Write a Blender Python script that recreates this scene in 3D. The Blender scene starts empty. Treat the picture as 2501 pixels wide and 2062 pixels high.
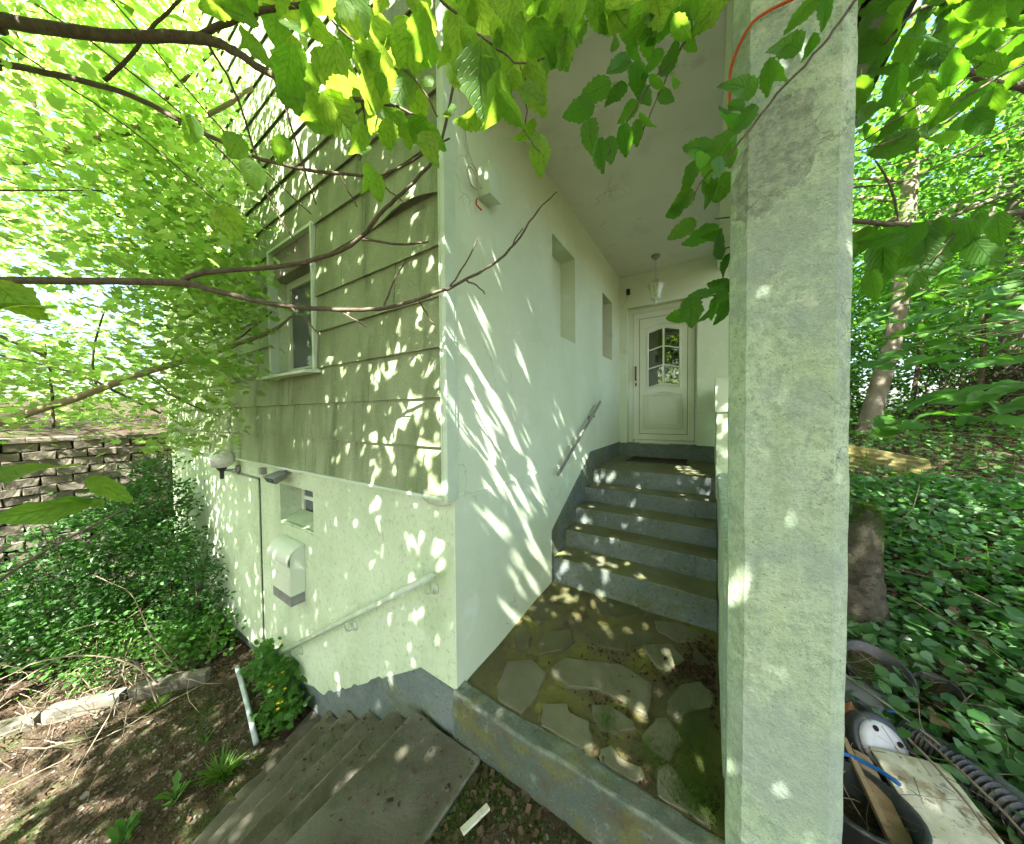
import bpy, bmesh, math, random
import numpy as np
from mathutils import Vector, Matrix, Quaternion

# ------------------------------------------------------------------ camera, sky, sun, exposure
scene = bpy.context.scene
COL = scene.collection
R = math.radians

cam_data = bpy.data.cameras.new('camera')
cam_data.sensor_width = 36.0
cam_data.lens = 10.909
cam_data.clip_start = 0.02
cam_data.clip_end = 600.0
cam = bpy.data.objects.new('camera', cam_data)
COL.objects.link(cam)
yaw, pitch, roll = R(32.76), R(-1.43), R(-0.44)
_f = Vector((-math.sin(yaw) * math.cos(pitch), math.cos(yaw) * math.cos(pitch), math.sin(pitch)))
_r0 = Vector((math.cos(yaw), math.sin(yaw), 0.0))
_u0 = _r0.cross(_f)
_r = _r0 * math.cos(roll) + _u0 * math.sin(roll)
_u = _u0 * math.cos(roll) - _r0 * math.sin(roll)
CAM = Vector((1.2518, -1.3157, 1.62))
cam.matrix_world = Matrix(((_r.x, _u.x, -_f.x, CAM.x), (_r.y, _u.y, -_f.y, CAM.y), (_r.z, _u.z, -_f.z, CAM.z), (0, 0, 0, 1)))
scene.camera = cam

SUN_DIR = Vector((-0.27, 0.87, -1.0)).normalized()          # the way the light travels
sun_elev = math.asin(-SUN_DIR.z)
sun_rot = math.atan2(-SUN_DIR.x, -SUN_DIR.y)
world = bpy.data.worlds.new('World')
scene.world = world
world.use_nodes = True
_n = world.node_tree.nodes
_n.clear()
sky = _n.new('ShaderNodeTexSky')
sky.sky_type = 'NISHITA'
sky.sun_disc = False
sky.sun_elevation = sun_elev
sky.sun_rotation = sun_rot
sky.air_density = 1.0
sky.dust_density = 2.5
sky.ozone_density = 1.0
bg = _n.new('ShaderNodeBackground')
bg.inputs['Strength'].default_value = 0.07
wo = _n.new('ShaderNodeOutputWorld')
world.node_tree.links.new(sky.outputs[0], bg.inputs[0])
world.node_tree.links.new(bg.outputs[0], wo.inputs[0])

sun_data = bpy.data.lights.new('sun', 'SUN')
sun_data.energy = 5.0
sun_data.angle = R(0.43)
sun_data.color = (1.0, 0.965, 0.91)
sun = bpy.data.objects.new('sun', sun_data)
COL.objects.link(sun)
sun.rotation_euler = SUN_DIR.to_track_quat('-Z', 'Y').to_euler()
sun.location = (0, -10, 12)

scene.view_settings.view_transform = 'Standard'
scene.view_settings.look = 'None'
scene.view_settings.exposure = 3.15
scene.view_settings.gamma = 1.0
scene.cycles.max_bounces = 6
scene.cycles.diffuse_bounces = 4
scene.cycles.glossy_bounces = 3
scene.cycles.transmission_bounces = 4
scene.cycles.transparent_max_bounces = 8
scene.cycles.sample_clamp_indirect = 6.0
scene.cycles.use_denoising = True
scene.cycles.use_adaptive_sampling = True
scene.cycles.adaptive_threshold = 0.025
scene.cycles.adaptive_min_samples = 16

rng = np.random.default_rng(11)
rnd = random.Random(5)

# ------------------------------------------------------------------ traced world coordinates
BRANCHES = [
 ('H', [(-2.016,-1.429,3.713,0.033),(-1.849,-1.347,3.671,0.0301),(-1.433,-1.179,3.518,0.0262),(-1.08,-1.038,3.399,0.0227),(-0.652,-0.886,3.268,0.0201),(-0.461,-0.826,3.161,0.0163),(-0.186,-0.775,2.937,0.0122),(0.043,-0.727,2.778,0.0088),(0.243,-0.684,2.685,0.0066),(0.37,-0.664,2.621,0.0047),(0.461,-0.643,2.56,0.003)]),
 ('H', [(-0.643,-0.88,3.268,0.0127),(-0.462,-0.823,3.273,0.0112),(-0.236,-0.75,3.244,0.0097),(0.069,-0.663,3.16,0.0072),(0.221,-0.626,3.118,0.006),(0.406,-0.568,3.073,0.0049)]),
 ('H', [(-2.276,-1.444,3.65,0.0178),(-2.08,-1.355,3.587,0.0162),(-1.683,-1.187,3.44,0.0142),(-1.287,-1.021,3.274,0.0124),(-1.03,-0.931,3.126,0.0119),(-0.694,-0.805,2.907,0.0091),(-0.399,-0.703,2.746,0.0076),(-0.064,-0.586,2.632,0.0061),(0.119,-0.529,2.588,0.0051),(0.258,-0.474,2.621,0.0042),(0.393,-0.41,2.688,0.003)]),
 ('H', [(-1.393,-1.063,3.358,0.0088),(-1.257,-0.996,3.447,0.0079),(-1.118,-0.94,3.557,0.0073),(-0.924,-0.872,3.635,0.0059),(-0.866,-0.831,3.728,0.0059)]),
 ('H', [(-2.67,-1.494,2.483,0.0244),(-2.419,-1.393,2.463,0.0223),(-1.718,-1.086,2.402,0.0195),(-1.131,-0.865,2.332,0.0168),(-0.89,-0.772,2.263,0.0138),(-0.598,-0.646,2.181,0.0121),(-0.261,-0.49,2.132,0.0101),(-0.02,-0.394,2.124,0.0086),(0.193,-0.291,2.183,0.0071),(0.392,-0.184,2.277,0.0057),(0.502,-0.11,2.392,0.0048),(0.584,-0.053,2.534,0.0037),(0.657,-0.004,2.621,0.0026)]),
 ('H', [(-1.131,-0.865,2.332,0.0129),(-0.995,-0.8,2.378,0.0128),(-0.518,-0.588,2.374,0.0109),(-0.204,-0.468,2.431,0.0093),(-0.015,-0.414,2.563,0.008),(0.112,-0.352,2.67,0.007),(0.219,-0.304,2.794,0.0065),(0.301,-0.279,3.064,0.0053),(0.332,-0.279,3.209,0.0042)]),
 ('H', [(-0.166,-0.454,2.459,0.006),(0.016,-0.362,2.419,0.0055),(0.139,-0.295,2.424,0.0041)]),
 ('h', [(-0.271,-0.496,2.132,0.0047),(-0.212,-0.459,2.089,0.0042),(-0.152,-0.422,2.049,0.0028)]),
 ('h', [(0.111,-0.333,2.154,0.0045),(0.149,-0.311,2.076,0.0036),(0.177,-0.294,2.035,0.0027)]),
 ('h', [(-0.048,-0.4,2.128,0.005),(-0.02,-0.379,2.224,0.0041),(0.029,-0.332,2.354,0.0028)]),
 ('h', [(0.24,-0.26,2.205,0.0045),(0.295,-0.222,2.305,0.0036),(0.351,-0.183,2.427,0.0027)]),
 ('h', [(0.312,-0.225,2.229,0.0044),(0.358,-0.196,2.2,0.0033),(0.381,-0.183,2.167,0.0027)]),
 ('h', [(0.483,-0.123,2.37,0.0035),(0.529,-0.091,2.458,0.0026)]),
 ('h', [(-0.493,-0.603,2.156,0.0043),(-0.401,-0.558,2.061,0.0033),(-0.339,-0.544,2.008,0.0026)]),
 ('h', [(-0.064,-0.586,2.632,0.0033),(-0.029,-0.566,2.546,0.0029),(-0.003,-0.551,2.495,0.0022)]),
 ('h', [(0.093,-0.534,2.596,0.0032),(0.16,-0.493,2.516,0.0028),(0.202,-0.455,2.483,0.0022)]),
 ('h', [(-0.186,-0.775,2.937,0.0041),(-0.161,-0.738,2.816,0.0038),(-0.156,-0.692,2.657,0.0036),(-0.148,-0.644,2.506,0.0029)]),
 ('h', [(-0.603,-0.867,3.251,0.0055),(-0.521,-0.796,3.061,0.0047),(-0.498,-0.74,2.84,0.0044),(-0.482,-0.677,2.61,0.0036),(-0.441,-0.596,2.455,0.0031)]),
 ('h', [(0.157,-0.791,2.96,0.0034),(0.237,-0.742,2.865,0.0034),(0.343,-0.677,2.754,0.0031),(0.452,-0.633,2.685,0.0028),(0.517,-0.595,2.561,0.0023)]),
 ('h', [(0.566,-0.626,2.85,0.0035),(0.633,-0.585,2.777,0.0032),(0.694,-0.548,2.719,0.0029),(0.767,-0.502,2.66,0.0026),(0.828,-0.463,2.674,0.002)]),
 ('h', [(0.767,-0.502,2.66,0.0023),(0.781,-0.484,2.57,0.0022),(0.771,-0.482,2.477,0.0019),(0.803,-0.45,2.426,0.0016)]),
 ('h', [(0.243,-0.684,2.685,0.0033),(0.27,-0.682,2.588,0.0028),(0.244,-0.689,2.483,0.002)]),
 ('h', [(-2.042,-1.351,3.698,0.0043),(-1.749,-1.17,3.455,0.004),(-1.366,-0.933,3.132,0.0037),(-1.027,-0.726,2.783,0.0032)]),
 ('h', [(-2.002,-1.258,3.977,0.0044),(-1.548,-1.036,3.613,0.0043),(-1.187,-0.814,3.264,0.004),(-0.871,-0.622,2.888,0.0035)]),
 ('h', [(-1.692,-0.997,4.04,0.0042),(-1.524,-0.896,3.813,0.0042),(-1.141,-0.665,3.274,0.0037),(-0.656,-0.428,2.758,0.003)]),
 ('M', [(-4.587,-1.555,3.931,0.05),(-4.165,-1.402,3.923,0.0461),(-3.51,-1.099,3.943,0.0402),(-2.923,-0.839,4.016,0.0346),(-2.581,-0.617,4.062,0.0285),(-2.342,-0.461,4.133,0.0204),(-2.001,-0.234,4.374,0.0143)]),
 ('M', [(-5.172,-1.648,1.463,0.0451),(-4.727,-1.477,1.582,0.0413),(-3.943,-1.084,1.803,0.0353),(-3.198,-0.717,2.042,0.0295),(-2.664,-0.368,2.219,0.0227),(-2.207,-0.068,2.419,0.0159),(-2.055,0.034,2.554,0.0091)]),
 ('M', [(-5.598,-1.582,4.872,0.0266),(-4.694,-1.149,3.891,0.0233),(-4.047,-0.866,3.417,0.0201),(-3.39,-0.572,3.065,0.0146),(-2.684,-0.249,2.638,0.0094)]),
 ('m', [(-2.684,-0.684,4.022,0.0163),(-2.634,-0.646,4.237,0.0147),(-2.481,-0.541,4.46,0.013),(-2.243,-0.38,4.702,0.009)]),
 ('m', [(-3.894,-1.303,5.384,0.0169),(-3.873,-1.301,5.003,0.0152),(-3.763,-1.245,4.495,0.0144),(-3.617,-1.167,3.986,0.0135),(-3.508,-1.105,3.71,0.0127),(-3.436,-1.061,3.625,0.0102)]),
 ('m', [(-3.666,-1.086,3.743,0.0114),(-3.239,-0.822,3.411,0.0097),(-2.831,-0.568,3.1,0.007)]),
 ('m', [(-4.54,-1.45,2.42,0.0141),(-4.064,-1.152,2.157,0.0122),(-3.23,-0.63,1.656,0.0094)]),
 ('m', [(-4.732,-1.46,2.252,0.0117),(-4.036,-1.018,2.051,0.0097)]),
 ('m', [(-4.099,-1.193,1.523,0.0103),(-4.122,-1.195,1.946,0.0094),(-4.184,-1.223,2.369,0.0075)]),
 ('m', [(-3.746,-0.955,1.895,0.0094),(-3.788,-0.972,2.225,0.0085),(-3.692,-0.898,2.647,0.0066)]),
 ('m', [(-3.198,-0.717,2.042,0.01),(-3.006,-0.599,1.836,0.0091),(-2.599,-0.462,1.672,0.0066)]),
 ('m', [(-2.664,-0.368,2.219,0.0091),(-2.309,-0.255,2.35,0.0079),(-1.97,-0.15,2.533,0.0059)]),
 ('R', [(1.92,0.355,3.351,0.0063),(1.763,0.186,3.042,0.0052),(1.642,0.043,2.87,0.0042),(1.567,-0.045,2.747,0.0038),(1.495,-0.13,2.61,0.0034),(1.393,-0.224,2.459,0.0031),(1.318,-0.276,2.35,0.0028),(1.276,-0.281,2.303,0.0026),(1.226,-0.278,2.273,0.0022),(1.196,-0.263,2.225,0.0017)]),
 ('R', [(2.873,1.843,2.767,0.0192),(2.683,1.66,2.709,0.0173),(2.239,1.191,2.56,0.0134),(1.999,0.952,2.51,0.0116),(1.756,0.699,2.486,0.0088),(1.488,0.468,2.483,0.0053),(1.31,0.328,2.457,0.0033),(1.257,0.282,2.445,0.0023)]),
 ('R', [(3.028,2.16,4.071,0.0328),(2.759,1.865,3.96,0.0282),(2.393,1.507,3.87,0.0186),(2.136,1.218,3.689,0.0088),(1.944,0.967,3.397,0.0059)]),
 ('R', [(3.688,3.423,4.281,0.0285),(3.35,3.085,4.22,0.0255),(2.994,2.736,4.175,0.0226),(2.738,2.453,4.197,0.018),(2.5,2.176,4.052,0.0103)]),
 ('R', [(2.053,0.692,3.81,0.0075),(1.597,0.328,3.416,0.0058),(1.236,0.029,3.186,0.0048),(1.18,-0.037,2.955,0.0041),(1.124,-0.077,2.82,0.0034),(1.069,-0.118,2.669,0.0027),(1.027,-0.148,2.551,0.0019)]),
 ('r', [(1.236,0.029,3.186,0.0034),(1.077,-0.076,3.119,0.0034),(0.924,-0.201,3.025,0.0027),(0.847,-0.277,2.917,0.002)]),
 ('r', [(1.152,-0.057,2.888,0.0029),(1.069,-0.126,2.76,0.0025),(1.002,-0.186,2.617,0.0022),(0.95,-0.235,2.493,0.0018)]),
 ('r', [(1.317,0.468,2.185,0.0036),(1.205,0.334,2.133,0.0033),(1.133,0.263,2.073,0.0024)]),
 ('r', [(1.332,0.424,2.373,0.0029),(1.258,0.351,2.331,0.0024)]),
 ('r', [(1.999,0.952,2.51,0.0046),(1.968,0.962,2.715,0.0047),(1.908,0.927,2.833,0.0033)]),
 ('r', [(2.307,1.247,2.573,0.0044),(2.168,1.081,2.384,0.0035),(2.059,0.984,2.282,0.0028)]),
 ('r', [(2.509,1.332,3.462,0.0056),(2.281,1.179,3.253,0.0047),(2.006,0.996,3.044,0.0038),(1.829,0.878,2.904,0.0028)]),
 ('r', [(2.644,1.537,3.434,0.0055),(2.336,1.273,3.21,0.0049),(2.026,1.006,2.95,0.004),(1.829,0.877,2.881,0.0026)]),
 ('r', [(2.056,1.866,3.211,0.0062),(2.361,2.063,3.243,0.0059),(2.649,2.253,3.395,0.0052),(3.14,2.578,3.701,0.0048)]),
]
LEAVES = [
 ('H',0.442,-0.73,2.692,0.365,-0.6,0.604,-0.376,0.163),
 ('H',0.496,-0.662,2.801,0.227,-0.572,0.663,-0.426,0.141),
 ('H',0.618,-0.608,2.79,0.131,-0.292,0.807,-0.497,0.126),
 ('H',0.692,-0.592,2.693,0.166,-0.343,0.817,-0.434,0.178),
 ('H',0.759,-0.595,2.565,0.157,-0.392,0.85,-0.316,0.14),
 ('H',0.795,-0.507,2.644,0.14,0.005,0.889,-0.437,0.131),
 ('H',0.819,-0.424,2.781,0.218,0.154,0.903,-0.338,0.103),
 ('H',0.793,-0.463,2.519,0.066,-0.623,0.767,-0.14,0.103),
 ('H',0.797,-0.433,2.496,0.385,-0.431,0.671,-0.465,0.104),
 ('H',0.376,-0.748,2.38,0.36,-0.471,0.687,-0.421,0.087),
 ('H',0.346,-0.711,2.393,0.291,-0.284,0.814,-0.415,0.085),
 ('H',-0.176,-1.01,2.601,0.418,-0.422,0.608,-0.527,0.1),
 ('H',0.003,-0.933,2.501,0.206,-0.593,0.516,-0.583,0.082),
 ('H',0.069,-0.932,2.4,0.496,-0.438,0.53,-0.53,0.093),
 ('H',0.22,-0.904,2.421,0.315,-0.562,0.661,-0.385,0.076),
 ('H',-0.065,-0.977,2.283,0.397,-0.148,0.796,-0.432,0.099),
 ('H',0.57,-0.688,2.759,0.156,0.312,-0.913,0.213,0.131),
 ('H',0.302,-0.801,2.723,0.147,-0.336,0.782,-0.504,0.127),
 ('H',0.234,-0.864,2.797,0.139,0.142,0.964,-0.174,0.105),
 ('H',0.373,-0.81,2.786,0.392,-0.236,0.747,-0.482,0.088),
 ('H',0.748,-0.541,2.75,0.1,-0.32,0.874,-0.352,0.105),
 ('H',0.408,-0.781,2.456,0.222,-0.504,0.711,-0.438,0.089),
 ('H',0.489,-0.761,2.444,0.25,-0.399,0.865,-0.172,0.082),
 ('H',0.531,-0.65,2.471,0.303,-0.284,0.642,-0.644,0.092),
 ('H',0.243,-0.829,2.593,0.322,-0.594,0.639,-0.368,0.093),
 ('H',0.938,-0.438,2.834,0.217,-0.535,0.73,-0.366,0.102),
 ('H',1.07,-0.274,2.873,0.101,-0.816,0.563,-0.083,0.128),
 ('H',0.861,-0.473,2.834,0.171,-0.428,0.882,-0.099,0.092),
 ('H',0.295,-0.572,2.984,0.037,0.903,-0.428,-0.021,0.157),
 ('H',0.463,-0.733,2.854,0.464,-0.743,0.424,-0.23,0.074),
 ('H',0.886,-0.432,2.74,0.041,-0.265,0.886,-0.379,0.074),
 ('H',-0.036,-0.797,2.813,0.366,-0.053,0.791,-0.487,0.142),
 ('H',0.184,-0.654,2.689,0.455,0.097,0.878,-0.115,0.106),
 ('H',0.443,-0.734,2.614,0.141,-0.618,0.716,-0.292,0.056),
 ('H',0.331,-0.569,2.646,0.371,-0.392,0.605,-0.586,0.085),
 ('H',0.464,-0.568,2.745,0.003,-0.352,0.523,-0.777,0.062),
 ('H',0.121,-0.766,2.86,0.279,-0.178,0.854,-0.402,0.115),
 ('H',0.201,-0.702,2.986,0.213,0.2,-0.823,0.488,0.112),
 ('H',0.519,-0.552,2.774,0.293,0.122,0.804,-0.504,0.12),
 ('H',0.776,-0.37,2.917,0.355,0.22,0.812,-0.407,0.144),
 ('H',0.217,-0.852,2.782,0.425,-0.743,-0.351,0.379,0.105),
 ('H',0.312,-0.58,2.925,0.249,-0.542,0.782,-0.183,0.149),
 ('H',0.149,-0.746,2.911,0.297,-0.204,0.933,-0.019,0.066),
 ('H',0.272,-0.744,2.973,0.367,-0.165,0.742,-0.536,0.136),
 ('H',0.603,-0.623,2.535,0.525,-0.842,0.123,-0.004,0.058),
 ('H',0.375,-0.665,2.836,0.224,0.209,0.951,-0.039,0.142),
 ('H',0.282,-0.87,2.789,0.254,-0.475,0.801,-0.263,0.068),
 ('H',0.216,-0.672,3.134,0.346,-0.688,0.571,-0.285,0.114),
 ('H',0.709,-0.472,2.79,0.176,0.096,0.953,-0.226,0.132),
 ('H',0.667,-0.474,2.659,0.051,-0.541,0.479,-0.689,0.088),
 ('H',0.389,-0.754,2.692,0.404,-0.619,0.569,-0.36,0.09),
 ('H',0.457,-0.751,2.646,0.191,0.856,-0.456,0.151,0.081),
 ('H',0.26,-0.884,2.668,0.221,-0.329,0.836,-0.38,0.055),
 ('H',0.221,-0.567,3.014,0.401,0.123,0.668,-0.615,0.083),
 ('H',0.346,-0.573,2.642,0.133,0.379,0.884,-0.241,0.142),
 ('H',0.396,-0.588,3.144,0.073,0.091,-0.969,0.217,0.135),
 ('H',0.732,-0.587,2.736,0.003,0.123,-0.981,0.148,0.074),
 ('H',0.4,-0.577,2.752,0.148,-0.259,0.835,-0.462,0.121),
 ('H',0.585,-0.664,2.858,0.026,-0.186,-0.949,0.254,0.074),
 ('H',0.346,-0.528,3.124,0.375,-0.43,0.631,-0.525,0.086),
 ('H',0.352,-0.781,2.604,0.089,-0.8,0.552,-0.218,0.095),
 ('H',0.669,-0.352,3.121,0.234,0.043,0.934,-0.267,0.135),
 ('H',0.327,-0.753,2.467,0.329,-0.031,0.654,-0.681,0.078),
 ('H',0.577,-0.441,3.098,0.223,0.166,0.869,-0.409,0.105),
 ('H',0.839,-0.382,2.956,0.327,-0.4,0.813,-0.268,0.089),
 ('H',0.592,-0.606,2.706,0.288,-0.843,0.419,-0.174,0.068),
 ('H',0.254,-0.786,2.93,0.136,-0.318,0.838,-0.422,0.065),
 ('H',0.779,-0.43,2.843,0.036,0.232,0.576,-0.783,0.077),
 ('H',0.877,-0.514,2.834,0.173,0.51,-0.807,0.242,0.106),
 ('H',0.615,-0.493,2.609,0.163,-0.693,0.47,-0.522,0.107),
 ('H',0.631,-0.614,2.737,0.017,-0.211,-0.94,0.267,0.074),
 ('H',0.826,-0.46,2.694,0.232,-0.346,0.8,-0.432,0.076),
 ('H',0.575,-0.481,3.014,0.196,-0.145,0.965,-0.096,0.134),
 ('H',0.279,-0.829,2.572,0.248,-0.074,0.925,-0.278,0.134),
 ('H',0.153,-0.848,2.767,0.29,-0.591,0.653,-0.375,0.135),
 ('H',-0.04,-0.789,3.162,0.009,0.414,-0.779,0.471,0.092),
 ('H',0.903,-0.404,2.884,0.383,0.694,-0.549,0.263,0.094),
 ('H',0.767,-0.505,2.905,0.117,-0.425,0.73,-0.522,0.115),
 ('H',0.648,-0.564,2.69,0.039,0.338,0.926,-0.162,0.089),
 ('H',0.419,-0.573,3.008,0.164,-0.214,0.948,-0.172,0.126),
 ('H',0.767,-0.555,2.594,0.276,-0.052,0.908,-0.312,0.061),
 ('H',0.446,-0.642,2.706,0.114,0.406,-0.676,0.604,0.115),
 ('H',0.528,-0.501,3.096,0.139,-0.067,0.899,-0.409,0.135),
 ('H',0.12,-0.798,2.787,0.172,-0.423,0.835,-0.308,0.095),
 ('H',0.626,-0.351,3.063,0.358,-0.066,0.856,-0.367,0.124),
 ('H',0.533,-0.496,2.98,0.367,-0.727,0.492,-0.309,0.105),
 ('H',0.755,-0.601,2.507,0.012,-0.125,-0.961,0.248,0.116),
 ('H',0.167,-0.646,2.814,0.148,-0.55,0.72,-0.398,0.089),
 ('H',0.787,-0.493,2.775,0.005,0.177,0.94,-0.293,0.129),
 ('H',0.321,-0.825,2.89,0.171,-0.685,0.656,-0.266,0.126),
 ('H',0.786,-0.534,2.554,0.473,0.168,0.725,-0.472,0.084),
 ('H',0.232,-0.765,2.813,0.165,-0.16,0.884,-0.407,0.126),
 ('H',0.252,-0.601,2.734,0.259,0.208,0.853,-0.401,0.108),
 ('H',0.025,-0.763,2.67,0.347,0.216,0.909,0.082,0.117),
 ('H',-0.366,-0.81,3.168,0.696,-0.074,0.705,-0.115,0.117),
 ('H',-0.212,-0.822,3.23,0.146,-0.784,0.512,-0.319,0.097),
 ('H',-0.232,-0.802,3.145,0.197,-0.587,0.233,-0.75,0.119),
 ('H',-0.128,-0.692,3.089,0.364,-0.872,0.268,-0.188,0.112),
 ('H',-0.311,-0.74,3.397,0.001,0.551,-0.71,0.439,0.105),
 ('H',-0.336,-0.693,3.368,0.461,-0.551,0.461,-0.521,0.145),
 ('H',-0.288,-0.867,3.198,0.277,-0.858,0.367,-0.229,0.121),
 ('H',-0.029,-0.732,2.884,0.127,0.887,-0.441,0.051,0.115),
 ('H',-0.192,-0.706,3.409,0.484,-0.195,0.761,-0.386,0.123),
 ('H',0.016,-0.766,3.023,0.094,-0.097,-0.774,0.619,0.09),
 ('H',-0.15,-0.711,3.021,0.589,0.144,0.743,-0.284,0.097),
 ('H',-0.253,-0.764,3.352,0.287,-0.152,0.946,-0.004,0.149),
 ('H',-0.244,-0.841,3.085,0.518,-0.605,0.46,-0.394,0.074),
 ('H',-0.146,-0.644,3.309,0.045,0.733,-0.623,0.269,0.096),
 ('H',0.964,-0.348,2.891,0.115,-0.305,-0.878,0.351,0.124),
 ('H',0.966,-0.263,3.074,0.012,-0.052,-0.957,0.287,0.123),
 ('H',1.144,-0.185,2.878,0.049,-0.231,-0.944,0.23,0.098),
 ('H',0.879,-0.215,3.071,0.141,-0.831,0.507,-0.183,0.105),
 ('H',1.182,-0.095,3.028,0.06,0.574,-0.754,0.315,0.089),
 ('H',0.942,-0.332,2.902,0.002,-0.019,0.78,-0.626,0.089),
 ('H',1.303,-0.062,3.027,0.255,0.282,-0.837,0.393,0.099),
 ('H',0.878,-0.276,3.074,0.32,0.052,0.897,-0.301,0.116),
 ('H',1.052,-0.126,3.018,0.042,-0.23,-0.867,0.44,0.095),
 ('H',0.796,-0.331,2.907,0.08,0.475,0.873,0.068,0.121),
 ('H',1.275,-0.102,2.918,0.097,-0.71,0.654,-0.242,0.095),
 ('H',1.175,-0.134,2.999,0.11,0.213,0.968,-0.078,0.109),
 ('H',1.087,-0.263,2.935,0.082,0.094,0.957,-0.262,0.121),
 ('H',1.094,-0.232,3.003,0.083,0.346,-0.923,0.143,0.099),
 ('H',0.892,-0.349,3.007,0.241,-0.479,0.683,-0.497,0.093),
 ('H',0.983,-0.192,2.893,0.005,-0.825,-0.551,0.122,0.108),
 ('R',0.993,-0.256,2.807,0.702,0.579,-0.413,-0.031,0.105),
 ('R',1.056,-0.137,3.0,0.002,0.071,-0.929,0.363,0.13),
 ('R',1.014,-0.184,2.89,0.056,0.004,-0.917,0.394,0.076),
 ('R',1.145,-0.071,3.002,0.217,-0.713,0.603,-0.283,0.119),
 ('R',1.023,-0.206,2.78,0.202,0.476,-0.426,0.742,0.096),
 ('R',0.944,-0.164,2.795,0.067,0.748,-0.506,0.424,0.122),
 ('R',0.905,-0.231,2.682,0.296,0.732,-0.514,0.335,0.111),
 ('R',1.006,-0.193,2.728,0.122,0.719,-0.652,0.209,0.084),
 ('R',1.042,-0.219,2.763,0.238,0.106,-0.963,0.067,0.099),
 ('R',0.897,-0.256,2.63,0.018,-0.133,0.778,-0.614,0.118),
 ('R',1.009,-0.265,2.551,0.036,0.041,-0.946,0.319,0.097),
 ('R',0.931,-0.268,2.536,0.016,-0.007,-0.802,0.597,0.098),
 ('R',0.957,-0.24,2.55,0.038,-0.028,0.792,-0.608,0.082),
 ('R',1.039,-0.14,2.759,0.12,0.033,0.828,-0.547,0.076),
 ('R',1.069,-0.171,2.743,0.256,-0.542,-0.715,0.361,0.072),
 ('R',1.151,-0.048,2.781,0.534,0.558,-0.616,-0.157,0.087),
 ('R',1.091,-0.088,2.8,0.569,0.729,0.308,-0.224,0.1),
 ('R',1.04,-0.173,2.639,0.213,-0.352,-0.868,0.279,0.075),
 ('R',1.028,-0.119,2.712,0.013,-0.762,0.568,-0.311,0.087),
 ('R',1.114,-0.161,2.799,0.125,-0.764,0.596,-0.211,0.089),
 ('R',1.131,-0.137,2.939,0.088,0.277,0.912,-0.291,0.089),
 ('R',1.156,-0.041,2.946,0.198,0.26,0.901,-0.286,0.078),
 ('R',1.079,-0.065,2.771,0.238,0.36,0.841,-0.325,0.07),
 ('R',1.035,-0.204,2.594,0.145,-0.092,0.894,-0.413,0.074),
 ('R',1.451,-0.144,2.613,0.507,0.759,-0.408,-0.0,0.094),
 ('R',1.479,-0.138,2.65,0.095,-0.206,0.922,-0.312,0.057),
 ('R',1.344,-0.226,2.482,0.301,0.895,-0.262,0.2,0.094),
 ('R',1.383,-0.166,2.615,0.097,-0.037,-0.862,0.496,0.084),
 ('R',1.391,-0.134,2.632,0.232,-0.365,-0.823,0.37,0.073),
 ('R',1.339,-0.181,2.466,0.111,0.811,-0.552,-0.157,0.095),
 ('R',1.347,-0.221,2.461,0.025,-0.442,0.706,-0.553,0.078),
 ('R',1.319,-0.249,2.436,0.652,0.648,-0.264,0.291,0.053),
 ('R',1.298,-0.239,2.394,0.615,0.432,-0.567,0.336,0.07),
 ('R',1.251,-0.253,2.364,0.363,0.743,-0.456,0.329,0.083),
 ('R',1.253,-0.271,2.359,0.115,-0.282,0.855,-0.419,0.083),
 ('R',1.304,-0.261,2.369,0.197,-0.64,0.581,-0.463,0.06),
 ('R',1.268,-0.299,2.306,0.1,-0.296,0.697,-0.646,0.059),
 ('R',1.279,-0.261,2.366,0.058,-0.174,-0.891,0.415,0.068),
 ('R',1.21,-0.28,2.338,0.193,-0.664,-0.376,0.617,0.073),
 ('R',1.181,0.276,2.72,0.13,0.045,-0.763,0.632,0.129),
 ('R',1.292,0.362,2.679,0.217,-0.025,-0.656,0.723,0.151),
 ('R',1.216,0.299,2.636,0.244,-0.17,0.694,-0.655,0.127),
 ('R',1.18,0.226,2.564,0.13,0.484,-0.697,0.513,0.115),
 ('R',1.142,0.254,2.513,0.221,0.669,-0.474,0.528,0.085),
 ('R',1.194,0.171,2.399,0.078,0.644,-0.52,0.556,0.119),
 ('R',1.273,0.324,2.435,0.489,0.309,-0.605,0.547,0.153),
 ('R',1.276,0.195,2.231,0.339,0.85,-0.172,-0.364,0.114),
 ('R',1.285,0.251,2.378,0.106,0.705,-0.669,0.209,0.092),
 ('R',1.306,0.198,2.25,0.347,-0.114,-0.622,0.692,0.087),
 ('R',1.257,0.101,2.071,0.574,0.528,-0.446,0.439,0.094),
 ('R',1.313,0.399,2.157,0.23,0.344,-0.459,0.786,0.131),
 ('R',1.184,0.074,2.071,0.2,-0.043,-0.888,0.413,0.126),
 ('R',1.167,0.276,2.06,0.163,0.673,-0.375,0.617,0.117),
 ('R',1.263,0.303,2.098,0.128,-0.434,0.808,-0.377,0.13),
 ('R',1.307,0.201,2.07,0.163,-0.016,-0.519,0.839,0.115),
 ('R',1.321,0.21,2.113,0.529,0.616,-0.419,0.407,0.098),
 ('R',1.484,-0.161,2.719,0.118,0.481,-0.758,0.423,0.079),
 ('R',1.504,-0.112,2.756,0.213,-0.281,-0.66,0.663,0.08),
 ('R',2.322,1.621,3.648,0.334,0.186,-0.789,0.481,0.132),
 ('R',2.375,1.411,3.818,0.229,-0.583,-0.549,0.553,0.13),
 ('R',2.335,1.07,3.316,0.131,-0.492,-0.855,0.101,0.099),
 ('R',2.629,1.411,3.456,0.291,0.46,-0.735,0.404,0.142),
 ('R',2.047,1.15,3.262,0.298,0.384,-0.553,0.677,0.12),
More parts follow.
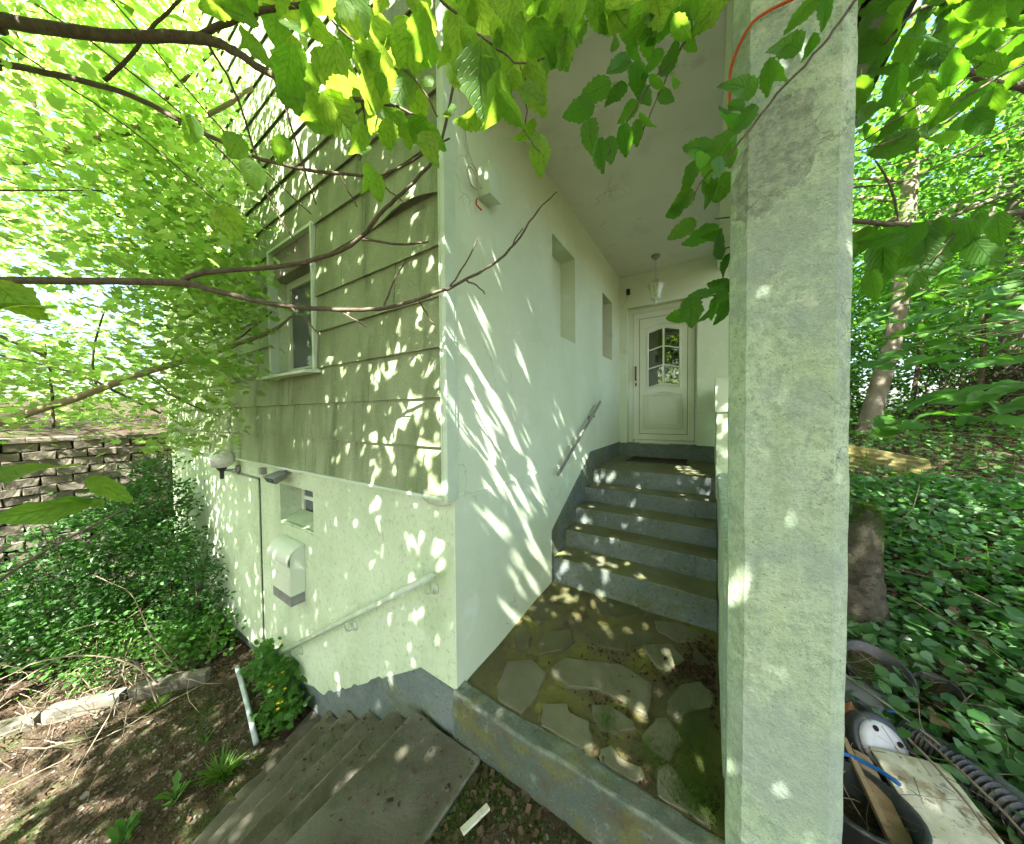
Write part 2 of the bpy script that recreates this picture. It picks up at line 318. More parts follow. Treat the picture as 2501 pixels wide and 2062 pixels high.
 ('R',2.597,1.585,3.625,0.038,-0.086,-0.935,0.342,0.214),
 ('R',2.706,1.707,3.989,0.07,0.595,-0.722,0.345,0.222),
 ('R',2.215,1.318,3.816,0.127,0.05,-0.665,0.734,0.17),
 ('R',2.379,1.686,3.353,0.282,0.268,-0.509,0.767,0.137),
 ('R',2.027,1.331,3.619,0.083,0.151,-0.805,0.567,0.146),
 ('R',2.106,1.128,3.131,0.221,0.472,-0.819,0.241,0.148),
 ('R',2.412,1.216,3.231,0.322,0.76,-0.563,-0.035,0.145),
 ('R',2.007,0.964,3.552,0.385,-0.011,-0.907,0.168,0.169),
 ('R',2.262,1.018,3.39,0.509,0.628,-0.589,-0.014,0.129),
 ('R',2.136,0.985,3.089,0.363,0.761,-0.499,-0.201,0.126),
 ('R',2.716,1.908,3.518,0.307,0.853,-0.421,-0.022,0.139),
 ('R',2.312,1.475,3.762,0.154,-0.09,-0.85,0.496,0.199),
 ('R',1.949,0.961,3.537,0.163,-0.894,-0.37,0.192,0.105),
 ('R',1.987,0.996,3.426,0.506,0.041,0.364,-0.781,0.181),
 ('R',2.417,1.305,3.219,0.146,-0.106,-0.891,0.417,0.179),
 ('R',2.507,1.653,3.323,0.511,0.165,-0.674,0.508,0.119),
 ('R',2.537,1.769,3.838,0.19,-0.558,-0.617,0.522,0.213),
 ('R',2.338,1.437,3.782,0.058,0.528,-0.69,0.491,0.143),
 ('R',2.19,0.904,3.249,0.139,0.839,-0.526,0.012,0.138),
 ('R',2.235,1.192,3.684,0.263,0.761,-0.567,0.173,0.119),
 ('R',2.021,1.01,3.26,0.665,0.626,-0.203,0.353,0.13),
 ('R',2.168,0.972,3.125,0.418,-0.694,-0.524,0.262,0.089),
 ('R',2.178,1.108,3.106,0.179,0.673,0.201,0.688,0.102),
 ('R',1.995,1.159,3.54,0.321,0.755,-0.479,0.313,0.198),
 ('R',2.01,0.985,3.592,0.35,0.662,-0.6,0.282,0.158),
 ('R',2.12,0.945,3.071,0.181,0.914,-0.051,-0.361,0.156),
 ('R',2.424,1.093,3.507,0.3,0.153,-0.661,0.671,0.142),
 ('R',1.828,0.595,3.399,0.507,0.458,-0.686,0.248,0.16),
 ('R',2.112,1.527,3.269,0.003,-0.871,0.426,0.246,0.167),
 ('R',2.139,1.314,3.34,0.473,-0.49,-0.594,0.427,0.212),
 ('R',1.843,0.705,2.966,0.15,0.368,-0.786,0.474,0.093),
 ('R',2.375,1.401,3.779,0.337,0.651,-0.661,0.16,0.14),
 ('R',1.891,0.975,3.597,0.124,-0.183,0.805,-0.55,0.106),
 ('R',2.081,1.017,2.926,0.451,0.587,-0.549,0.387,0.178),
 ('R',2.498,1.549,3.419,0.205,0.308,-0.824,0.429,0.178),
 ('R',2.103,1.101,3.532,0.347,0.006,-0.785,0.513,0.208),
 ('R',2.348,1.305,3.139,0.13,-0.354,-0.777,0.504,0.15),
 ('R',2.076,1.274,3.755,0.184,0.1,-0.859,0.467,0.211),
 ('R',2.548,1.63,3.748,0.235,0.468,-0.772,0.361,0.161),
 ('R',2.339,1.157,3.566,0.033,-0.064,-0.859,0.507,0.15),
 ('R',1.934,0.781,3.14,0.246,-0.147,-0.812,0.509,0.169),
 ('R',2.649,1.547,3.457,0.192,0.153,-0.89,0.384,0.134),
 ('R',2.856,1.935,3.778,0.322,0.805,-0.428,-0.254,0.231),
 ('R',2.066,0.808,2.944,0.18,0.032,0.942,-0.283,0.13),
 ('R',1.86,0.943,3.28,0.14,-0.102,-0.952,0.254,0.179),
 ('R',2.176,0.987,3.45,0.237,0.87,-0.306,-0.305,0.094),
 ('R',2.299,1.585,3.212,0.222,0.794,-0.564,-0.036,0.142),
 ('R',2.017,0.81,3.032,0.149,-0.208,-0.909,0.329,0.139),
 ('R',2.222,1.559,3.714,0.05,0.29,0.705,-0.645,0.206),
 ('R',2.783,1.906,3.916,0.468,0.756,-0.343,0.302,0.167),
 ('R',2.614,1.998,3.955,0.023,0.979,-0.054,-0.194,0.237),
 ('R',2.194,1.6,4.105,0.204,-0.944,-0.243,0.09,0.153),
 ('R',2.13,0.839,2.78,0.366,0.589,-0.721,0.008,0.1),
 ('R',1.941,0.951,2.472,0.252,-0.319,-0.657,0.635,0.26),
 ('R',2.082,0.955,2.498,0.42,0.074,-0.674,0.603,0.187),
 ('R',2.127,1.163,2.508,0.167,-0.166,-0.624,0.745,0.272),
 ('R',2.127,1.081,2.551,0.134,-0.104,-0.688,0.706,0.215),
 ('R',2.279,1.15,2.554,0.142,0.066,-0.832,0.532,0.219),
 ('R',2.362,1.251,2.607,0.182,-0.065,-0.782,0.593,0.196),
 ('R',2.177,1.09,2.563,0.264,-0.21,-0.662,0.669,0.165),
 ('R',1.873,0.812,2.279,0.161,-0.189,-0.794,0.555,0.159),
 ('R',1.879,0.885,2.511,0.106,0.085,-0.832,0.538,0.143),
 ('R',2.022,0.857,2.249,0.061,-0.035,-0.783,0.618,0.133),
 ('R',2.357,1.287,2.492,0.045,-0.308,-0.773,0.554,0.172),
 ('R',1.967,0.786,2.408,0.386,0.556,-0.659,0.327,0.155),
 ('R',2.346,1.098,2.525,0.213,-0.169,-0.625,0.732,0.155),
 ('S',2.716,2.286,2.183,0.765,0.178,0.03,-0.618,0.229),
 ('S',3.295,3.261,2.064,0.342,0.038,-0.14,0.928,0.276),
 ('S',2.61,2.393,2.507,0.93,0.173,0.009,-0.325,0.158),
 ('S',3.611,3.492,2.764,0.48,-0.039,-0.153,0.863,0.23),
 ('S',2.389,1.99,2.077,0.379,0.074,0.066,-0.92,0.212),
 ('S',3.145,2.579,2.221,0.366,0.03,-0.176,0.913,0.186),
 ('S',2.786,2.43,2.359,0.284,-0.043,-0.128,0.949,0.181),
 ('S',2.437,2.122,2.444,0.491,-0.006,-0.206,0.847,0.233),
 ('S',3.385,3.104,2.19,0.053,-0.025,-0.164,0.985,0.173),
 ('S',2.734,2.405,2.685,0.512,-0.045,-0.201,0.834,0.219),
 ('S',2.563,1.97,2.294,0.514,0.023,-0.153,0.844,0.222),
 ('S',2.473,2.559,2.017,0.176,-0.081,-0.166,0.967,0.17),
 ('S',2.482,2.569,2.11,0.052,-0.092,-0.125,0.987,0.225),
 ('S',2.251,2.023,2.1,0.196,-0.022,-0.184,0.963,0.155),
 ('S',3.221,3.34,2.479,0.484,0.141,0.084,-0.859,0.192),
 ('S',2.146,1.805,2.161,0.89,0.152,-0.019,-0.43,0.154),
 ('S',3.407,2.948,2.053,0.568,0.018,-0.145,0.81,0.267),
 ('S',3.148,3.163,2.188,0.343,-0.048,-0.091,0.934,0.19),
 ('S',2.99,2.763,2.594,0.948,0.083,0.002,-0.308,0.185),
 ('S',3.063,3.041,2.352,0.365,0.012,-0.142,0.92,0.176),
 ('S',3.352,3.133,2.415,0.475,-0.031,-0.098,0.874,0.171),
 ('S',2.313,1.946,2.002,0.844,0.106,-0.017,-0.525,0.154),
 ('S',3.657,3.524,2.398,0.381,0.019,-0.148,0.913,0.208),
 ('S',2.729,2.85,2.411,0.161,-0.032,-0.086,0.983,0.227),
 ('S',3.167,2.647,2.126,0.529,0.004,-0.189,0.827,0.169),
 ('S',2.504,2.364,2.314,0.304,0.008,-0.074,0.95,0.19),
 ('S',2.922,2.922,2.045,0.524,0.04,-0.093,0.846,0.281),
 ('S',2.632,2.4,2.599,0.757,0.062,-0.134,0.637,0.273),
 ('S',2.876,2.448,2.131,0.887,0.105,0.126,-0.432,0.18),
 ('S',3.136,3.135,2.595,0.348,0.101,-0.085,0.928,0.236),
 ('S',3.072,2.567,2.222,0.498,-0.015,-0.13,0.857,0.187),
 ('S',2.992,3.041,1.968,0.908,0.165,-0.086,-0.375,0.259),
 ('S',3.24,2.994,2.463,0.477,0.118,0.109,-0.864,0.211),
 ('S',2.939,3.161,2.615,0.016,0.019,-0.098,0.995,0.268),
 ('S',2.854,2.514,2.017,0.708,0.029,-0.017,0.706,0.255),
 ('S',2.775,2.328,2.611,0.371,-0.02,-0.212,0.904,0.153),
 ('S',2.795,2.163,1.977,0.058,-0.016,-0.097,0.993,0.196),
 ('S',2.902,2.204,2.411,0.349,0.049,-0.161,0.922,0.228),
 ('S',2.614,2.504,2.7,0.13,-0.043,-0.164,0.977,0.216),
 ('S',3.169,2.861,2.542,0.514,0.099,-0.211,0.826,0.208),
 ('S',2.883,2.489,2.648,0.229,-0.068,-0.137,0.961,0.245),
 ('S',2.436,2.416,2.406,0.38,-0.034,-0.186,0.906,0.25),
 ('S',2.667,2.359,2.249,0.32,-0.017,-0.159,0.934,0.238),
 ('S',2.862,3.013,2.74,0.888,0.047,0.028,-0.457,0.234),
 ('S',2.59,2.648,2.497,0.206,-0.019,0.1,-0.973,0.204),
 ('S',2.475,1.828,2.152,0.952,0.155,-0.072,-0.255,0.208),
 ('S',3.103,2.874,2.47,0.578,0.132,0.053,-0.803,0.241),
 ('S',2.484,1.913,2.161,0.723,0.05,-0.057,0.686,0.236),
 ('S',2.573,2.417,2.533,0.194,0.005,-0.103,0.976,0.191),
 ('S',3.085,3.125,2.733,0.366,0.151,0.117,-0.911,0.261),
 ('S',3.424,3.52,2.451,0.711,0.182,0.089,-0.673,0.284),
 ('S',3.125,2.49,2.587,0.4,-0.003,-0.126,0.908,0.171),
 ('S',2.191,1.813,2.106,0.746,0.134,0.048,-0.651,0.175),
 ('S',2.267,1.989,1.923,0.786,0.087,0.055,-0.61,0.209),
 ('S',2.682,2.307,2.112,0.27,-0.042,-0.213,0.938,0.189),
 ('S',2.288,2.062,1.99,0.314,-0.017,-0.126,0.941,0.218),
 ('S',2.803,2.843,2.207,0.351,0.02,-0.068,0.934,0.291),
 ('S',2.731,2.226,2.476,0.483,0.075,-0.15,0.86,0.185),
 ('S',2.743,1.929,1.709,0.466,0.06,-0.193,0.862,0.182),
 ('S',3.093,2.375,1.789,0.531,-0.033,-0.121,0.838,0.254),
 ('S',2.722,1.987,1.653,0.548,-0.004,-0.156,0.822,0.158),
 ('S',2.879,2.295,1.574,0.289,0.114,0.141,-0.94,0.227),
 ('S',2.498,1.804,1.693,0.558,0.119,-0.118,0.813,0.246),
 ('S',2.809,2.033,1.657,0.209,-0.014,-0.124,0.97,0.23),
 ('S',3.211,2.621,1.719,0.319,-0.041,-0.188,0.928,0.222),
 ('S',3.033,2.42,1.743,0.466,0.022,-0.033,0.884,0.256),
 ('S',2.54,1.711,1.585,0.983,0.096,-0.04,0.149,0.241),
 ('S',2.703,1.946,1.721,0.548,0.083,-0.162,0.816,0.241),
 ('S',2.817,2.157,1.789,0.428,0.032,-0.154,0.89,0.2),
 ('S',2.482,1.747,1.61,0.631,0.097,-0.114,0.761,0.187),
 ('S',2.765,2.036,1.559,0.512,-0.026,-0.077,0.855,0.19),
 ('S',2.516,1.769,1.75,0.664,0.006,-0.117,0.738,0.184),
 ('S',2.574,2.174,1.721,0.125,0.087,0.11,-0.982,0.196),
 ('S',3.186,2.793,1.55,0.09,0.018,0.189,-0.978,0.279),
 ('S',2.356,2.193,1.473,0.847,0.105,0.02,-0.521,0.16),
 ('S',2.665,2.458,1.502,0.519,0.112,-0.107,0.841,0.21),
 ('S',2.469,2.263,1.47,0.532,0.049,-0.191,0.824,0.203),
 ('S',2.489,2.398,1.547,0.427,0.041,-0.146,0.891,0.196),
 ('L',-0.212,-1.234,1.452,0.831,-0.177,0.327,-0.414,0.117),
 ('L',-0.386,-1.378,1.487,0.881,0.036,0.222,-0.416,0.2),
 ('L',-0.273,-1.203,1.356,0.434,0.189,0.058,0.879,0.137),
 ('L',-0.303,-1.218,1.376,0.07,0.32,-0.113,0.938,0.164),
 ('H',-0.684,-1.371,2.067,0.772,-0.318,0.343,-0.431,0.141),
 ('H',-0.689,-1.38,2.001,0.856,0.008,0.301,-0.42,0.172),
]
STONES = [
 [(0.433,0.419),(0.469,0.534),(0.616,0.592),(0.779,0.661),(0.948,0.622),(0.958,0.418),(0.835,0.428),(0.703,0.428),(0.563,0.364),(0.467,0.385)],
 [(0.198,0.149),(0.164,0.316),(0.275,0.403),(0.398,0.365),(0.415,0.216),(0.395,0.07),(0.26,0.078)],
 [(0.484,0.181),(0.589,0.248),(0.625,0.21),(0.723,0.214),(0.769,0.119),(0.73,0.042),(0.625,0.028),(0.533,0.04)],
 [(0.718,0.317),(0.794,0.359),(0.919,0.338),(0.934,0.31),(0.86,0.247),(0.788,0.217),(0.744,0.25)],
 [(1.064,0.56),(1.115,0.699),(1.203,0.775),(1.273,0.718),(1.256,0.633),(1.16,0.548),(1.114,0.479),(1.066,0.5)],
 [(0.98,0.292),(1.02,0.413),(1.059,0.444),(1.124,0.404),(1.139,0.363),(1.095,0.26),(1.043,0.245)],
 [(0.82,0.122),(0.856,0.164),(0.906,0.131),(0.99,0.141),(1.002,0.099),(0.979,0.045),(0.899,0.033),(0.835,0.06)],
 [(1.063,0.179),(1.099,0.219),(1.152,0.186),(1.181,0.151),(1.246,0.115),(1.253,0.032),(1.164,0.024),(1.079,0.036)],
 [(0.874,0.907),(1.029,1.004),(1.11,0.912),(1.024,0.752),(0.947,0.792)],
 [(0.911,1.206),(1.074,1.262),(1.201,1.233),(1.192,1.146),(1.067,1.058),(0.95,1.096)],
 [(0.024,0.88),(0.06,1.002),(0.142,0.954),(0.204,0.811),(0.148,0.739),(0.078,0.781)],
 [(0.465,1.184),(0.5,1.323),(0.668,1.368),(0.775,1.323),(0.769,1.214),(0.661,1.097),(0.513,1.079)],
 [(0.248,0.552),(0.254,0.68),(0.39,0.788),(0.452,0.701),(0.415,0.599),(0.306,0.494)],
 [(0.514,0.822),(0.579,0.951),(0.69,0.976),(0.765,0.897),(0.768,0.803),(0.636,0.758),(0.548,0.761)],
 [(0.044,0.571),(0.061,0.672),(0.154,0.618),(0.203,0.504),(0.149,0.451)],
 [(0.143,1.226),(0.252,1.294),(0.321,1.241),(0.268,1.089),(0.145,1.07)],
 [(0.769,0.961),(0.816,1.033),(0.912,1.03),(0.923,0.957),(0.802,0.862)],
 [(1.156,0.993),(1.185,1.047),(1.26,0.965),(1.18,0.906)],
]

# ------------------------------------------------------------------ helpers
def link(o):
    COL.objects.link(o)
    return o


def tag(o, label=None, cat=None, group=None, kind=None):
    if label: o['label'] = label
    if cat: o['category'] = cat
    if group: o['group'] = group
    if kind: o['kind'] = kind
    return o


def thing(name, label, cat, loc=(0, 0, 0), group=None):
    o = bpy.data.objects.new(name, None)
    o.location = loc
    o.empty_display_size = 0.1
    link(o)
    return tag(o, label, cat, group)


def attach(o, parent):
    if parent is not None:
        o.parent = parent
        if parent.type == 'EMPTY':
            o.location = -Vector(parent.location)
    return o


def mobj(name, vf, mat, parent=None, smooth=False):
    v, f = vf[0], vf[1]
    me = bpy.data.meshes.new(name)
    me.from_pydata([tuple(p) for p in v], [], [tuple(q) for q in f])
    if len(vf) > 2 and vf[2] is not None:
        uvl = me.uv_layers.new(name='UVMap')
        idx = np.zeros(len(me.loops), dtype=np.int32)
        me.loops.foreach_get('vertex_index', idx)
        uvl.data.foreach_set('uv', np.asarray(vf[2], dtype=np.float32)[idx].ravel())
    if mat: me.materials.append(mat)
    if smooth: me.polygons.foreach_set('use_smooth', [True] * len(me.polygons))
    me.validate()
    me.update()
    o = bpy.data.objects.new(name, me)
    link(o)
    return attach(o, parent)


def join(*parts):
    V, F = [], []
    for p in parts:
        k = len(V)
        V += [tuple(q) for q in p[0]]
        F += [tuple(i + k for i in q) for q in p[1]]
    return V, F


def boxv(lo, hi):
    (a, b, c), (d, e, g) = lo, hi
    V = [(a, b, c), (d, b, c), (d, e, c), (a, e, c), (a, b, g), (d, b, g), (d, e, g), (a, e, g)]
    return V, [(0, 3, 2, 1), (4, 5, 6, 7), (0, 1, 5, 4), (1, 2, 6, 5), (2, 3, 7, 6), (3, 0, 4, 7)]


def bevel(vf, w, seg=2):
    bm = bmesh.new()
    vs = [bm.verts.new(p) for p in vf[0]]
    for q in vf[1]:
        try: bm.faces.new([vs[i] for i in q])
        except ValueError: pass
    bmesh.ops.recalc_face_normals(bm, faces=bm.faces)
    bmesh.ops.bevel(bm, geom=list(bm.edges), offset=w, segments=seg, profile=0.6, affect='EDGES')
    bm.verts.index_update()
    V = [tuple(p.co) for p in bm.verts]
    F = [tuple(p.index for p in q.verts) for q in bm.faces]
    bm.free()
    return V, F


def rough_box(lo, hi, step, amp, seed, w=0.012, flat_bottom=False):
    """a box cut into a grid and knocked out of true: worn concrete, stone"""
    bm = bmesh.new()
    v, f = boxv(lo, hi)
    vs = [bm.verts.new(p) for p in v]
    for q in f: bm.faces.new([vs[i] for i in q])
    bmesh.ops.bevel(bm, geom=list(bm.edges), offset=w, segments=2, profile=0.6, affect='EDGES')
    for ax in range(3):
        n = int((hi[ax] - lo[ax]) / step)
        for k in range(1, n):
            co = [0, 0, 0]; no = [0, 0, 0]
            co[ax] = lo[ax] + (hi[ax] - lo[ax]) * k / n; no[ax] = 1
            bmesh.ops.bisect_plane(bm, geom=bm.verts[:] + bm.edges[:] + bm.faces[:], plane_co=co, plane_no=no)
    rr = random.Random(seed)
    ph = [rr.uniform(0, 6.28) for _ in range(12)]
    for q in bm.verts:
        x, y, z = q.co
        d = [0, 0, 0]
        for a in range(3):
            d[a] = amp * (math.sin(7 * x + 5 * y + 9 * z + ph[a]) + 0.7 * math.sin(17 * x - 13 * y + 21 * z + ph[a + 3]) + 0.8 * rr.uniform(-1, 1))
        q.co.x += d[0] * 0.5; q.co.y += d[1] * 0.5; q.co.z += d[2] * 0.5
    bm.verts.index_update()
    V = [tuple(p.co) for p in bm.verts]; F = [tuple(p.index for p in q.verts) for q in bm.faces]
    bm.free()
    return V, F


def tube(pts, radii, n=8, cap=True):
    """round bar through points; radii one number or a list"""
    P = [Vector(p) for p in pts]
    if not isinstance(radii, (list, tuple)): radii = [radii] * len(P)
    V, F = [], []
    prev = None
    for i, p in enumerate(P):
        t = (P[min(i + 1, len(P) - 1)] - P[max(i - 1, 0)]).normalized()
        if prev is None:
            a = t.cross(Vector((0, 0, 1)))
            if a.length < 0.05: a = t.cross(Vector((1, 0, 0)))
            a.normalize()
        else:
            a = (prev - t * prev.dot(t)).normalized()
        prev = a
        b = t.cross(a)
        for k in range(n):
            w = 2 * math.pi * k / n
            V.append(tuple(p + (a * math.cos(w) + b * math.sin(w)) * radii[i]))
    for i in range(len(P) - 1):
        for k in range(n):
            k2 = (k + 1) % n
            F.append((i * n + k, i * n + k2, (i + 1) * n + k2, (i + 1) * n + k))
    if cap:
        F.append(tuple(range(n - 1, -1, -1)))
        F.append(tuple((len(P) - 1) * n + k for k in range(n)))
    return V, F


def spline(pts, k=4, wob=0.0, rr=None):
    """smooth a polyline of (x,y,z,r) tuples"""
    out = []
    n = len(pts)
    for i in range(n - 1):
        p0, p1, p2, p3 = [np.array(pts[min(max(j, 0), n - 1)], float) for j in (i - 1, i, i + 1, i + 2)]
        for s in range(k):
            t = s / k
            q = 0.5 * ((2 * p1) + (-p0 + p2) * t + (2 * p0 - 5 * p1 + 4 * p2 - p3) * t * t + (-p0 + 3 * p1 - 3 * p2 + p3) * t ** 3)
            if wob and rr and not (i == 0 and s == 0):
                q[:3] += np.array([rr.gauss(0, wob) for _ in range(3)])
            out.append(q)
    out.append(np.array(pts[-1], float))
    return [tuple(q[:3]) for q in out], [max(float(q[3]), 0.0006) for q in out]


def lathe(prof, n=20, centre=(0, 0, 0), ax='z'):
    V, F = [], []
    for (r, z) in prof:
        for k in range(n):
            w = 2 * math.pi * k / n
            p = (r * math.cos(w), r * math.sin(w), z)
            if ax == 'y': p = (p[0], p[2], p[1])
            if ax == 'x': p = (p[2], p[0], p[1])
            V.append((p[0] + centre[0], p[1] + centre[1], p[2] + centre[2]))
    for i in range(len(prof) - 1):
        for k in range(n):
            k2 = (k + 1) % n
            F.append((i * n + k, i * n + k2, (i + 1) * n + k2, (i + 1) * n + k))
    F.append(tuple(range(n - 1, -1, -1)))
    F.append(tuple((len(prof) - 1) * n + k for k in range(n)))
    return V, F


def prism(poly, fn0, fn1):
    """poly of 2-d points, two maps to 3-d for the bottom and the top"""
    n = len(poly)
    V = [fn0(p) for p in poly] + [fn1(p) for p in poly]
    F = [tuple(range(n - 1, -1, -1)), tuple(range(n, 2 * n))]
    for k in range(n):
        k2 = (k + 1) % n
        F.append((k, k2, n + k2, n + k))
    return V, F


def cloud(name, tmpl, pos, nrm, size, mat, parent=None, spin=None, tip=None, kind='stuff'):
    """many small pieces in one mesh; tmpl = (verts, tris)"""
    tv = np.asarray(tmpl[0], float); tf = np.asarray(tmpl[1], int)
    N = len(pos); k = len(tv)
    nrm = nrm / np.linalg.norm(nrm, axis=1, keepdims=True)
    ref = rng.normal(size=(N, 3)) if tip is None else tip
    t = ref - nrm * np.sum(ref * nrm, axis=1, keepdims=True)
    t /= np.linalg.norm(t, axis=1, keepdims=True) + 1e-9
    s = np.cross(t, nrm)
    sc = np.asarray(size).reshape(N, 1, 1)
    bend = rng.uniform(0.4, 1.5, (N, 1, 1))
    vz = tv[None, :, 2:3] * bend
    V = (tv[None, :, 0:1] * s[:, None, :] + tv[None, :, 1:2] * t[:, None, :] + vz * nrm[:, None, :]) * sc + pos[:, None, :]
    V = V.reshape(-1, 3).astype(np.float32)
    Fs = (tf[None, :, :] + (np.arange(N) * k)[:, None, None]).reshape(-1, 3).astype(np.int32)
    me = bpy.data.meshes.new(name)
    me.vertices.add(len(V)); me.vertices.foreach_set('co', V.ravel())
    me.loops.add(Fs.size); me.loops.foreach_set('vertex_index', Fs.ravel())
    me.polygons.add(len(Fs))
    me.polygons.foreach_set('loop_start', np.arange(0, Fs.size, 3, dtype=np.int32))
    me.polygons.foreach_set('loop_total', np.full(len(Fs), 3, dtype=np.int32))
    me.materials.append(mat)
    me.update(calc_edges=True)
    o = bpy.data.objects.new(name, me)
    link(o)
    attach(o, parent)
    if kind: o['kind'] = kind
    return o


# ------------------------------------------------------------------ materials
class NT:
    def __init__(self, name):
        self.m = bpy.data.materials.new(name)
        self.m.use_nodes = True
        self.t = self.m.node_tree
        self.t.nodes.clear()
        self.out = self.t.nodes.new('ShaderNodeOutputMaterial')
        self.co = None

    def n(self, kind, **kw):
        q = self.t.nodes.new(kind)
        for a, b in kw.items(): setattr(q, a, b)
        return q

    def l(self, a, b): self.t.links.new(a, b)

    def coord(self):
        if self.co is None: self.co = self.n('ShaderNodeTexCoord').outputs['Object']
        return self.co

    def mapped(self, stretch=(1, 1, 1), off=(0, 0, 0), vec=None):
        q = self.n('ShaderNodeMapping')
        q.inputs['Scale'].default_value = stretch
        q.inputs['Location'].default_value = off
        self.l(vec or self.coord(), q.inputs['Vector'])
        return q.outputs[0]

    def noise(self, scale, detail=5, rough=0.6, stretch=None, off=(0, 0, 0), dist=0.0, vec=None):
        q = self.n('ShaderNodeTexNoise')
        q.inputs['Scale'].default_value = scale
        q.inputs['Detail'].default_value = detail
        q.inputs['Roughness'].default_value = rough
        q.inputs['Distortion'].default_value = dist
        if stretch or off != (0, 0, 0): self.l(self.mapped(stretch or (1, 1, 1), off, vec), q.inputs['Vector'])
        else: self.l(vec or self.coord(), q.inputs['Vector'])
        return q.outputs['Fac']

    def rng(self, fac, lo, hi, a=0.0, b=1.0):
        q = self.n('ShaderNodeMapRange')
        q.interpolation_type = 'SMOOTHSTEP'
        q.inputs['From Min'].default_value = lo; q.inputs['From Max'].default_value = hi
        q.inputs['To Min'].default_value = a; q.inputs['To Max'].default_value = b
        self.l(fac, q.inputs['Value'])
        return q.outputs[0]

    def math(self, op, a, b=None):
        q = self.n('ShaderNodeMath', operation=op)
        for i, v in enumerate((a, b)):
            if v is None: continue
            if isinstance(v, (int, float)): q.inputs[i].default_value = v
            else: self.l(v, q.inputs[i])
        return q.outputs[0]

    def mix(self, fac, a, b):
        q = self.n('ShaderNodeMix', data_type='RGBA')
        for sock, v in ((q.inputs[0], fac), (q.inputs[6], a), (q.inputs[7], b)):
            if isinstance(v, (int, float)): sock.default_value = v
            elif isinstance(v, (tuple, list)): sock.default_value = (v[0], v[1], v[2], 1)
            else: self.l(v, sock)
        return q.outputs[2]

    def bump(self, height, strength, dist=0.01, prev=None):
        q = self.n('ShaderNodeBump')
        q.inputs['Strength'].default_value = strength
        q.inputs['Distance'].default_value = dist
        self.l(height, q.inputs['Height'])
        if prev: self.l(prev, q.inputs['Normal'])
        return q.outputs[0]

    def pbr(self, col, rough=0.85, spec=0.25, normal=None, metal=0.0, link=True):
        q = self.n('ShaderNodeBsdfPrincipled')
        if isinstance(col, (tuple, list)): q.inputs['Base Color'].default_value = (col[0], col[1], col[2], 1)
        else: self.l(col, q.inputs['Base Color'])
        if isinstance(rough, (int, float)): q.inputs['Roughness'].default_value = rough
        else: self.l(rough, q.inputs['Roughness'])
        q.inputs['Specular IOR Level'].default_value = spec
        q.inputs['Metallic'].default_value = metal
        if normal: self.l(normal, q.inputs['Normal'])
        if link: self.l(q.outputs[0], self.out.inputs[0])
        return q


def cracks(t, scale, wid=0.0045):
    """a few hairline cracks, broken up by noise"""
    ns = t.n('ShaderNodeTexNoise'); ns.inputs['Scale'].default_value = 4.0; ns.inputs['Detail'].default_value = 6.0
    t.l(t.coord(), ns.inputs['Vector'])
    mxv = t.n('ShaderNodeVectorMath', operation='MULTIPLY_ADD'); mxv.inputs[1].default_value = (0.5, 0.5, 0.5)
    t.l(ns.outputs['Color'], mxv.inputs[0]); t.l(t.coord(), mxv.inputs[2])
    vo = t.n('ShaderNodeTexVoronoi', feature='DISTANCE_TO_EDGE'); vo.inputs['Scale'].default_value = scale
    t.l(mxv.outputs[0], vo.inputs['Vector'])
    line = t.rng(vo.outputs['Distance'], 0.0, wid, 1.0, 0.0)
    return t.math('MULTIPLY', line, t.rng(t.noise(1.7, 3, off=(7, 2, 1)), 0.52, 0.60))


def surf(name, base, var=None, vscale=3.0, rough=0.85, spec=0.25, overlays=(), bump=((90, 0.25, 0.004),), metal=0.0, wear=None, crack=None):
    """a worn surface: base colour, a slow drift towards a second one, then stains and specks"""
    t = NT(name)
    c = t.mix(t.rng(t.noise(vscale, 5), 0.32, 0.68), base, var) if var else None
    for i, ov in enumerate(overlays):
        col, sc, lo, hi, fac = ov[:5]
        st = ov[5] if len(ov) > 5 else None
        det = ov[6] if len(ov) > 6 else 6
        m = t.rng(t.noise(sc, det, 0.65, st, off=(3.1 * i + 1, 1.7 * i, 2.3 * i)), lo, hi, 0.0, fac)
        c = t.mix(m, c if c is not None else base, col)
    if c is None: c = t.mix(0.0, base, base)
    if wear:
        pt = t.n('ShaderNodeNewGeometry').outputs['Pointiness']
        c = t.mix(t.math('MULTIPLY', t.rng(pt, 0.515, 0.58), t.rng(t.noise(18, 5, 0.7), 0.35, 0.6)), c, wear)
    nb = None
    if crack:
        ck = cracks(t, crack)
        c = t.mix(t.math('MULTIPLY', ck, 0.4), c, (0.14, 0.16, 0.11))
        nb = t.bump(ck, -0.25, 0.003)
    for j, (sc, st, di) in enumerate(bump):
        nb = t.bump(t.noise(sc, 4, 0.6, off=(0.7 * j + 5, 0, 0)), st, di, nb)
    t.pbr(c if c is not None else base, rough, spec, nb, metal)
    return t.m


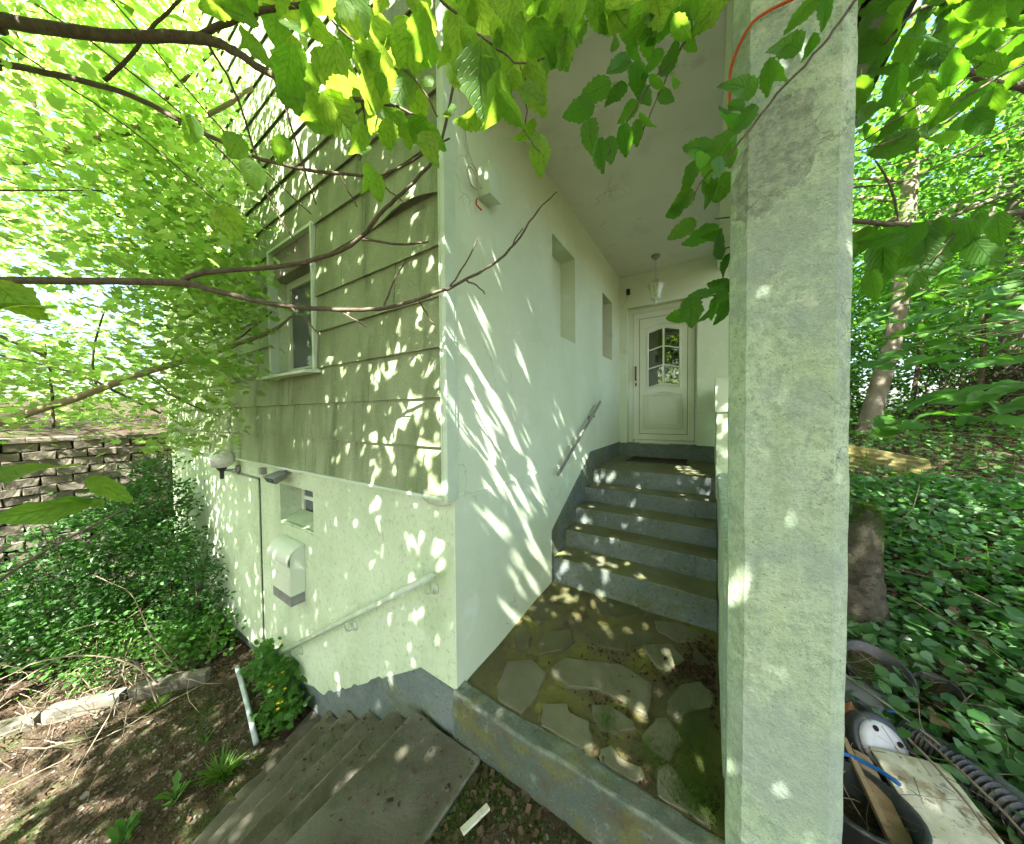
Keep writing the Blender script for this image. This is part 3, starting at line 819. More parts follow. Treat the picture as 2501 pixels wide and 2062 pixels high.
def leafmat(name, cols, trans, fac=0.45, rough=0.45, spec=0.35, veins=False, speck=True):
    """cols: dark and light upper side; trans: two colours of the light that comes through"""
    t = NT(name)
    ge = t.n('ShaderNodeNewGeometry').outputs['Random Per Island']
    oi = t.n('ShaderNodeObjectInfo').outputs['Random']
    rv = t.math('FRACT', t.math('ADD', t.math('MULTIPLY', ge, 7.31), t.math('MULTIPLY', oi, 3.77)))
    rv2 = t.math('FRACT', t.math('MULTIPLY', rv, 13.7))
    ca = t.mix(rv, cols[0], cols[1])
    ct = t.mix(rv2, trans[0], trans[1])
    nb = None
    if veins:
        uv = t.n('ShaderNodeUVMap').outputs[0]
        sx = t.n('ShaderNodeSeparateXYZ'); t.l(uv, sx.inputs[0])
        av = t.math('ABSOLUTE', t.math('SUBTRACT', sx.outputs[0], 0.5))
        wob = t.math('MULTIPLY', t.noise(5, 2, vec=uv), 0.9)
        ph = t.math('ADD', wob, t.math('SUBTRACT', t.math('MULTIPLY', sx.outputs[1], 8.0), t.math('MULTIPLY', av, 7.0)))
        tri = t.math('ABSOLUTE', t.math('SUBTRACT', t.math('FRACT', ph), 0.5))
        vein = t.rng(tri, 0.0, 0.11, 1.0, 0.0)
        mid = t.rng(av, 0.0, 0.022, 1.0, 0.0)
        vv = t.math('MAXIMUM', vein, mid)
        ca = t.mix(t.math('MULTIPLY', vv, 0.30), ca, (0.18, 0.30, 0.09))
        ct = t.mix(t.math('MULTIPLY', vv, 0.38), ct, (0.08, 0.22, 0.015))
        nb = t.bump(t.math('MULTIPLY', vv, -1.0), 0.9, 0.05)
        blot = t.rng(t.noise(6, 5, vec=uv, off=(0.3, 0, 0)), 0.38, 0.72, 0.0, 0.6)
        ct = t.mix(blot, ct, (0.13, 0.33, 0.012))
        if speck:
            hol = t.rng(t.noise(55, 2, vec=uv), 0.73, 0.78, 0.0, 0.8)
            ct = t.mix(hol, ct, (0.8, 0.85, 0.5))
    p = t.pbr(ca, rough, spec, nb, link=False)
    tr = t.n('ShaderNodeBsdfTranslucent')
    t.l(ct, tr.inputs[0])
    mx = t.n('ShaderNodeMixShader'); mx.inputs[0].default_value = fac
    t.l(p.outputs[0], mx.inputs[1]); t.l(tr.outputs[0], mx.inputs[2])
    t.l(mx.outputs[0], t.out.inputs[0])
    return t.m


ALG = (0.30, 0.36, 0.16)
M = {}
M['wall'] = surf('wall_paint', (0.575, 0.665, 0.465), (0.47, 0.56, 0.365), 1.3, 0.85, 0.25,
                 [((0.36, 0.46, 0.26), 2.0, 0.48, 0.74, 0.65, (1, 1, 0.40)), ((0.26, 0.33, 0.21), 34, 0.52, 0.70, 0.55, (1, 1, 0.8)), ((0.16, 0.19, 0.13), 110, 0.58, 0.68, 0.5), ((0.10, 0.12, 0.08), 260, 0.66, 0.72, 0.6), ((0.70, 0.78, 0.64), 6, 0.58, 0.76, 0.5), ((0.22, 0.27, 0.15), 4.5, 0.64, 0.74, 0.55, (1, 1, 0.22))],
                 ((120, 0.4, 0.005), (26, 0.25, 0.012), (7, 0.2, 0.03)), crack=0.8)
M['porch'] = surf('porch_wall_paint', (0.60, 0.68, 0.515), (0.525, 0.61, 0.42), 0.9, 0.8, 0.3,
                  [((0.50, 0.60, 0.36), 1.5, 0.55, 0.85, 0.45, (1, 1, 0.6)), ((0.40, 0.48, 0.34), 55, 0.56, 0.74, 0.35), ((0.25, 0.29, 0.21), 190, 0.64, 0.72, 0.45), ((0.2, 0.22, 0.18), 9, 0.72, 0.78, 0.5, (1, 3, 1)), ((0.36, 0.42, 0.24), 3.4, 0.62, 0.8, 0.45, (1, 1, 0.25)), ((0.72, 0.80, 0.70), 4, 0.56, 0.75, 0.5)],
                  ((160, 0.25, 0.004), (30, 0.15, 0.01), (6, 0.2, 0.03)), crack=0.7)
M['ceiling'] = surf('ceiling_paint', (0.69, 0.70, 0.63), (0.62, 0.64, 0.56), 1.2, 0.85, 0.2, [((0.38, 0.40, 0.30), 1.6, 0.52, 0.72, 0.4), ((0.30, 0.29, 0.22), 4, 0.62, 0.72, 0.35), ((0.3, 0.32, 0.26), 120, 0.62, 0.72, 0.3)], ((100, 0.15, 0.003), (5, 0.15, 0.03)), crack=0.5)
M['siding'] = surf('siding_fibre_cement', (0.25, 0.305, 0.165), (0.32, 0.37, 0.225), 1.1, 0.8, 0.2,
                   [((0.17, 0.215, 0.10), 2.4, 0.42, 0.64, 0.85, (1, 1, 0.25)), ((0.08, 0.105, 0.05), 3.0, 0.50, 0.70, 0.7, (1.6, 1, 0.2)), ((0.12, 0.14, 0.08), 150, 0.48, 0.64, 0.55), ((0.07, 0.085, 0.05), 300, 0.54, 0.66, 0.55), ((0.42, 0.46, 0.31), 60, 0.56, 0.70, 0.4), ((0.42, 0.46, 0.33), 3.2, 0.58, 0.78, 0.45, (1, 1, 0.35))],
                   ((170, 0.35, 0.003), (25, 0.12, 0.006)))
M['trim'] = surf('trim_paint', (0.56, 0.65, 0.52), (0.47, 0.57, 0.42), 3, 0.55, 0.4, [((0.25, 0.32, 0.18), 30, 0.62, 0.78, 0.5, (1, 1, 0.2))], ((80, 0.08, 0.002),))
M['white'] = surf('white_lacquer', (0.62, 0.67, 0.53), (0.55, 0.61, 0.46), 2, 0.35, 0.45, [((0.45, 0.48, 0.38), 40, 0.68, 0.85, 0.3)], ((60, 0.04, 0.002),))
M['bluegrey'] = surf('step_paint', (0.105, 0.135, 0.122), (0.15, 0.18, 0.165), 4, 0.75, 0.25,
                     [((0.10, 0.115, 0.035), 2.4, 0.46, 0.66, 0.7, (0.5, 1.5, 1)), ((0.24, 0.27, 0.23), 26, 0.56, 0.70, 0.6), ((0.04, 0.055, 0.04), 48, 0.54, 0.68, 0.7), ((0.19, 0.225, 0.205), 7, 0.54, 0.72, 0.6), ((0.30, 0.30, 0.25), 120, 0.62, 0.70, 0.5), ((0.05, 0.05, 0.03), 10, 0.62, 0.74, 0.6, (1, 1, 0.3))],
                     ((110, 0.35, 0.004), (20, 0.2, 0.01)))
M['tread'] = surf('step_tread_algae', (0.10, 0.105, 0.045), (0.15, 0.155, 0.095), 3, 0.75, 0.3,
                  [((0.13, 0.15, 0.04), 5, 0.48, 0.70, 0.7), ((0.30, 0.30, 0.24), 30, 0.62, 0.76, 0.5), ((0.07, 0.07, 0.04), 60, 0.64, 0.76, 0.6)], ((120, 0.35, 0.004),))
M['concrete'] = surf('old_concrete', (0.085, 0.08, 0.058), (0.125, 0.118, 0.09), 3, 0.95, 0.1,
                     [((0.06, 0.06, 0.035), 3.2, 0.46, 0.64, 0.8), ((0.09, 0.10, 0.05), 4, 0.50, 0.72, 0.7), ((0.06, 0.08, 0.02), 9, 0.62, 0.74, 0.7), ((0.26, 0.25, 0.21), 80, 0.62, 0.72, 0.5), ((0.045, 0.045, 0.035), 120, 0.62, 0.70, 0.7), ((0.30, 0.34, 0.30), 12, 0.68, 0.78, 0.6)],
                     ((150, 0.6, 0.005), (30, 0.35, 0.012)), wear=(0.23, 0.22, 0.175), crack=1.3)
M['kerb'] = surf('kerb_paint_worn', (0.07, 0.10, 0.082), (0.095, 0.10, 0.07), 5, 0.85, 0.2,
                 [((0.12, 0.125, 0.035), 5, 0.46, 0.64, 0.75), ((0.19, 0.26, 0.24), 8, 0.56, 0.70, 0.7), ((0.085, 0.075, 0.045), 9, 0.50, 0.66, 0.75), ((0.26, 0.26, 0.21), 90, 0.58, 0.70, 0.5), ((0.035, 0.035, 0.025), 70, 0.56, 0.68, 0.65)],
                 ((130, 0.5, 0.005), (22, 0.3, 0.012)), wear=(0.24, 0.26, 0.21))
M['paving'] = surf('paving_mortar', (0.112, 0.108, 0.042), (0.085, 0.075, 0.042), 3.5, 0.9, 0.15,
                   [((0.13, 0.13, 0.024), 2.2, 0.44, 0.62, 0.8), ((0.05, 0.036, 0.022), 4, 0.55, 0.68, 0.8), ((0.30, 0.28, 0.22), 90, 0.64, 0.74, 0.5), ((0.05, 0.04, 0.03), 100, 0.60, 0.70, 0.7)], ((140, 0.5, 0.005), (24, 0.4, 0.014)))
M['stone'] = surf('flagstone', (0.105, 0.107, 0.058), (0.138, 0.135, 0.085), 5, 0.85, 0.25,
                  [((0.15, 0.155, 0.04), 2.2, 0.50, 0.70, 0.6), ((0.09, 0.095, 0.06), 12, 0.58, 0.74, 0.6), ((0.32, 0.30, 0.24), 70, 0.64, 0.76, 0.4)], ((120, 0.3, 0.003), (18, 0.25, 0.01)))
M['stonewet'] = surf('flagstone_dark', (0.062, 0.064, 0.03), (0.085, 0.087, 0.036), 5, 0.6, 0.35,
                     [((0.19, 0.19, 0.045), 2.2, 0.55, 0.75, 0.5), ((0.06, 0.06, 0.035), 12, 0.58, 0.74, 0.6)], ((120, 0.25, 0.003),))
M['soil'] = surf('soil', (0.05, 0.036, 0.024), (0.08, 0.06, 0.04), 4, 1.0, 0.05,
                 [((0.15, 0.12, 0.082), 60, 0.58, 0.70, 0.6), ((0.045, 0.075, 0.018), 2.2, 0.48, 0.66, 0.75), ((0.028, 0.022, 0.016), 38, 0.56, 0.68, 0.7), ((0.24, 0.21, 0.16), 170, 0.60, 0.68, 0.5)],
                 ((70, 0.9, 0.02), (12, 0.5, 0.04)))
M['forest'] = M['soil']
M['moss'] = leafmat('moss_green', ((0.035, 0.085, 0.012), (0.085, 0.15, 0.02)), ((0.08, 0.2, 0.02), (0.12, 0.25, 0.03)), 0.25, 0.8, 0.1)
M['bark'] = surf('bark_dark', (0.085, 0.065, 0.045), (0.12, 0.10, 0.07), 20, 0.9, 0.15, [((0.04, 0.03, 0.022), 60, 0.52, 0.68, 0.8, (1, 1, 0.4)), ((0.12, 0.15, 0.07), 12, 0.6, 0.75, 0.5)], ((150, 0.6, 0.004),))
M['barktan'] = surf('bark_tan', (0.24, 0.20, 0.12), (0.20, 0.19, 0.10), 12, 0.85, 0.15, [((0.10, 0.09, 0.05), 50, 0.56, 0.70, 0.6)], ((130, 0.4, 0.004),))
M['barkgrey'] = surf('bark_grey', (0.115, 0.10, 0.072), (0.17, 0.15, 0.115), 5, 0.9, 0.15, [((0.09, 0.08, 0.055), 14, 0.54, 0.7, 0.8, (1, 1, 0.35)), ((0.14, 0.17, 0.08), 4, 0.58, 0.75, 0.5), ((0.28, 0.26, 0.22), 9, 0.66, 0.78, 0.5, (1, 1, 2.5))], ((60, 0.6, 0.01),))
M['twig'] = surf('dry_twig', (0.20, 0.155, 0.10), (0.28, 0.24, 0.17), 15, 0.9, 0.1, (), ((100, 0.3, 0.003),))
M['darktwig'] = surf('dark_twig', (0.06, 0.045, 0.03), (0.10, 0.08, 0.055), 10, 0.95, 0.1, (), ((100, 0.3, 0.003),))
M['hazel'] = leafmat('hazel_leaf', ((0.06, 0.135, 0.03), (0.10, 0.19, 0.04)), ((0.28, 0.58, 0.03), (0.64, 0.82, 0.08)), 0.60, 0.5, 0.3, True)
M['cherry'] = leafmat('cherry_leaf', ((0.035, 0.10, 0.022), (0.06, 0.15, 0.03)), ((0.14, 0.46, 0.012), (0.28, 0.60, 0.02)), 0.50, 0.4, 0.4, True, False)
M['maple'] = leafmat('maple_leaf', ((0.08, 0.17, 0.045), (0.14, 0.24, 0.07)), ((0.40, 0.68, 0.12), (0.66, 0.84, 0.24)), 0.62, 0.5, 0.3)
M['canopy'] = leafmat('canopy_leaf', ((0.06, 0.13, 0.03), (0.09, 0.17, 0.035)), ((0.20, 0.38, 0.03), (0.30, 0.48, 0.05)), 0.5, 0.5, 0.3)
M['wood'] = leafmat('woodland_leaf', ((0.035, 0.10, 0.020), (0.07, 0.155, 0.03)), ((0.09, 0.32, 0.02), (0.26, 0.52, 0.04)), 0.46, 0.5, 0.3)
M['shrub'] = leafmat('shrub_leaf', ((0.028, 0.085, 0.020), (0.055, 0.135, 0.030)), ((0.05, 0.22, 0.02), (0.12, 0.34, 0.03)), 0.35, 0.42, 0.4)
M['herb'] = leafmat('herb_leaf', ((0.05, 0.135, 0.025), (0.08, 0.19, 0.03)), ((0.10, 0.36, 0.02), (0.2, 0.5, 0.03)), 0.42, 0.55, 0.3)
M['ivy'] = leafmat('ground_ivy_leaf', ((0.028, 0.095, 0.022), (0.12, 0.22, 0.09)), ((0.08, 0.34, 0.02), (0.16, 0.46, 0.04)), 0.38, 0.38, 0.45)
M['grass'] = leafmat('grass_blade', ((0.07, 0.16, 0.02), (0.12, 0.22, 0.03)), ((0.16, 0.4, 0.02), (0.25, 0.5, 0.03)), 0.4, 0.5, 0.3)
M['litter'] = leafmat('leaf_litter', ((0.04, 0.028, 0.018), (0.15, 0.10, 0.065)), ((0.12, 0.07, 0.03), (0.2, 0.12, 0.05)), 0.15, 0.9, 0.1)
M['crumb'] = leafmat('soil_crumb', ((0.03, 0.020, 0.012), (0.09, 0.055, 0.035)), ((0.1, 0.06, 0.03), (0.1, 0.06, 0.03)), 0.05, 0.95, 0.05)
M['yellow'] = surf('petal_yellow', (0.75, 0.52, 0.03), None, 3, 0.6, 0.3, (), ())
M['metal'] = surf('grey_metal', (0.20, 0.21, 0.20), (0.28, 0.29, 0.27), 8, 0.5, 0.5, [((0.12, 0.10, 0.07), 30, 0.62, 0.75, 0.5)], ((60, 0.1, 0.002),), 0.3)
M['railpaint'] = surf('rail_paint', (0.50, 0.57, 0.44), (0.40, 0.47, 0.32), 8, 0.6, 0.35, [((0.20, 0.24, 0.13), 50, 0.58, 0.72, 0.5), ((0.25, 0.12, 0.05), 18, 0.70, 0.76, 0.6)], ((90, 0.15, 0.002),))
M['glass'] = surf('dark_pane', (0.012, 0.014, 0.013), None, 1, 0.02, 1.0, (), ((9, 0.06, 0.01),))
_pb_ = [q for q in M['glass'].node_tree.nodes if q.type == 'BSDF_PRINCIPLED'][0]
_pb_.inputs['Coat Weight'].default_value = 1.0; _pb_.inputs['Coat IOR'].default_value = 1.9; _pb_.inputs['Coat Roughness'].default_value = 0.02
M['greypane'] = surf('grey_pane', (0.10, 0.11, 0.12), None, 1, 0.08, 0.7, (), ())
t = NT('lantern_glass')
_tr = t.n('ShaderNodeBsdfTransparent'); _tr.inputs[0].default_value = (0.85, 0.88, 0.85, 1)
_gl = t.n('ShaderNodeBsdfGlossy'); _gl.inputs['Roughness'].default_value = 0.05; _gl.inputs['Color'].default_value = (0.8, 0.8, 0.8, 1)
_mx = t.n('ShaderNodeMixShader'); _mx.inputs[0].default_value = 0.18
t.l(_tr.outputs[0], _mx.inputs[1]); t.l(_gl.outputs[0], _mx.inputs[2]); t.l(_mx.outputs[0], t.out.inputs[0])
M['lanternglass'] = t.m
M['bronze'] = surf('bronze', (0.10, 0.05, 0.025), None, 1, 0.35, 0.6, (), (), 0.5)
M['black'] = surf('black_plastic', (0.017, 0.019, 0.020), (0.03, 0.032, 0.033), 6, 0.42, 0.4, [((0.10, 0.08, 0.055), 12, 0.52, 0.70, 0.6), ((0.14, 0.11, 0.08), 60, 0.58, 0.70, 0.5)], ((40, 0.15, 0.003),))
M['greyplastic'] = surf('grey_plastic', (0.075, 0.085, 0.09), (0.10, 0.11, 0.115), 5, 0.45, 0.4, [((0.15, 0.12, 0.085), 12, 0.52, 0.70, 0.55), ((0.04, 0.035, 0.03), 50, 0.58, 0.70, 0.5)], ((40, 0.15, 0.003),))
M['blue'] = surf('blue_plastic', (0.01, 0.10, 0.32), None, 1, 0.4, 0.4, (), ())
M['orange'] = surf('orange_plastic', (0.62, 0.14, 0.035), (0.5, 0.2, 0.1), 8, 0.5, 0.3, [((0.7, 0.6, 0.55), 14, 0.6, 0.75, 0.6)], ())
M['hub'] = surf('hub_plastic', (0.50, 0.50, 0.52), (0.38, 0.38, 0.40), 8, 0.4, 0.4, [((0.16, 0.14, 0.12), 20, 0.6, 0.75, 0.5)], ())
M['board'] = surf('peeling_board', (0.62, 0.60, 0.50), (0.52, 0.50, 0.38), 5, 0.7, 0.2, [((0.22, 0.15, 0.08), 6, 0.52, 0.62, 0.85), ((0.30, 0.28, 0.18), 3, 0.45, 0.6, 0.6), ((0.07, 0.05, 0.03), 24, 0.56, 0.68, 0.7), ((0.05, 0.035, 0.02), 110, 0.60, 0.70, 0.6)], ((60, 0.3, 0.003),))
M['rawwood'] = surf('weathered_wood', (0.20, 0.13, 0.07), (0.30, 0.21, 0.12), 9, 0.85, 0.15, [((0.07, 0.05, 0.03), 40, 0.55, 0.70, 0.7, (0.2, 1, 1))], ((90, 0.4, 0.004),))
M['sheet'] = surf('yellow_sheet', (0.15, 0.13, 0.035), (0.11, 0.10, 0.035), 3, 0.5, 0.35, [((0.10, 0.10, 0.03), 8, 0.55, 0.72, 0.7), ((0.05, 0.05, 0.02), 40, 0.62, 0.74, 0.6)], ((30, 0.1, 0.003),))
M['block'] = surf('split_block', (0.115, 0.10, 0.078), (0.175, 0.155, 0.12), 2.5, 0.95, 0.1, [((0.10, 0.095, 0.07), 8, 0.52, 0.7, 0.7), ((0.26, 0.24, 0.20), 40, 0.62, 0.74, 0.5), ((0.12, 0.15, 0.05), 4, 0.6, 0.75, 0.5)], ((40, 0.7, 0.012),))
M['board_dirty'] = None
M['peb'] = surf('garden_stone', (0.11, 0.10, 0.08), (0.17, 0.15, 0.12), 9, 0.9, 0.15, (), ((60, 0.4, 0.005),))
M['joint'] = surf('block_joint', (0.022, 0.018, 0.014), None, 1, 1.0, 0.05, (), ())
M['pipe'] = surf('pale_pipe', (0.42, 0.50, 0.49), (0.34, 0.40, 0.38), 9, 0.55, 0.3, [((0.16, 0.15, 0.12), 14, 0.6, 0.72, 0.7)], ((60, 0.1, 0.002),))
M['redcable'] = surf('red_cable', (0.50, 0.075, 0.018), None, 1, 0.5, 0.3, (), ())
M['cable'] = surf('pale_cable', (0.45, 0.43, 0.35), None, 1, 0.5, 0.3, (), ())
M['mat'] = surf('doormat', (0.045, 0.032, 0.022), (0.075, 0.055, 0.035), 20, 1.0, 0.05, (), ((200, 0.8, 0.006),))
M['browneave'] = surf('eave_boards', (0.085, 0.045, 0.028), (0.12, 0.07, 0.045), 6, 0.8, 0.2, (), ((40, 0.3, 0.004),))
M['zinc'] = surf('gutter_grey', (0.24, 0.245, 0.22), (0.32, 0.32, 0.28), 5, 0.55, 0.4, [((0.10, 0.09, 0.06), 9, 0.56, 0.72, 0.6, (1, 0.3, 1))], ((40, 0.1, 0.002),), 0.2)
M['roof'] = surf('roof_tile', (0.10, 0.075, 0.06), (0.14, 0.11, 0.085), 5, 0.9, 0.1, (), ((40, 0.4, 0.01),))

t = NT('globe_acrylic')
_g = t.pbr(t.mix(t.rng(t.noise(30, 5), 0.5, 0.7), (0.66, 0.66, 0.58), (0.45, 0.46, 0.36)), 0.25, 0.5, t.bump(t.noise(60, 3), 0.3, 0.004))
_g.inputs['Transmission Weight'].default_value = 0.1
M['globe'] = t.m

# the pillar: cement render under old paint, with a grey patch where the paint has come off
t = NT('pillar_render')
c = t.mix(t.rng(t.noise(2.2, 5), 0.3, 0.7), (0.55, 0.65, 0.46), (0.42, 0.52, 0.35))
c = t.mix(t.rng(t.noise(24, 7, 0.75), 0.44, 0.62, 0, 0.75), c, (0.27, 0.35, 0.25))
c = t.mix(t.rng(t.noise(75, 5, 0.7, None, (9, 0, 0)), 0.54, 0.66, 0, 0.55), c, (0.24, 0.30, 0.20))
c = t.mix(t.rng(t.noise(1.6, 5, 0.6, (1, 1, 0.5), (2, 0, 7)), 0.46, 0.66, 0, 0.5), c, (0.40, 0.49, 0.38))
c = t.mix(t.rng(t.noise(5, 6, 0.7, (1, 1, 0.5), (4, 0, 0)), 0.55, 0.72, 0, 0.55), c, (0.46, 0.54, 0.30))
def blob(cx, cz, rx, rz):
    mp = t.mapped((1 / rx, 0, 1 / rz), (-cx / rx, 0, -cz / rz))
    ln = t.n('ShaderNodeVectorMath', operation='LENGTH'); t.l(mp, ln.inputs[0])
    return ln.outputs['Value']
dn = t.math('MULTIPLY', t.math('SUBTRACT', t.noise(13, 8, 0.72), 0.5), 1.5)
d1 = t.math('MINIMUM', blob(1.42, 2.50, 0.105, 0.14), blob(1.37, 2.37, 0.085, 0.12))
d1 = t.math('MINIMUM', d1, blob(1.46, 2.40, 0.06, 0.07))
m1 = t.rng(t.math('ADD', d1, dn), 0.92, 1.0, 1.0, 0.0)
d2 = t.math('MINIMUM', blob(1.38, 2.16, 0.07, 0.12), blob(1.46, 2.19, 0.06, 0.05))
m2 = t.rng(t.math('ADD', d2, dn), 0.85, 1.0, 0.55, 0.0)
mm = t.math('MAXIMUM', m1, m2)
grey = t.mix(t.rng(t.noise(30, 7, 0.75), 0.35, 0.62), (0.19, 0.22, 0.185), (0.38, 0.42, 0.32))
c = t.mix(t.math('MULTIPLY', mm, 0.92), c, grey)
c = t.mix(t.rng(t.noise(190, 4), 0.60, 0.68, 0, 0.75), c, (0.11, 0.14, 0.09))
c = t.mix(t.rng(t.noise(34, 2), 0.745, 0.77, 0, 0.8), c, (0.06, 0.07, 0.05))
c = t.mix(t.rng(t.noise(6, 6, 0.7, (1, 1, 0.12), (1, 5, 0)), 0.52, 0.70, 0, 0.5), c, (0.30, 0.36, 0.20))
c = t.mix(t.rng(t.noise(2.6, 7, 0.72, None, (5, 1, 3)), 0.48, 0.58, 0, 0.6), c, (0.31, 0.38, 0.32))
c = t.mix(t.rng(t.noise(3.5, 7, 0.75, None, (8, 4, 2)), 0.58, 0.64, 0, 0.5), c, (0.68, 0.75, 0.58))
ck = cracks(t, 2.6, 0.010)
c = t.mix(t.math('MULTIPLY', ck, 0.55), c, (0.10, 0.11, 0.075))
nb = t.bump(ck, -0.6, 0.005)
nb = t.bump(t.noise(9, 6, 0.6, None, (2, 2, 2)), 0.6, 0.03, nb)
nb = t.bump(t.noise(120, 6, 0.7), 0.8, 0.007, nb)
nb = t.bump(t.noise(26, 6, 0.65), 0.8, 0.014, nb)
nb = t.bump(mm, -0.6, 0.004, nb)
t.pbr(c, 0.9, 0.15, nb)
M['pillar'] = t.m

# ------------------------------------------------------------------ ground
def sstep(a, b, x):
    t = np.clip((x - a) / (b - a), 0, 1)
    return t * t * (3 - 2 * t)


def ground_z(x, y):
    x = np.asarray(x, float); y = np.asarray(y, float)
    bumps = 0.03 * np.sin(1.7 * x + 0.8 * y) + 0.02 * np.sin(3.1 * y - 1.3 * x + 1) + 0.012 * np.sin(7.3 * x + 2.1) * np.sin(6.1 * y)
    left = -1.02 - 0.03 * np.clip(-x - 2, 0, 5) + bumps
    front = -0.275 + 0.35 * bumps - 0.10 * np.clip(-y - 2.2, 0, 6)
    hill = -0.12 + 0.185 * np.clip(y, 0, 7.6) + 0.03 * np.clip(x - 4, 0, 8) + bumps * 1.2
    hill = np.where(y < 0, front, hill)
    z = left + (front - left) * np.where(x < -0.32, 1, 1) * sstep(0, 1, (x + 1.80 - 0.36 * np.clip(-y, 0, 1.9)) / (1.44 - 0.36 * np.clip(-y, 0, 1.9)))
    z = z - 0.30 * sstep(-1.70, -1.55, x - 0.36 * np.clip(-y, 0, 1.9)) * sstep(0.22, 0.15, x) * sstep(-2.0, -1.9, y)
    z = z + (hill - z) * sstep(1.46, 1.60, x)
    inside = (y > 0.03) & (x < 1.47)
    z = np.where(inside & (x > -0.1), -0.45, z)
    z = np.where(inside & (x <= -0.1), -1.45, z)
    z = np.where((y > 9.0) & (x < 1.6), 1.3 + bumps, z)
    bank = 1.18 + 0.06 * np.clip(-x - 6.8, 0, 30) + bumps * 2
    z = z + (bank - z) * sstep(-6.72, -6.82, x)
    return z


def axis(lo, hi, fine, far, grow=1.35):
    a = list(np.arange(lo, hi + 1e-6, fine))
    s = fine
    while a[-1] < far: s *= grow; a.append(a[-1] + s)
    s = fine
    while a[0] > -far: s *= grow; a.insert(0, a[0] - s)
    return np.array(a)


gx = axis(-7.2, 4.6, 0.07, 120); gy = axis(-3.0, 8.0, 0.07, 120)
GX, GY = np.meshgrid(gx, gy)
GZ = ground_z(GX, GY) + rng.normal(0, 0.006, GX.shape)
nx = len(gx)
gv = np.stack([GX, GY, GZ], -1).reshape(-1, 3)
gf = [(j * nx + i, j * nx + i + 1, (j + 1) * nx + i + 1, (j + 1) * nx + i) for j in range(len(gy) - 1) for i in range(nx - 1)]
ground = mobj('ground', (gv, gf), M['soil'], smooth=True)
tag(ground, 'bare brown garden soil with moss sloping up to the wood', kind='structure')

# ------------------------------------------------------------------ house
house = thing('house', 'pale green rendered house with algae stained cladding and roofed front entrance', 'house', (-3, 1, -1))


def wall_cells(u0, u1, v0, v1, holes, mp, depth, back=None):
    us = sorted({u0, u1, *[h[0] for h in holes], *[h[1] for h in holes]})
    vs = sorted({v0, v1, *[h[2] for h in holes], *[h[3] for h in holes]})
    V, F = [], []
    def quad(a, b, c, d):
        k = len(V); V.extend([a, b, c, d]); F.append((k, k + 1, k + 2, k + 3))
    for i in range(len(us) - 1):
        for j in range(len(vs) - 1):
            cu, cv = (us[i] + us[i + 1]) / 2, (vs[j] + vs[j + 1]) / 2
            if any(h[0] < cu < h[1] and h[2] < cv < h[3] for h in holes): continue
            quad(mp(us[i], vs[j], 0), mp(us[i + 1], vs[j], 0), mp(us[i + 1], vs[j + 1], 0), mp(us[i], vs[j + 1], 0))
    for (a, b, c, d) in holes:
        for (p, q) in (((a, c), (b, c)), ((b, c), (b, d)), ((b, d), (a, d)), ((a, d), (a, c))):
            quad(mp(*p, 0), mp(*q, 0), mp(*q, depth), mp(*p, depth))
    return V, F


# cellar storey (plane y = 0) and the wall behind the cladding
mobj('cellar_wall', wall_cells(-6.6, 0.0, -1.6, 1.16, [(-2.32, -1.66, 0.60, 0.96)], lambda u, v, d: (u, d, v), 0.26), M['wall'], house)
mobj('upper_wall', wall_cells(-6.6, 0.0, 1.16, 9.0, [(-2.25, -1.46, 2.005, 3.145)], lambda u, v, d: (u, d + 0.002, v), 0.16), M['wall'], house)
mobj('end_wall', ([(-6.6, 0, -1.6), (-6.6, 9, -1.6), (-6.6, 9, 9.0), (-6.6, 0, 9.0)], [(0, 1, 2, 3)]), M['wall'], house)
mobj('back_wall', ([(-6.6, 9, -1.6), (1.6, 9, -1.6), (1.6, 9, 9.0), (-6.6, 9, 9.0)], [(0, 1, 2, 3)]), M['wall'], house)
mobj('side_wall', ([(1.6, 3.87, -0.6), (1.6, 9, -0.6), (1.6, 9, 9.0), (1.6, 3.87, 9.0)], [(0, 1, 2, 3)]), M['wall'], house)

# painted skirting that follows the garden steps
rr = random.Random(3)
edge = [(0.0, 0.0), (-0.306, 0.004)]
for k in range(1, 30):
    s = k / 30
    x = -0.306 - 1.35 * s
    edge.append((x, -0.0 - 0.86 * s + (rr.uniform(0, 0.028) if rr.random() < 0.5 and s > 0.12 else 0)))
edge += [(-1.72, -0.80), (-1.9, -0.86), (-2.79, -0.86), (-2.8, -0.97), (-4.06, -1.0), (-4.07, -0.92), (-6.59, -1.0), (-6.59, -1.55), (0.0, -1.55)]
mobj('painted_skirting', prism(edge, lambda p: (p[0], -0.007, p[1]), lambda p: (p[0], 0.0, p[1])), M['bluegrey'], house)

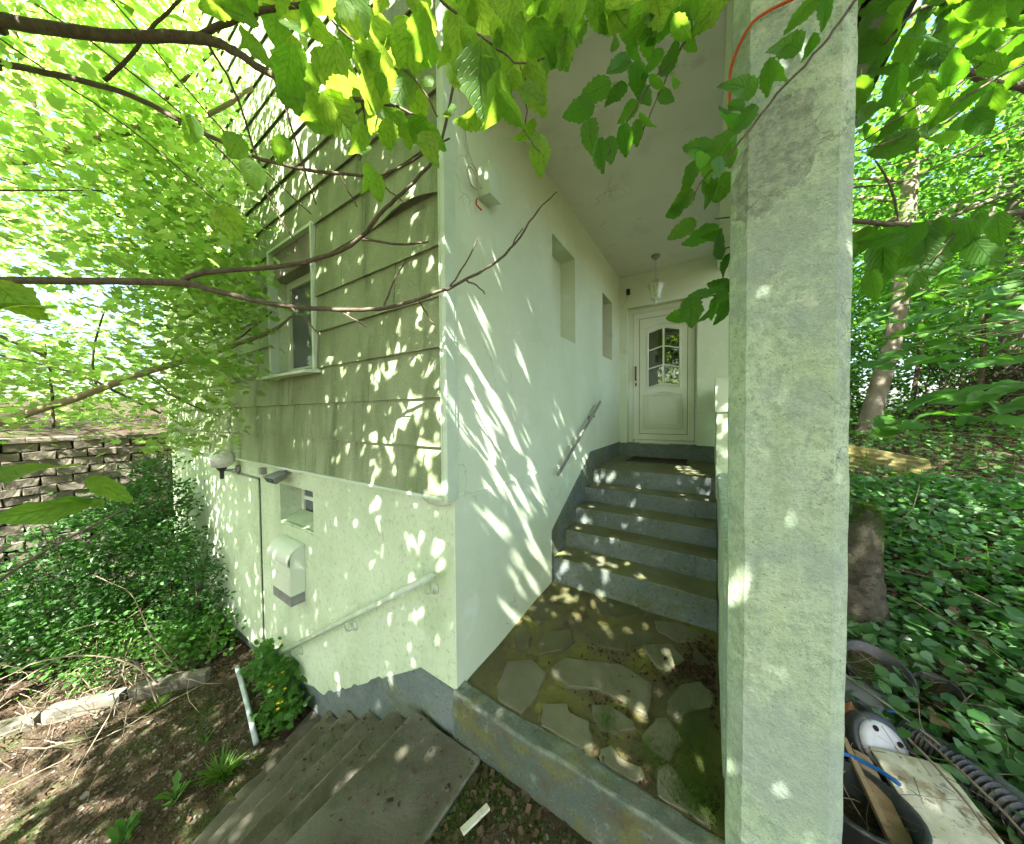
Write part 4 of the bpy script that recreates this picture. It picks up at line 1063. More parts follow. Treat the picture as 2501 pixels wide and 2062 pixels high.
# cladding: every board is its own piece
CH = 0.285
for k in range(28):
    z0 = 1.15 + CH * k; z1 = min(z0 + CH + 0.02, 8.98)
    off = [0.42, 1.02, 0.71, 0.16][k % 4]
    xs = [-0.024]
    x = -0.024 - off
    while x > -6.6: xs.append(x); x -= 1.22
    xs.append(-6.62)
    for a, b in zip(xs[:-1], xs[1:]):
        segs = [(b, a)]
        if 3 <= k <= 6: segs = [(max(b, lo), min(a, hi)) for lo, hi in ((-6.62, -2.30), (-1.43, -0.02)) if max(b, lo) < min(a, hi) - 0.02]
        for (l, r_) in segs:
            g = 0.0018
            l += g; r_ -= g
            jy = rr.uniform(-0.002, 0.002)
            if k == 6 and r_ > -0.05:
                # the board that has worked loose: its lower corner curls out
                n = 14
                V, F = [], []
                for i in range(n + 1):
                    s = i / n; xx = l + (r_ - l) * s
                    c = max(0.0, math.sin(math.pi * min(1, max(0, (s - 0.15) / 0.85)) ** 1.3)) * 0.035
                    lift = c * 0.55
                    for (y, z) in ((-0.054 - c, z0 + lift), (-0.034, z1), (-0.026, z1), (-0.046 - c, z0 + lift)):
                        V.append((xx, y, z))
                for i in range(n):
                    for q in range(4):
                        F.append((i * 4 + q, i * 4 + (q + 1) % 4, i * 4 + 4 + (q + 1) % 4, i * 4 + 4 + q))
                F += [(3, 2, 1, 0), (n * 4, n * 4 + 1, n * 4 + 2, n * 4 + 3)]
                o = mobj('cladding_board', (V, F), M['siding'], house)
                o['label'] = 'loose cladding board with curled lower edge'
                continue
            V = [(l, -0.054 + jy, z0), (r_, -0.054 + jy + rr.uniform(-0.0015, 0.0015), z0), (r_, -0.046 + jy, z0), (l, -0.046 + jy, z0),
                 (l, -0.034 + jy, z1), (r_, -0.034 + jy, z1), (r_, -0.026 + jy, z1), (l, -0.026 + jy, z1)]
            mobj('cladding_board', (V, boxv((0, 0, 0), (1, 1, 1))[1]), M['siding'], house)
mobj('corner_trim', bevel(boxv((-0.022, -0.060, 1.125), (0.012, 0.012, 9.0)), 0.004), M['trim'], house)
mobj('corner_trim', bevel(boxv((0.0, 0.0125, 1.125), (0.008, 0.034, 3.72)), 0.003), M['trim'], house)
mobj('cladding_bead', bevel(boxv((-0.032, -0.064, 1.13), (-0.0225, -0.03, 9.0)), 0.003), M['trim'], house)
mobj('drip_strip', bevel(boxv((-6.62, -0.064, 1.128), (-0.023, -0.004, 1.147)), 0.003), M['trim'], house)

# window in the cladding
win = mobj('window', join(boxv((-1.462, -0.070, 1.99), (-1.435, 0.0, 3.165)), boxv((-2.29, -0.070, 1.99), (-2.252, 0.0, 3.165)), boxv((-2.252, -0.070, 3.14), (-1.462, 0.0, 3.165))), M['trim'], house)
mobj('sill', bevel([(-2.34, -0.16, 1.962), (-1.40, -0.16, 1.962), (-1.40, 0.05, 1.985), (-2.34, 0.05, 1.985), (-2.34, -0.16, 1.978), (-1.40, -0.16, 1.978), (-1.40, 0.05, 2.003), (-2.34, 0.05, 2.003)] and
     ([(-2.34, -0.16, 1.958), (-1.40, -0.16, 1.958), (-1.40, 0.05, 1.975), (-2.34, 0.05, 1.975), (-2.34, -0.16, 1.982), (-1.40, -0.16, 1.982), (-1.40, 0.05, 2.002), (-2.34, 0.05, 2.002)], boxv((0, 0, 0), (1, 1, 1))[1]), 0.004), M['trim'], win)
mobj('sash', join(boxv((-2.245, 0.07, 2.01), (-2.18, 0.12, 2.90)), boxv((-1.53, 0.07, 2.01), (-1.465, 0.12, 2.90)), boxv((-2.18, 0.07, 2.01), (-1.53, 0.12, 2.075)), boxv((-2.18, 0.07, 2.835), (-1.53, 0.12, 2.90))), M['white'], win)
for a, b in ((-2.18, -1.53),):
    mobj('pane', boxv((a, 0.09, 2.075), (b, 0.10, 2.835)), M['greypane'], win)
mobj('shutter_box', bevel(boxv((-2.25, -0.03, 2.90), (-1.463, 0.15, 3.139)), 0.004), surf('shutter_grey', (0.20, 0.185, 0.165), (0.26, 0.24, 0.21), 8, 0.7, 0.2), win)

# cellar window
cw = mobj('cellar_window', join(boxv((-2.318, 0.19, 0.605), (-2.275, 0.235, 0.955)), boxv((-1.705, 0.19, 0.605), (-1.662, 0.235, 0.955)), boxv((-2.275, 0.19, 0.605), (-1.705, 0.235, 0.64)), boxv((-2.275, 0.19, 0.92), (-1.705, 0.235, 0.955)), boxv((-2.275, 0.195, 0.765), (-1.705, 0.23, 0.80)), boxv((-2.01, 0.188, 0.64), (-1.97, 0.236, 0.92))), M['white'], house)
for a, b in ((-2.275, -2.01), (-1.97, -1.705)):
    for c, d in ((0.64, 0.765), (0.80, 0.92)):
        mobj('pane', boxv((a, 0.208, c), (b, 0.214, d)), M['greypane'], cw)
mobj('sill', ([(-2.318, -0.01, 0.585), (-1.662, -0.01, 0.585), (-1.662, 0.19, 0.655), (-2.318, 0.19, 0.655), (-2.318, -0.01, 0.57), (-1.662, -0.01, 0.57)], [(0, 1, 2, 3), (4, 5, 1, 0)]), M['wall'], cw)

# flush cellar door
mobj('door_gap', boxv((-4.068, -0.0032, -0.96), (-2.795, 0.0, 0.957)), M['joint'], house)
cd = mobj('cellar_door', bevel(boxv((-4.055, -0.016, -0.955), (-2.81, -0.0035, 0.943)), 0.004), M['wall'], house)
mobj('drip_bar', bevel(boxv((-4.06, -0.030, 0.950), (-2.80, -0.0035, 0.966)), 0.003), M['metal'], cd)

# porch wall (plane x = 0) with two niches
mobj('porch_wall', wall_cells(0.0, 3.83, -0.45, 3.80, [(1.34, 1.915, 2.38, 3.29), (2.91, 3.40, 2.405, 3.26)], lambda u, v, d: (-d, u, v), 0.17), M['porch'], house)
mobj('niche_back', boxv((-0.2, 1.34, 2.38), (-0.17, 1.915, 3.29)), M['porch'], house)
nw = mobj('niche_window', join(boxv((-0.19, 2.91, 2.405), (-0.15, 2.95, 3.26)), boxv((-0.19, 3.36, 2.405), (-0.15, 3.40, 3.26)), boxv((-0.19, 2.95, 2.405), (-0.15, 3.36, 2.445)), boxv((-0.19, 2.95, 3.22), (-0.15, 3.36, 3.26))), M['rawwood'], house)
mobj('pane', boxv((-0.185, 2.95, 2.445), (-0.178, 3.36, 3.22)), M['glass'], nw)
# lower coat of render, a little proud, ending in a groove
band = [(0.0, -0.4), (3.3, -0.4), (3.3, 1.118), (2.42, 1.118), (1.3, 1.122), (0.0, 1.137)]
mobj('render_band', prism(band, lambda p: (0.0, p[0], p[1]), lambda p: (0.007, p[0], p[1])), M['porch'], house)
sk = [(1.285, 0.02), (1.285, 0.525), (1.30, 0.545), (2.40, 1.155), (3.83, 1.165), (3.83, 0.5), (1.5, 0.02)]
mobj('painted_skirting', prism(sk, lambda p: (0.0, p[0], p[1]), lambda p: (0.011, p[0], p[1])), M['bluegrey'], house)

# door wall, lintel beam, ceiling
mobj('door_wall', wall_cells(0.0, 1.62, 0.3, 3.80, [(0.119, 1.075, 1.15, 3.275)], lambda u, v, d: (u, 3.83 + d, v), 0.15), M['porch'], house)
mobj('ceiling', boxv((0.0, 0.441, 3.772), (1.30, 3.829, 3.80)), M['ceiling'], house)
mobj('lintel_beam', bevel(boxv((0.051, 0.0, 3.722), (1.66, 0.44, 4.30)), 0.008), M['porch'], house)
mobj('side_beam', bevel(boxv((1.301, 0.441, 3.60), (1.60, 3.829, 4.30)), 0.008), M['porch'], house)
mobj('gable_wall', boxv((0.051, 0.02, 4.301), (1.60, 3.82, 8.95)), M['wall'], house)
mobj('roof', ([(-6.7, -0.12, 8.95), (2.35, -0.12, 8.95), (2.35, 4.5, 11.0), (-6.7, 4.5, 11.0), (2.35, 9.6, 8.95), (-6.7, 9.6, 8.95),
               (-6.7, -0.12, 9.05), (2.35, -0.12, 9.05), (2.35, 4.5, 11.15), (-6.7, 4.5, 11.15), (2.35, 9.6, 9.05), (-6.7, 9.6, 9.05)],
              [(0, 1, 2, 3), (3, 2, 4, 5), (6, 9, 8, 7), (9, 11, 10, 8), (0, 6, 7, 1), (1, 7, 8, 2), (2, 8, 10, 4), (0, 3, 9, 6), (3, 5, 11, 9), (5, 4, 10, 11)]), M['roof'], house)

# right-hand eave: brown soffit, grey pipe, pale board and dark roof edge
eave = mobj('eave_soffit', boxv((1.601, 0.45, 3.98), (1.98, 9.4, 4.02)), M['browneave'], house)
for k in range(9):
    mobj('rafter', boxv((1.602, 0.9 + 0.8 * k, 3.86), (1.975, 0.98 + 0.8 * k, 3.979)), M['browneave'], eave)
mobj('eave_board', bevel(boxv((1.985, 0.42, 3.90), (2.17, 9.4, 3.93)), 0.005), M['zinc'], house)
mobj('roof_edge', bevel(boxv((2.172, 0.40, 3.905), (2.20, 9.4, 3.99)), 0.004), M['black'], house)
mobj('lean_to_roof', ([(1.58, 0.38, 4.32), (2.21, 0.38, 4.03), (2.21, 9.5, 4.03), (1.58, 9.5, 4.32), (1.58, 0.38, 4.28), (2.21, 0.38, 3.995), (2.21, 9.5, 3.995), (1.58, 9.5, 4.28)], [(0, 1, 2, 3), (4, 7, 6, 5), (0, 4, 5, 1), (1, 5, 6, 2)]), M['roof'], house)
p, rr_ = spline([(1.80, 2.1, 4.0, 0.055), (1.80, 2.12, 3.92, 0.055), (1.82, 2.0, 3.85, 0.055), (1.84, 1.7, 3.84, 0.055), (1.88, 0.9, 3.85, 0.055), (1.90, 0.45, 3.86, 0.055)], 5)
mobj('rain_pipe', tube(p, rr_, 14), M['zinc'], house, True)

# ------------------------------------------------------------------ front door
DY = 3.975
door = mobj('front_door', join(boxv((0.122, DY - 0.03, 1.152), (0.182, DY + 0.05, 3.272)), boxv((1.045, DY - 0.03, 1.152), (1.072, DY + 0.05, 3.272)), boxv((0.182, DY - 0.03, 3.205), (1.045, DY + 0.05, 3.272)), boxv((0.122, DY + 0.05, 1.152), (1.072, DY + 0.09, 3.272))), M['white'], house)
def ring(x0, x1, z0, z1, w, y0, y1):
    return join(boxv((x0, y0, z0), (x0 + w, y1, z1)), boxv((x1 - w, y0, z0), (x1, y1, z1)), boxv((x0 + w, y0, z0), (x1 - w, y1, z0 + w)), boxv((x0 + w, y0, z1 - w), (x1 - w, y1, z1)))
mobj('gap', ring(0.1825, 1.0445, 1.20, 3.2045, 0.104, DY - 0.004, DY + 0.028), M['joint'], door)
mobj('leaf_frame', ring(0.187, 1.040, 1.205, 3.200, 0.088, DY - 0.022, DY + 0.03), M['white'], door)
XA, XB = 0.282, 0.945
arch = lambda x, z: z + 0.024 * math.cos(math.pi * (x - 0.625) / 0.235) if abs(x - 0.625) < 0.235 else z - 0.024
GX0, GX1 = 0.402, 0.850
xsn = [GX0 + (GX1 - GX0) * i / 16 for i in range(17)]
# leaf field with the arched light cut out: left, right, top and bottom pieces
leafparts = [boxv((XA, DY - 0.014, 1.30), (GX0, DY + 0.03, 3.105)), boxv((GX1, DY - 0.014, 1.30), (XB, DY + 0.03, 3.105))]
zt = [arch(x, 2.905) for x in xsn]; zb = [arch(x, 2.045) for x in xsn]
leafparts.append(prism([(x, z) for x, z in zip(xsn, zt)] + [(GX1, 3.105), (GX0, 3.105)], lambda p: (p[0], DY - 0.014, p[1]), lambda p: (p[0], DY + 0.03, p[1])))
leafparts.append(prism([(GX0, 1.30), (GX1, 1.30)] + [(x, z) for x, z in zip(xsn[::-1], zb[::-1])], lambda p: (p[0], DY - 0.014, p[1]), lambda p: (p[0], DY + 0.03, p[1])))
mobj('leaf', join(*leafparts), M['white'], door)
rows = [2.045, 2.335, 2.62, 2.905]
for zr in rows:
    pts = [(x, DY - 0.018, arch(x, zr)) for x in xsn]
    mobj('muntin', tube(pts, 0.016 if zr in (rows[0], rows[3]) else 0.012, 6), M['white'], door)
mobj('muntin', boxv((0.613, DY - 0.030, 2.045), (0.637, DY - 0.006, 2.935)), M['white'], door)
for x in (GX0, GX1): mobj('muntin', tube([(x, DY - 0.018, 2.01), (x, DY - 0.018, 2.87)], 0.016, 6), M['white'], door)
for i in range(3):
    for (a, b) in ((GX0, 0.625), (0.625, GX1)):
        xs = [a + (b - a) * q / 8 for q in range(9)]
        poly = [(x, arch(x, rows[i])) for x in xs] + [(x, arch(x, rows[i + 1])) for x in xs[::-1]]
        tl = rr.uniform(-0.002, 0.002)
        mobj('pane', prism(poly, lambda p: (p[0], DY + 0.004 + tl * (p[1] - 2.3) * 4, p[1]), lambda p: (p[0], DY + 0.012, p[1])), M['glass'], door)
# arched mouldings above the light and round the lower panel
pts = [(x, DY - 0.02, arch(x, 2.955) + 0.02) for x in [0.33 + 0.59 * i / 24 for i in range(25)]]
mobj('moulding', tube(pts, 0.012, 6), M['white'], door)
for (m, rad) in ((0.0, 0.013), (0.035, 0.008), (0.06, 0.006)):
    a, b = 0.355 + m, 0.885 - m
    xs = [a + (b - a) * i / 20 for i in range(21)]
    pts = [(a, DY - 0.018, 1.385 + m)] + [(x, DY - 0.018, arch(x, 1.925 - m)) for x in xs] + [(b, DY - 0.018, 1.385 + m), (a, DY - 0.018, 1.385 + m)]
    mobj('moulding', tube(pts, rad, 6), M['white'], door)
hp, hr = spline([(0.232, DY - 0.025, 2.36, 0.011), (0.232, DY - 0.075, 2.35, 0.012), (0.236, DY - 0.085, 2.30, 0.013), (0.236, DY - 0.085, 2.21, 0.013), (0.232, DY - 0.075, 2.16, 0.012), (0.232, DY - 0.025, 2.15, 0.011)], 4)
hd = mobj('handle', tube(hp, hr, 8), M['bronze'], door, True)
mobj('keyhole_plate', bevel(boxv((0.218, DY - 0.030, 2.055), (0.240, DY - 0.022, 2.105)), 0.003), M['bronze'], door)
mobj('threshold', bevel(boxv((0.20, DY - 0.05, 1.152), (1.03, DY - 0.031, 1.198)), 0.004), M['white'], door)

# ------------------------------------------------------------------ entrance steps, paving, kerb
def two_mats(o, mat2):
    o.data.materials.append(mat2)
    for p in o.data.polygons:
        if p.normal.z > 0.75: p.material_index = 1
    return o


steps = thing('entrance_steps', 'blue grey painted concrete steps climbing to the white front door', 'steps', (0.65, 1.3, 0.05))
ys = [1.30, 1.59, 1.85, 2.15, 2.43, 3.74]; zs = [0.285, 0.455, 0.615, 0.775, 0.955]
for i in range(5):
    o = mobj('step', rough_box((0.012, ys[i] + 0.0006, -0.3), (1.30, ys[i + 1] - 0.0006, zs[i]), 0.11, 0.0035, 20 + i, 0.012), M['bluegrey'], steps)
    two_mats(o, M['tread'])
o = mobj('door_step', rough_box((0.012, 3.741, 0.5), (1.30, 3.97, 1.15), 0.12, 0.003, 31, 0.010), M['bluegrey'], steps)
two_mats(o, M['tread'])

def pave_z(x, y): return 0.004 + 0.036 * y
def in_poly(x, y, P):
    c_ = False
    for i in range(len(P)):
        (xa, ya), (xb, yb) = P[i], P[i - 1]
        if (ya > y) != (yb > y) and x < (xb - xa) * (y - ya) / (yb - ya) + xa: c_ = not c_
    return c_


V, F = [], []
NPX, NPY = 84, 80
pxs = np.linspace(0.0, 1.31, NPX); pys = np.linspace(0.068, 1.302, NPY)
for y in pys:
    for x in pxs:
        z = pave_z(x, y) + 0.004 * math.sin(9 * x + 5 * y) * math.sin(11 * y - 3 * x)
        if y < 0.98 and not any(in_poly(x, y, P) for P in STONES[:9]):
            z -= 0.013 * min(1.0, max(0.0, (0.98 - y) / 0.35 + 0.6 * (x - 0.5)))
        V.append((x, y, z + rr.uniform(-0.0015, 0.0015)))
for j in range(NPY - 1):
    for i in range(NPX - 1): F.append((j * NPX + i, j * NPX + i + 1, (j + 1) * NPX + i + 1, (j + 1) * NPX + i))
paving = mobj('paving', (V, F), M['paving'], smooth=True)
tag(paving, 'crazy paved porch floor with yellow green algae', kind='structure')
for i, s in enumerate(STONES):
    n = len(s)
    cx = sum(p[0] for p in s) / n; cy = sum(p[1] for p in s) / n
    s = [(min(cx + (p[0] - cx) * 1.07, 1.297), max(cy + (p[1] - cy) * 1.07, 0.076)) for p in s]
    poly = []
    for k in range(n):
        a, b = s[k], s[(k + 1) % n]
        for q in range(3):
            w = q / 3
            x = a[0] + (b[0] - a[0]) * w; y = a[1] + (b[1] - a[1]) * w
            j = rr.uniform(-0.006, 0.006) if q else 0
            poly.append((x + j, y + j * 0.7))
    h = 0.0085 if i < 9 else 0.006
    area = sum(poly[k][0] * poly[(k + 1) % len(poly)][1] - poly[(k + 1) % len(poly)][0] * poly[k][1] for k in range(len(poly)))
    if area < 0: poly.reverse()
    tx, ty = rr.uniform(-0.008, 0.008), rr.uniform(-0.008, 0.008)
    n2 = len(poly)
    V = [(x, y, pave_z(x, y) - 0.02) for x, y in poly] + [(x, y, pave_z(x, y) + h - 0.004 + tx * (x - cx)) for x, y in poly]
    V += [(cx + (x - cx) * 0.94, cy + (y - cy) * 0.94, pave_z(x, y) + h + tx * (x - cx) + ty * (y - cy)) for x, y in poly]
    F = [tuple(range(2 * n2, 3 * n2))]
    for k in range(n2):
        k2 = (k + 1) % n2
        F += [(k, k2, n2 + k2, n2 + k), (n2 + k, n2 + k2, 2 * n2 + k2, 2 * n2 + k)]
    mobj('flagstone', (V, F), M['stone'] if i < 10 else M['stonewet'], paving)

kerb = mobj('kerb', rough_box((-0.002, -0.028, -0.42), (1.70, 0.072, 0.010), 0.07, 0.006, 77, 0.016), M['kerb'], smooth=False)
tag(kerb, 'worn blue grey concrete kerb along the front of the paving', kind='structure')

garden_steps = thing('garden_steps', 'old grey concrete garden steps going down beside the cellar wall', 'steps', (-1.0, -0.8, -1.0))
mobj('slab', [rough_box((-0.31, -1.9, -0.5), (0.21, -0.034, -0.250), 0.07, 0.005, 41, 0.014)][0], M['concrete'], garden_steps)
for i in range(1, 6):
    x1 = -0.31 - 0.285 * (i - 1)
    V, F = rough_box((x1 - 0.285 + 0.001, -1.95, -0.75 - 0.15 * i), (x1 + 0.14, -0.012, -0.25 - 0.15 * i), 0.10, 0.006, 50 + i, 0.014)
    V = [(x - 0.075 * i * y, y, z) for x, y, z in V]           # the flight fans out a little towards the garden
    mobj('step', (V, F), M['concrete'], garden_steps)

# ------------------------------------------------------------------ pillar and parapet
prof = [(1.312, 0.30), (1.306, 0.055), (1.350, 0.004), (1.566, 0.002), (1.606, 0.036), (1.610, 0.30)]
pp = []
for (a, b) in zip(prof, prof[1:] + prof[:1]):
    m = max(1, int(math.dist(a, b) / 0.028))
    for q in range(m): pp.append((a[0] + (b[0] - a[0]) * q / m, a[1] + (b[1] - a[1]) * q / m))
zrow = np.linspace(-0.35, 3.735, 130)
V, F = [], []
prr = np.random.default_rng(8)
jit = prr.normal(0, 1, (130, len(pp), 2))
for _ in range(3): jit = (jit + np.roll(jit, 1, 0) + np.roll(jit, -1, 0) + np.roll(jit, 1, 1) + np.roll(jit, -1, 1)) / 3.6
for i, z in enumerate(zrow):
    wv = 0.0015 * math.sin(2.3 * z)
    for j, (x, y) in enumerate(pp):
        V.append((x + jit[i, j, 0] * 0.0012 + wv, y + jit[i, j, 1] * 0.0012, z))
npp = len(pp)
for i in range(129):
    for j in range(npp):
        j2 = (j + 1) % npp
        F.append((i * npp + j2, i * npp + j, (i + 1) * npp + j, (i + 1) * npp + j2))
pil = mobj('pillar', (V, F), M['pillar'], smooth=False)
tag(pil, 'thick weathered rendered porch pillar with grey patch of bare cement', 'pillar')

par = thing('parapet_wall', 'low rendered parapet wall behind the pillar beside the entrance steps', 'wall', (1.4, 1.3, 0))
mobj('wall', rough_box((1.302, 0.302, -0.5), (1.46, 2.30, 1.04), 0.12, 0.004, 61, 0.014), M['pillar'], par)
mobj('pier', rough_box((1.290, 2.302, -0.2), (1.50, 3.70, 1.62), 0.14, 0.003, 62, 0.010), M['wall'], par)
mobj('cap', bevel(boxv((1.278, 2.28, 1.622), (1.52, 3.70, 1.96)), 0.012), M['porch'], par)

# ------------------------------------------------------------------ block retaining wall
bw = thing('block_wall', 'retaining wall of split grey concrete blocks at the garden end', 'wall', (-6.7, -1.7, -1.0))
mobj('joints', boxv((-6.82, -3.6, -1.3), (-6.655, -0.005, 1.272)), M['joint'], bw)
brr = random.Random(9)
meshes = []
BH, BL = 0.121, 0.272
for v in range(8):
    V, F = rough_box((0, 0.006, 0.006), (0.16, BL - 0.006, BH - 0.006), 0.065, 0.013, 90 + v, 0.010)
    me = bpy.data.meshes.new('block'); me.from_pydata(V, [], F); me.materials.append(M['block']); me.update()
    meshes.append(me)
for c in range(20):
    y = -3.30 - (BL / 2 if c % 2 else 0)
    while y < -0.03:
        y2 = min(y + BL, -0.006)
        o = bpy.data.objects.new('block', brr.choice(meshes)); link(o)
        o.parent = bw
        o.location = Vector((-6.775 + brr.uniform(-0.012, 0.014), y, -1.14 + BH * c)) - Vector(bw.location)
        o.scale = (1, (y2 - y) / BL, 1)
        y += BL
for k in range(8):
    mobj('coping', rough_box((-6.86, -3.55 + 0.44 * k + 0.003, 1.284), (-6.60, -3.55 + 0.44 * k + 0.437, 1.345), 0.12, 0.007, 120 + k, 0.01), M['block'], bw)

# ------------------------------------------------------------------ fittings on the house
# pendant lantern
lan = thing('pendant_lantern', 'small white six sided lantern hanging on a chain from the porch ceiling', 'lamp', (0.595, 3.37, 3.77))
LX, LY = 0.595, 3.37
mobj('ceiling_rose', lathe([(0.005, 3.771), (0.058, 3.768), (0.056, 3.755), (0.035, 3.732), (0.014, 3.716), (0.006, 3.70)], 16, (LX, LY, 0)), M['metal'], lan, True)
k = 0; z = 3.70
while z > 3.47:
    pts = []
    for q in range(11):
        w = 2 * math.pi * q / 10
        a, b = 0.009 * math.cos(w), 0.017 * math.sin(w)
        pts.append((LX + (a if k % 2 else 0), LY + (0 if k % 2 else a), z - 0.012 + b))
    mobj('chain_link', tube(pts, 0.0026, 5, False), M['cable'], lan)
    z -= 0.026; k += 1
mobj('lantern_cap', lathe([(0.006, 3.475), (0.012, 3.46), (0.030, 3.452), (0.062, 3.43), (0.098, 3.395), (0.112, 3.375), (0.108, 3.366), (0.02, 3.37)], 6, (LX, LY, 0)), M['cable'], lan)
for q in range(6):
    w0, w1 = 2 * math.pi * q / 6, 2 * math.pi * (q + 1) / 6
    top = lambda w: (LX + 0.098 * math.cos(w), LY + 0.098 * math.sin(w), 3.366)
    bot = lambda w: (LX + 0.055 * math.cos(w), LY + 0.055 * math.sin(w), 3.195)
    mobj('lantern_bar', tube([top(w0), bot(w0)], 0.007, 6), M['white'], lan)
    mobj('lantern_bar', tube([top(w0), top(w1)], 0.006, 6), M['white'], lan)
    a, b, c, d = top(w0), top(w1), bot(w1), bot(w0)
    mobj('pane', ([a, b, c, d], [(0, 1, 2, 3)]), M['lanternglass'], lan)
    s = 0.102
    mobj('cap_scroll', tube([(LX + 0.112 * math.cos(w0), LY + 0.112 * math.sin(w0), 3.372), (LX + 0.122 * math.cos(w0), LY + 0.122 * math.sin(w0), 3.395)], 0.008, 6), M['white'], lan)
mobj('bulb', lathe([(0.012, 3.36), (0.012, 3.33), (0.022, 3.30), (0.024, 3.28), (0.014, 3.262), (0.003, 3.258)], 12, (LX, LY, 0)), M['white'], lan, True)
mobj('lantern_base', lathe([(0.062, 3.200), (0.062, 3.186), (0.034, 3.172), (0.018, 3.160), (0.022, 3.142), (0.010, 3.120), (0.004, 3.105)], 6, (LX, LY, 0)), M['white'], lan)

# globe lamp on the cellar wall
gl = thing('globe_lamp', 'clear globe wall lamp on a grey arm above the cellar door', 'lamp', (-3.4, 0, 1.0))
mobj('wall_plate', lathe([(0.05, -0.002), (0.05, -0.02), (0.035, -0.035), (0.02, -0.04)], 14, (-3.4, 0, 1.005), 'y'), M['metal'], gl, True)
mobj('arm', tube([(-3.4, -0.03, 1.005), (-3.4, -0.155, 1.005)], 0.010, 8), M['metal'], gl)
mobj('holder', lathe([(0.014, 0.915), (0.018, 0.92), (0.020, 1.0), (0.032, 1.012), (0.045, 1.03), (0.045, 1.045)], 14, (-3.4, -0.155, 0)), M['black'], gl, True)
mobj('globe', lathe([(0.03, 1.040), (0.075, 1.055), (0.105, 1.09), (0.118, 1.135), (0.105, 1.18), (0.072, 1.215), (0.03, 1.232), (0.004, 1.236)], 24, (-3.4, -0.155, 0)), M['globe'], gl, True)

# junction box and floodlight
jb = thing('junction_box', 'small grey junction box under the cladding edge', 'box', (-2.65, 0, 1.06))
mobj('case', bevel(boxv((-2.685, -0.05, 1.02), (-2.615, -0.001, 1.09)), 0.006), M['metal'], jb)
mobj('cable', tube([(-2.65, -0.03, 1.02), (-2.66, -0.03, 0.985), (-2.67, -0.005, 0.975)], 0.004, 6), M['cable'], jb)
fl = thing('floodlight', 'grey floodlight lamp tilted down beside the junction box', 'lamp', (-2.15, 0, 1.06))
V = [(-2.28, -0.15, 1.06), (-2.02, -0.15, 1.06), (-2.05, -0.02, 1.10), (-2.25, -0.02, 1.10), (-2.25, -0.13, 1.00), (-2.05, -0.13, 1.00), (-2.09, -0.03, 1.035), (-2.21, -0.03, 1.035)]
mobj('housing', bevel((V, boxv((0, 0, 0), (1, 1, 1))[1]), 0.006), M['metal'], fl)
mobj('front_glass', ([(-2.26, -0.152, 1.052), (-2.04, -0.152, 1.052), (-2.065, -0.133, 1.008), (-2.235, -0.133, 1.008)], [(0, 1, 2, 3)]), M['greypane'], fl)
mobj('bracket', tube([(-2.15, -0.03, 1.09), (-2.15, -0.01, 1.10), (-2.15, -0.001, 1.10)], 0.010, 8), M['metal'], fl)
p, q = spline([(-2.03, -0.04, 1.07, 0.004), (-1.95, -0.05, 1.085, 0.004), (-1.85, -0.03, 1.10, 0.004), (-1.80, -0.01, 1.12, 0.004)], 4)
mobj('cable', tube(p, q, 6), M['cable'], fl, True)
p, q = spline([(0.03, -0.06, 1.118, 0.004), (-0.06, -0.05, 1.095, 0.004), (-0.18, -0.03, 1.092, 0.004), (-0.27, -0.015, 1.125, 0.004)], 5)
lw = mobj('loose_wire', tube(p, q, 6), M['cable'], None, True)
tag(lw, 'short loose wire hanging under the cladding at the house corner', 'wire')

# mailbox
mbx = thing('mailbox', 'white sheet metal mailbox with curved lid below the cellar window', 'mailbox', (-2.03, -0.06, 0.02))
def mprof(x):
    P = [(0.0, 0.035), (-0.118, 0.035), (-0.118, 0.35)]
    for a in range(0, 10):
        w = a / 9 * math.pi / 2
        P.append((-0.118 + 0.118 * (1 - math.cos(w)) ** 1.0, 0.35 + 0.105 * math.sin(w)))
    return P
P = mprof(0)
mobj('case', prism([p for p in P], lambda p: (-2.22, p[0] - 0.002, p[1]), lambda p: (-1.83, p[0] - 0.002, p[1])), M['white'], mbx)
lid = []
for a in range(0, 12):
    w = -0.25 + a / 11 * (math.pi / 2 + 0.2)
    lid.append((-0.150 + 0.150 * (1 - math.cos(w)), 0.345 + 0.125 * math.sin(w)))
inner = [(y + 0.010, z - 0.010) for y, z in lid]
mobj('lid', prism(lid + inner[::-1], lambda p: (-2.235, p[0] - 0.002, p[1]), lambda p: (-1.815, p[0] - 0.002, p[1])), M['white'], mbx)
mobj('newspaper_tray', join(boxv((-2.21, -0.115, -0.06), (-1.84, -0.105, 0.034)), boxv((-2.21, -0.104, -0.06), (-1.84, -0.003, -0.052)), boxv((-1.852, -0.104, -0.051), (-1.842, -0.003, 0.034))), M['metal'], mbx)
mobj('front_flap', bevel(boxv((-2.20, -0.124, 0.08), (-1.85, -0.1205, 0.20)), 0.002), M['white'], mbx)

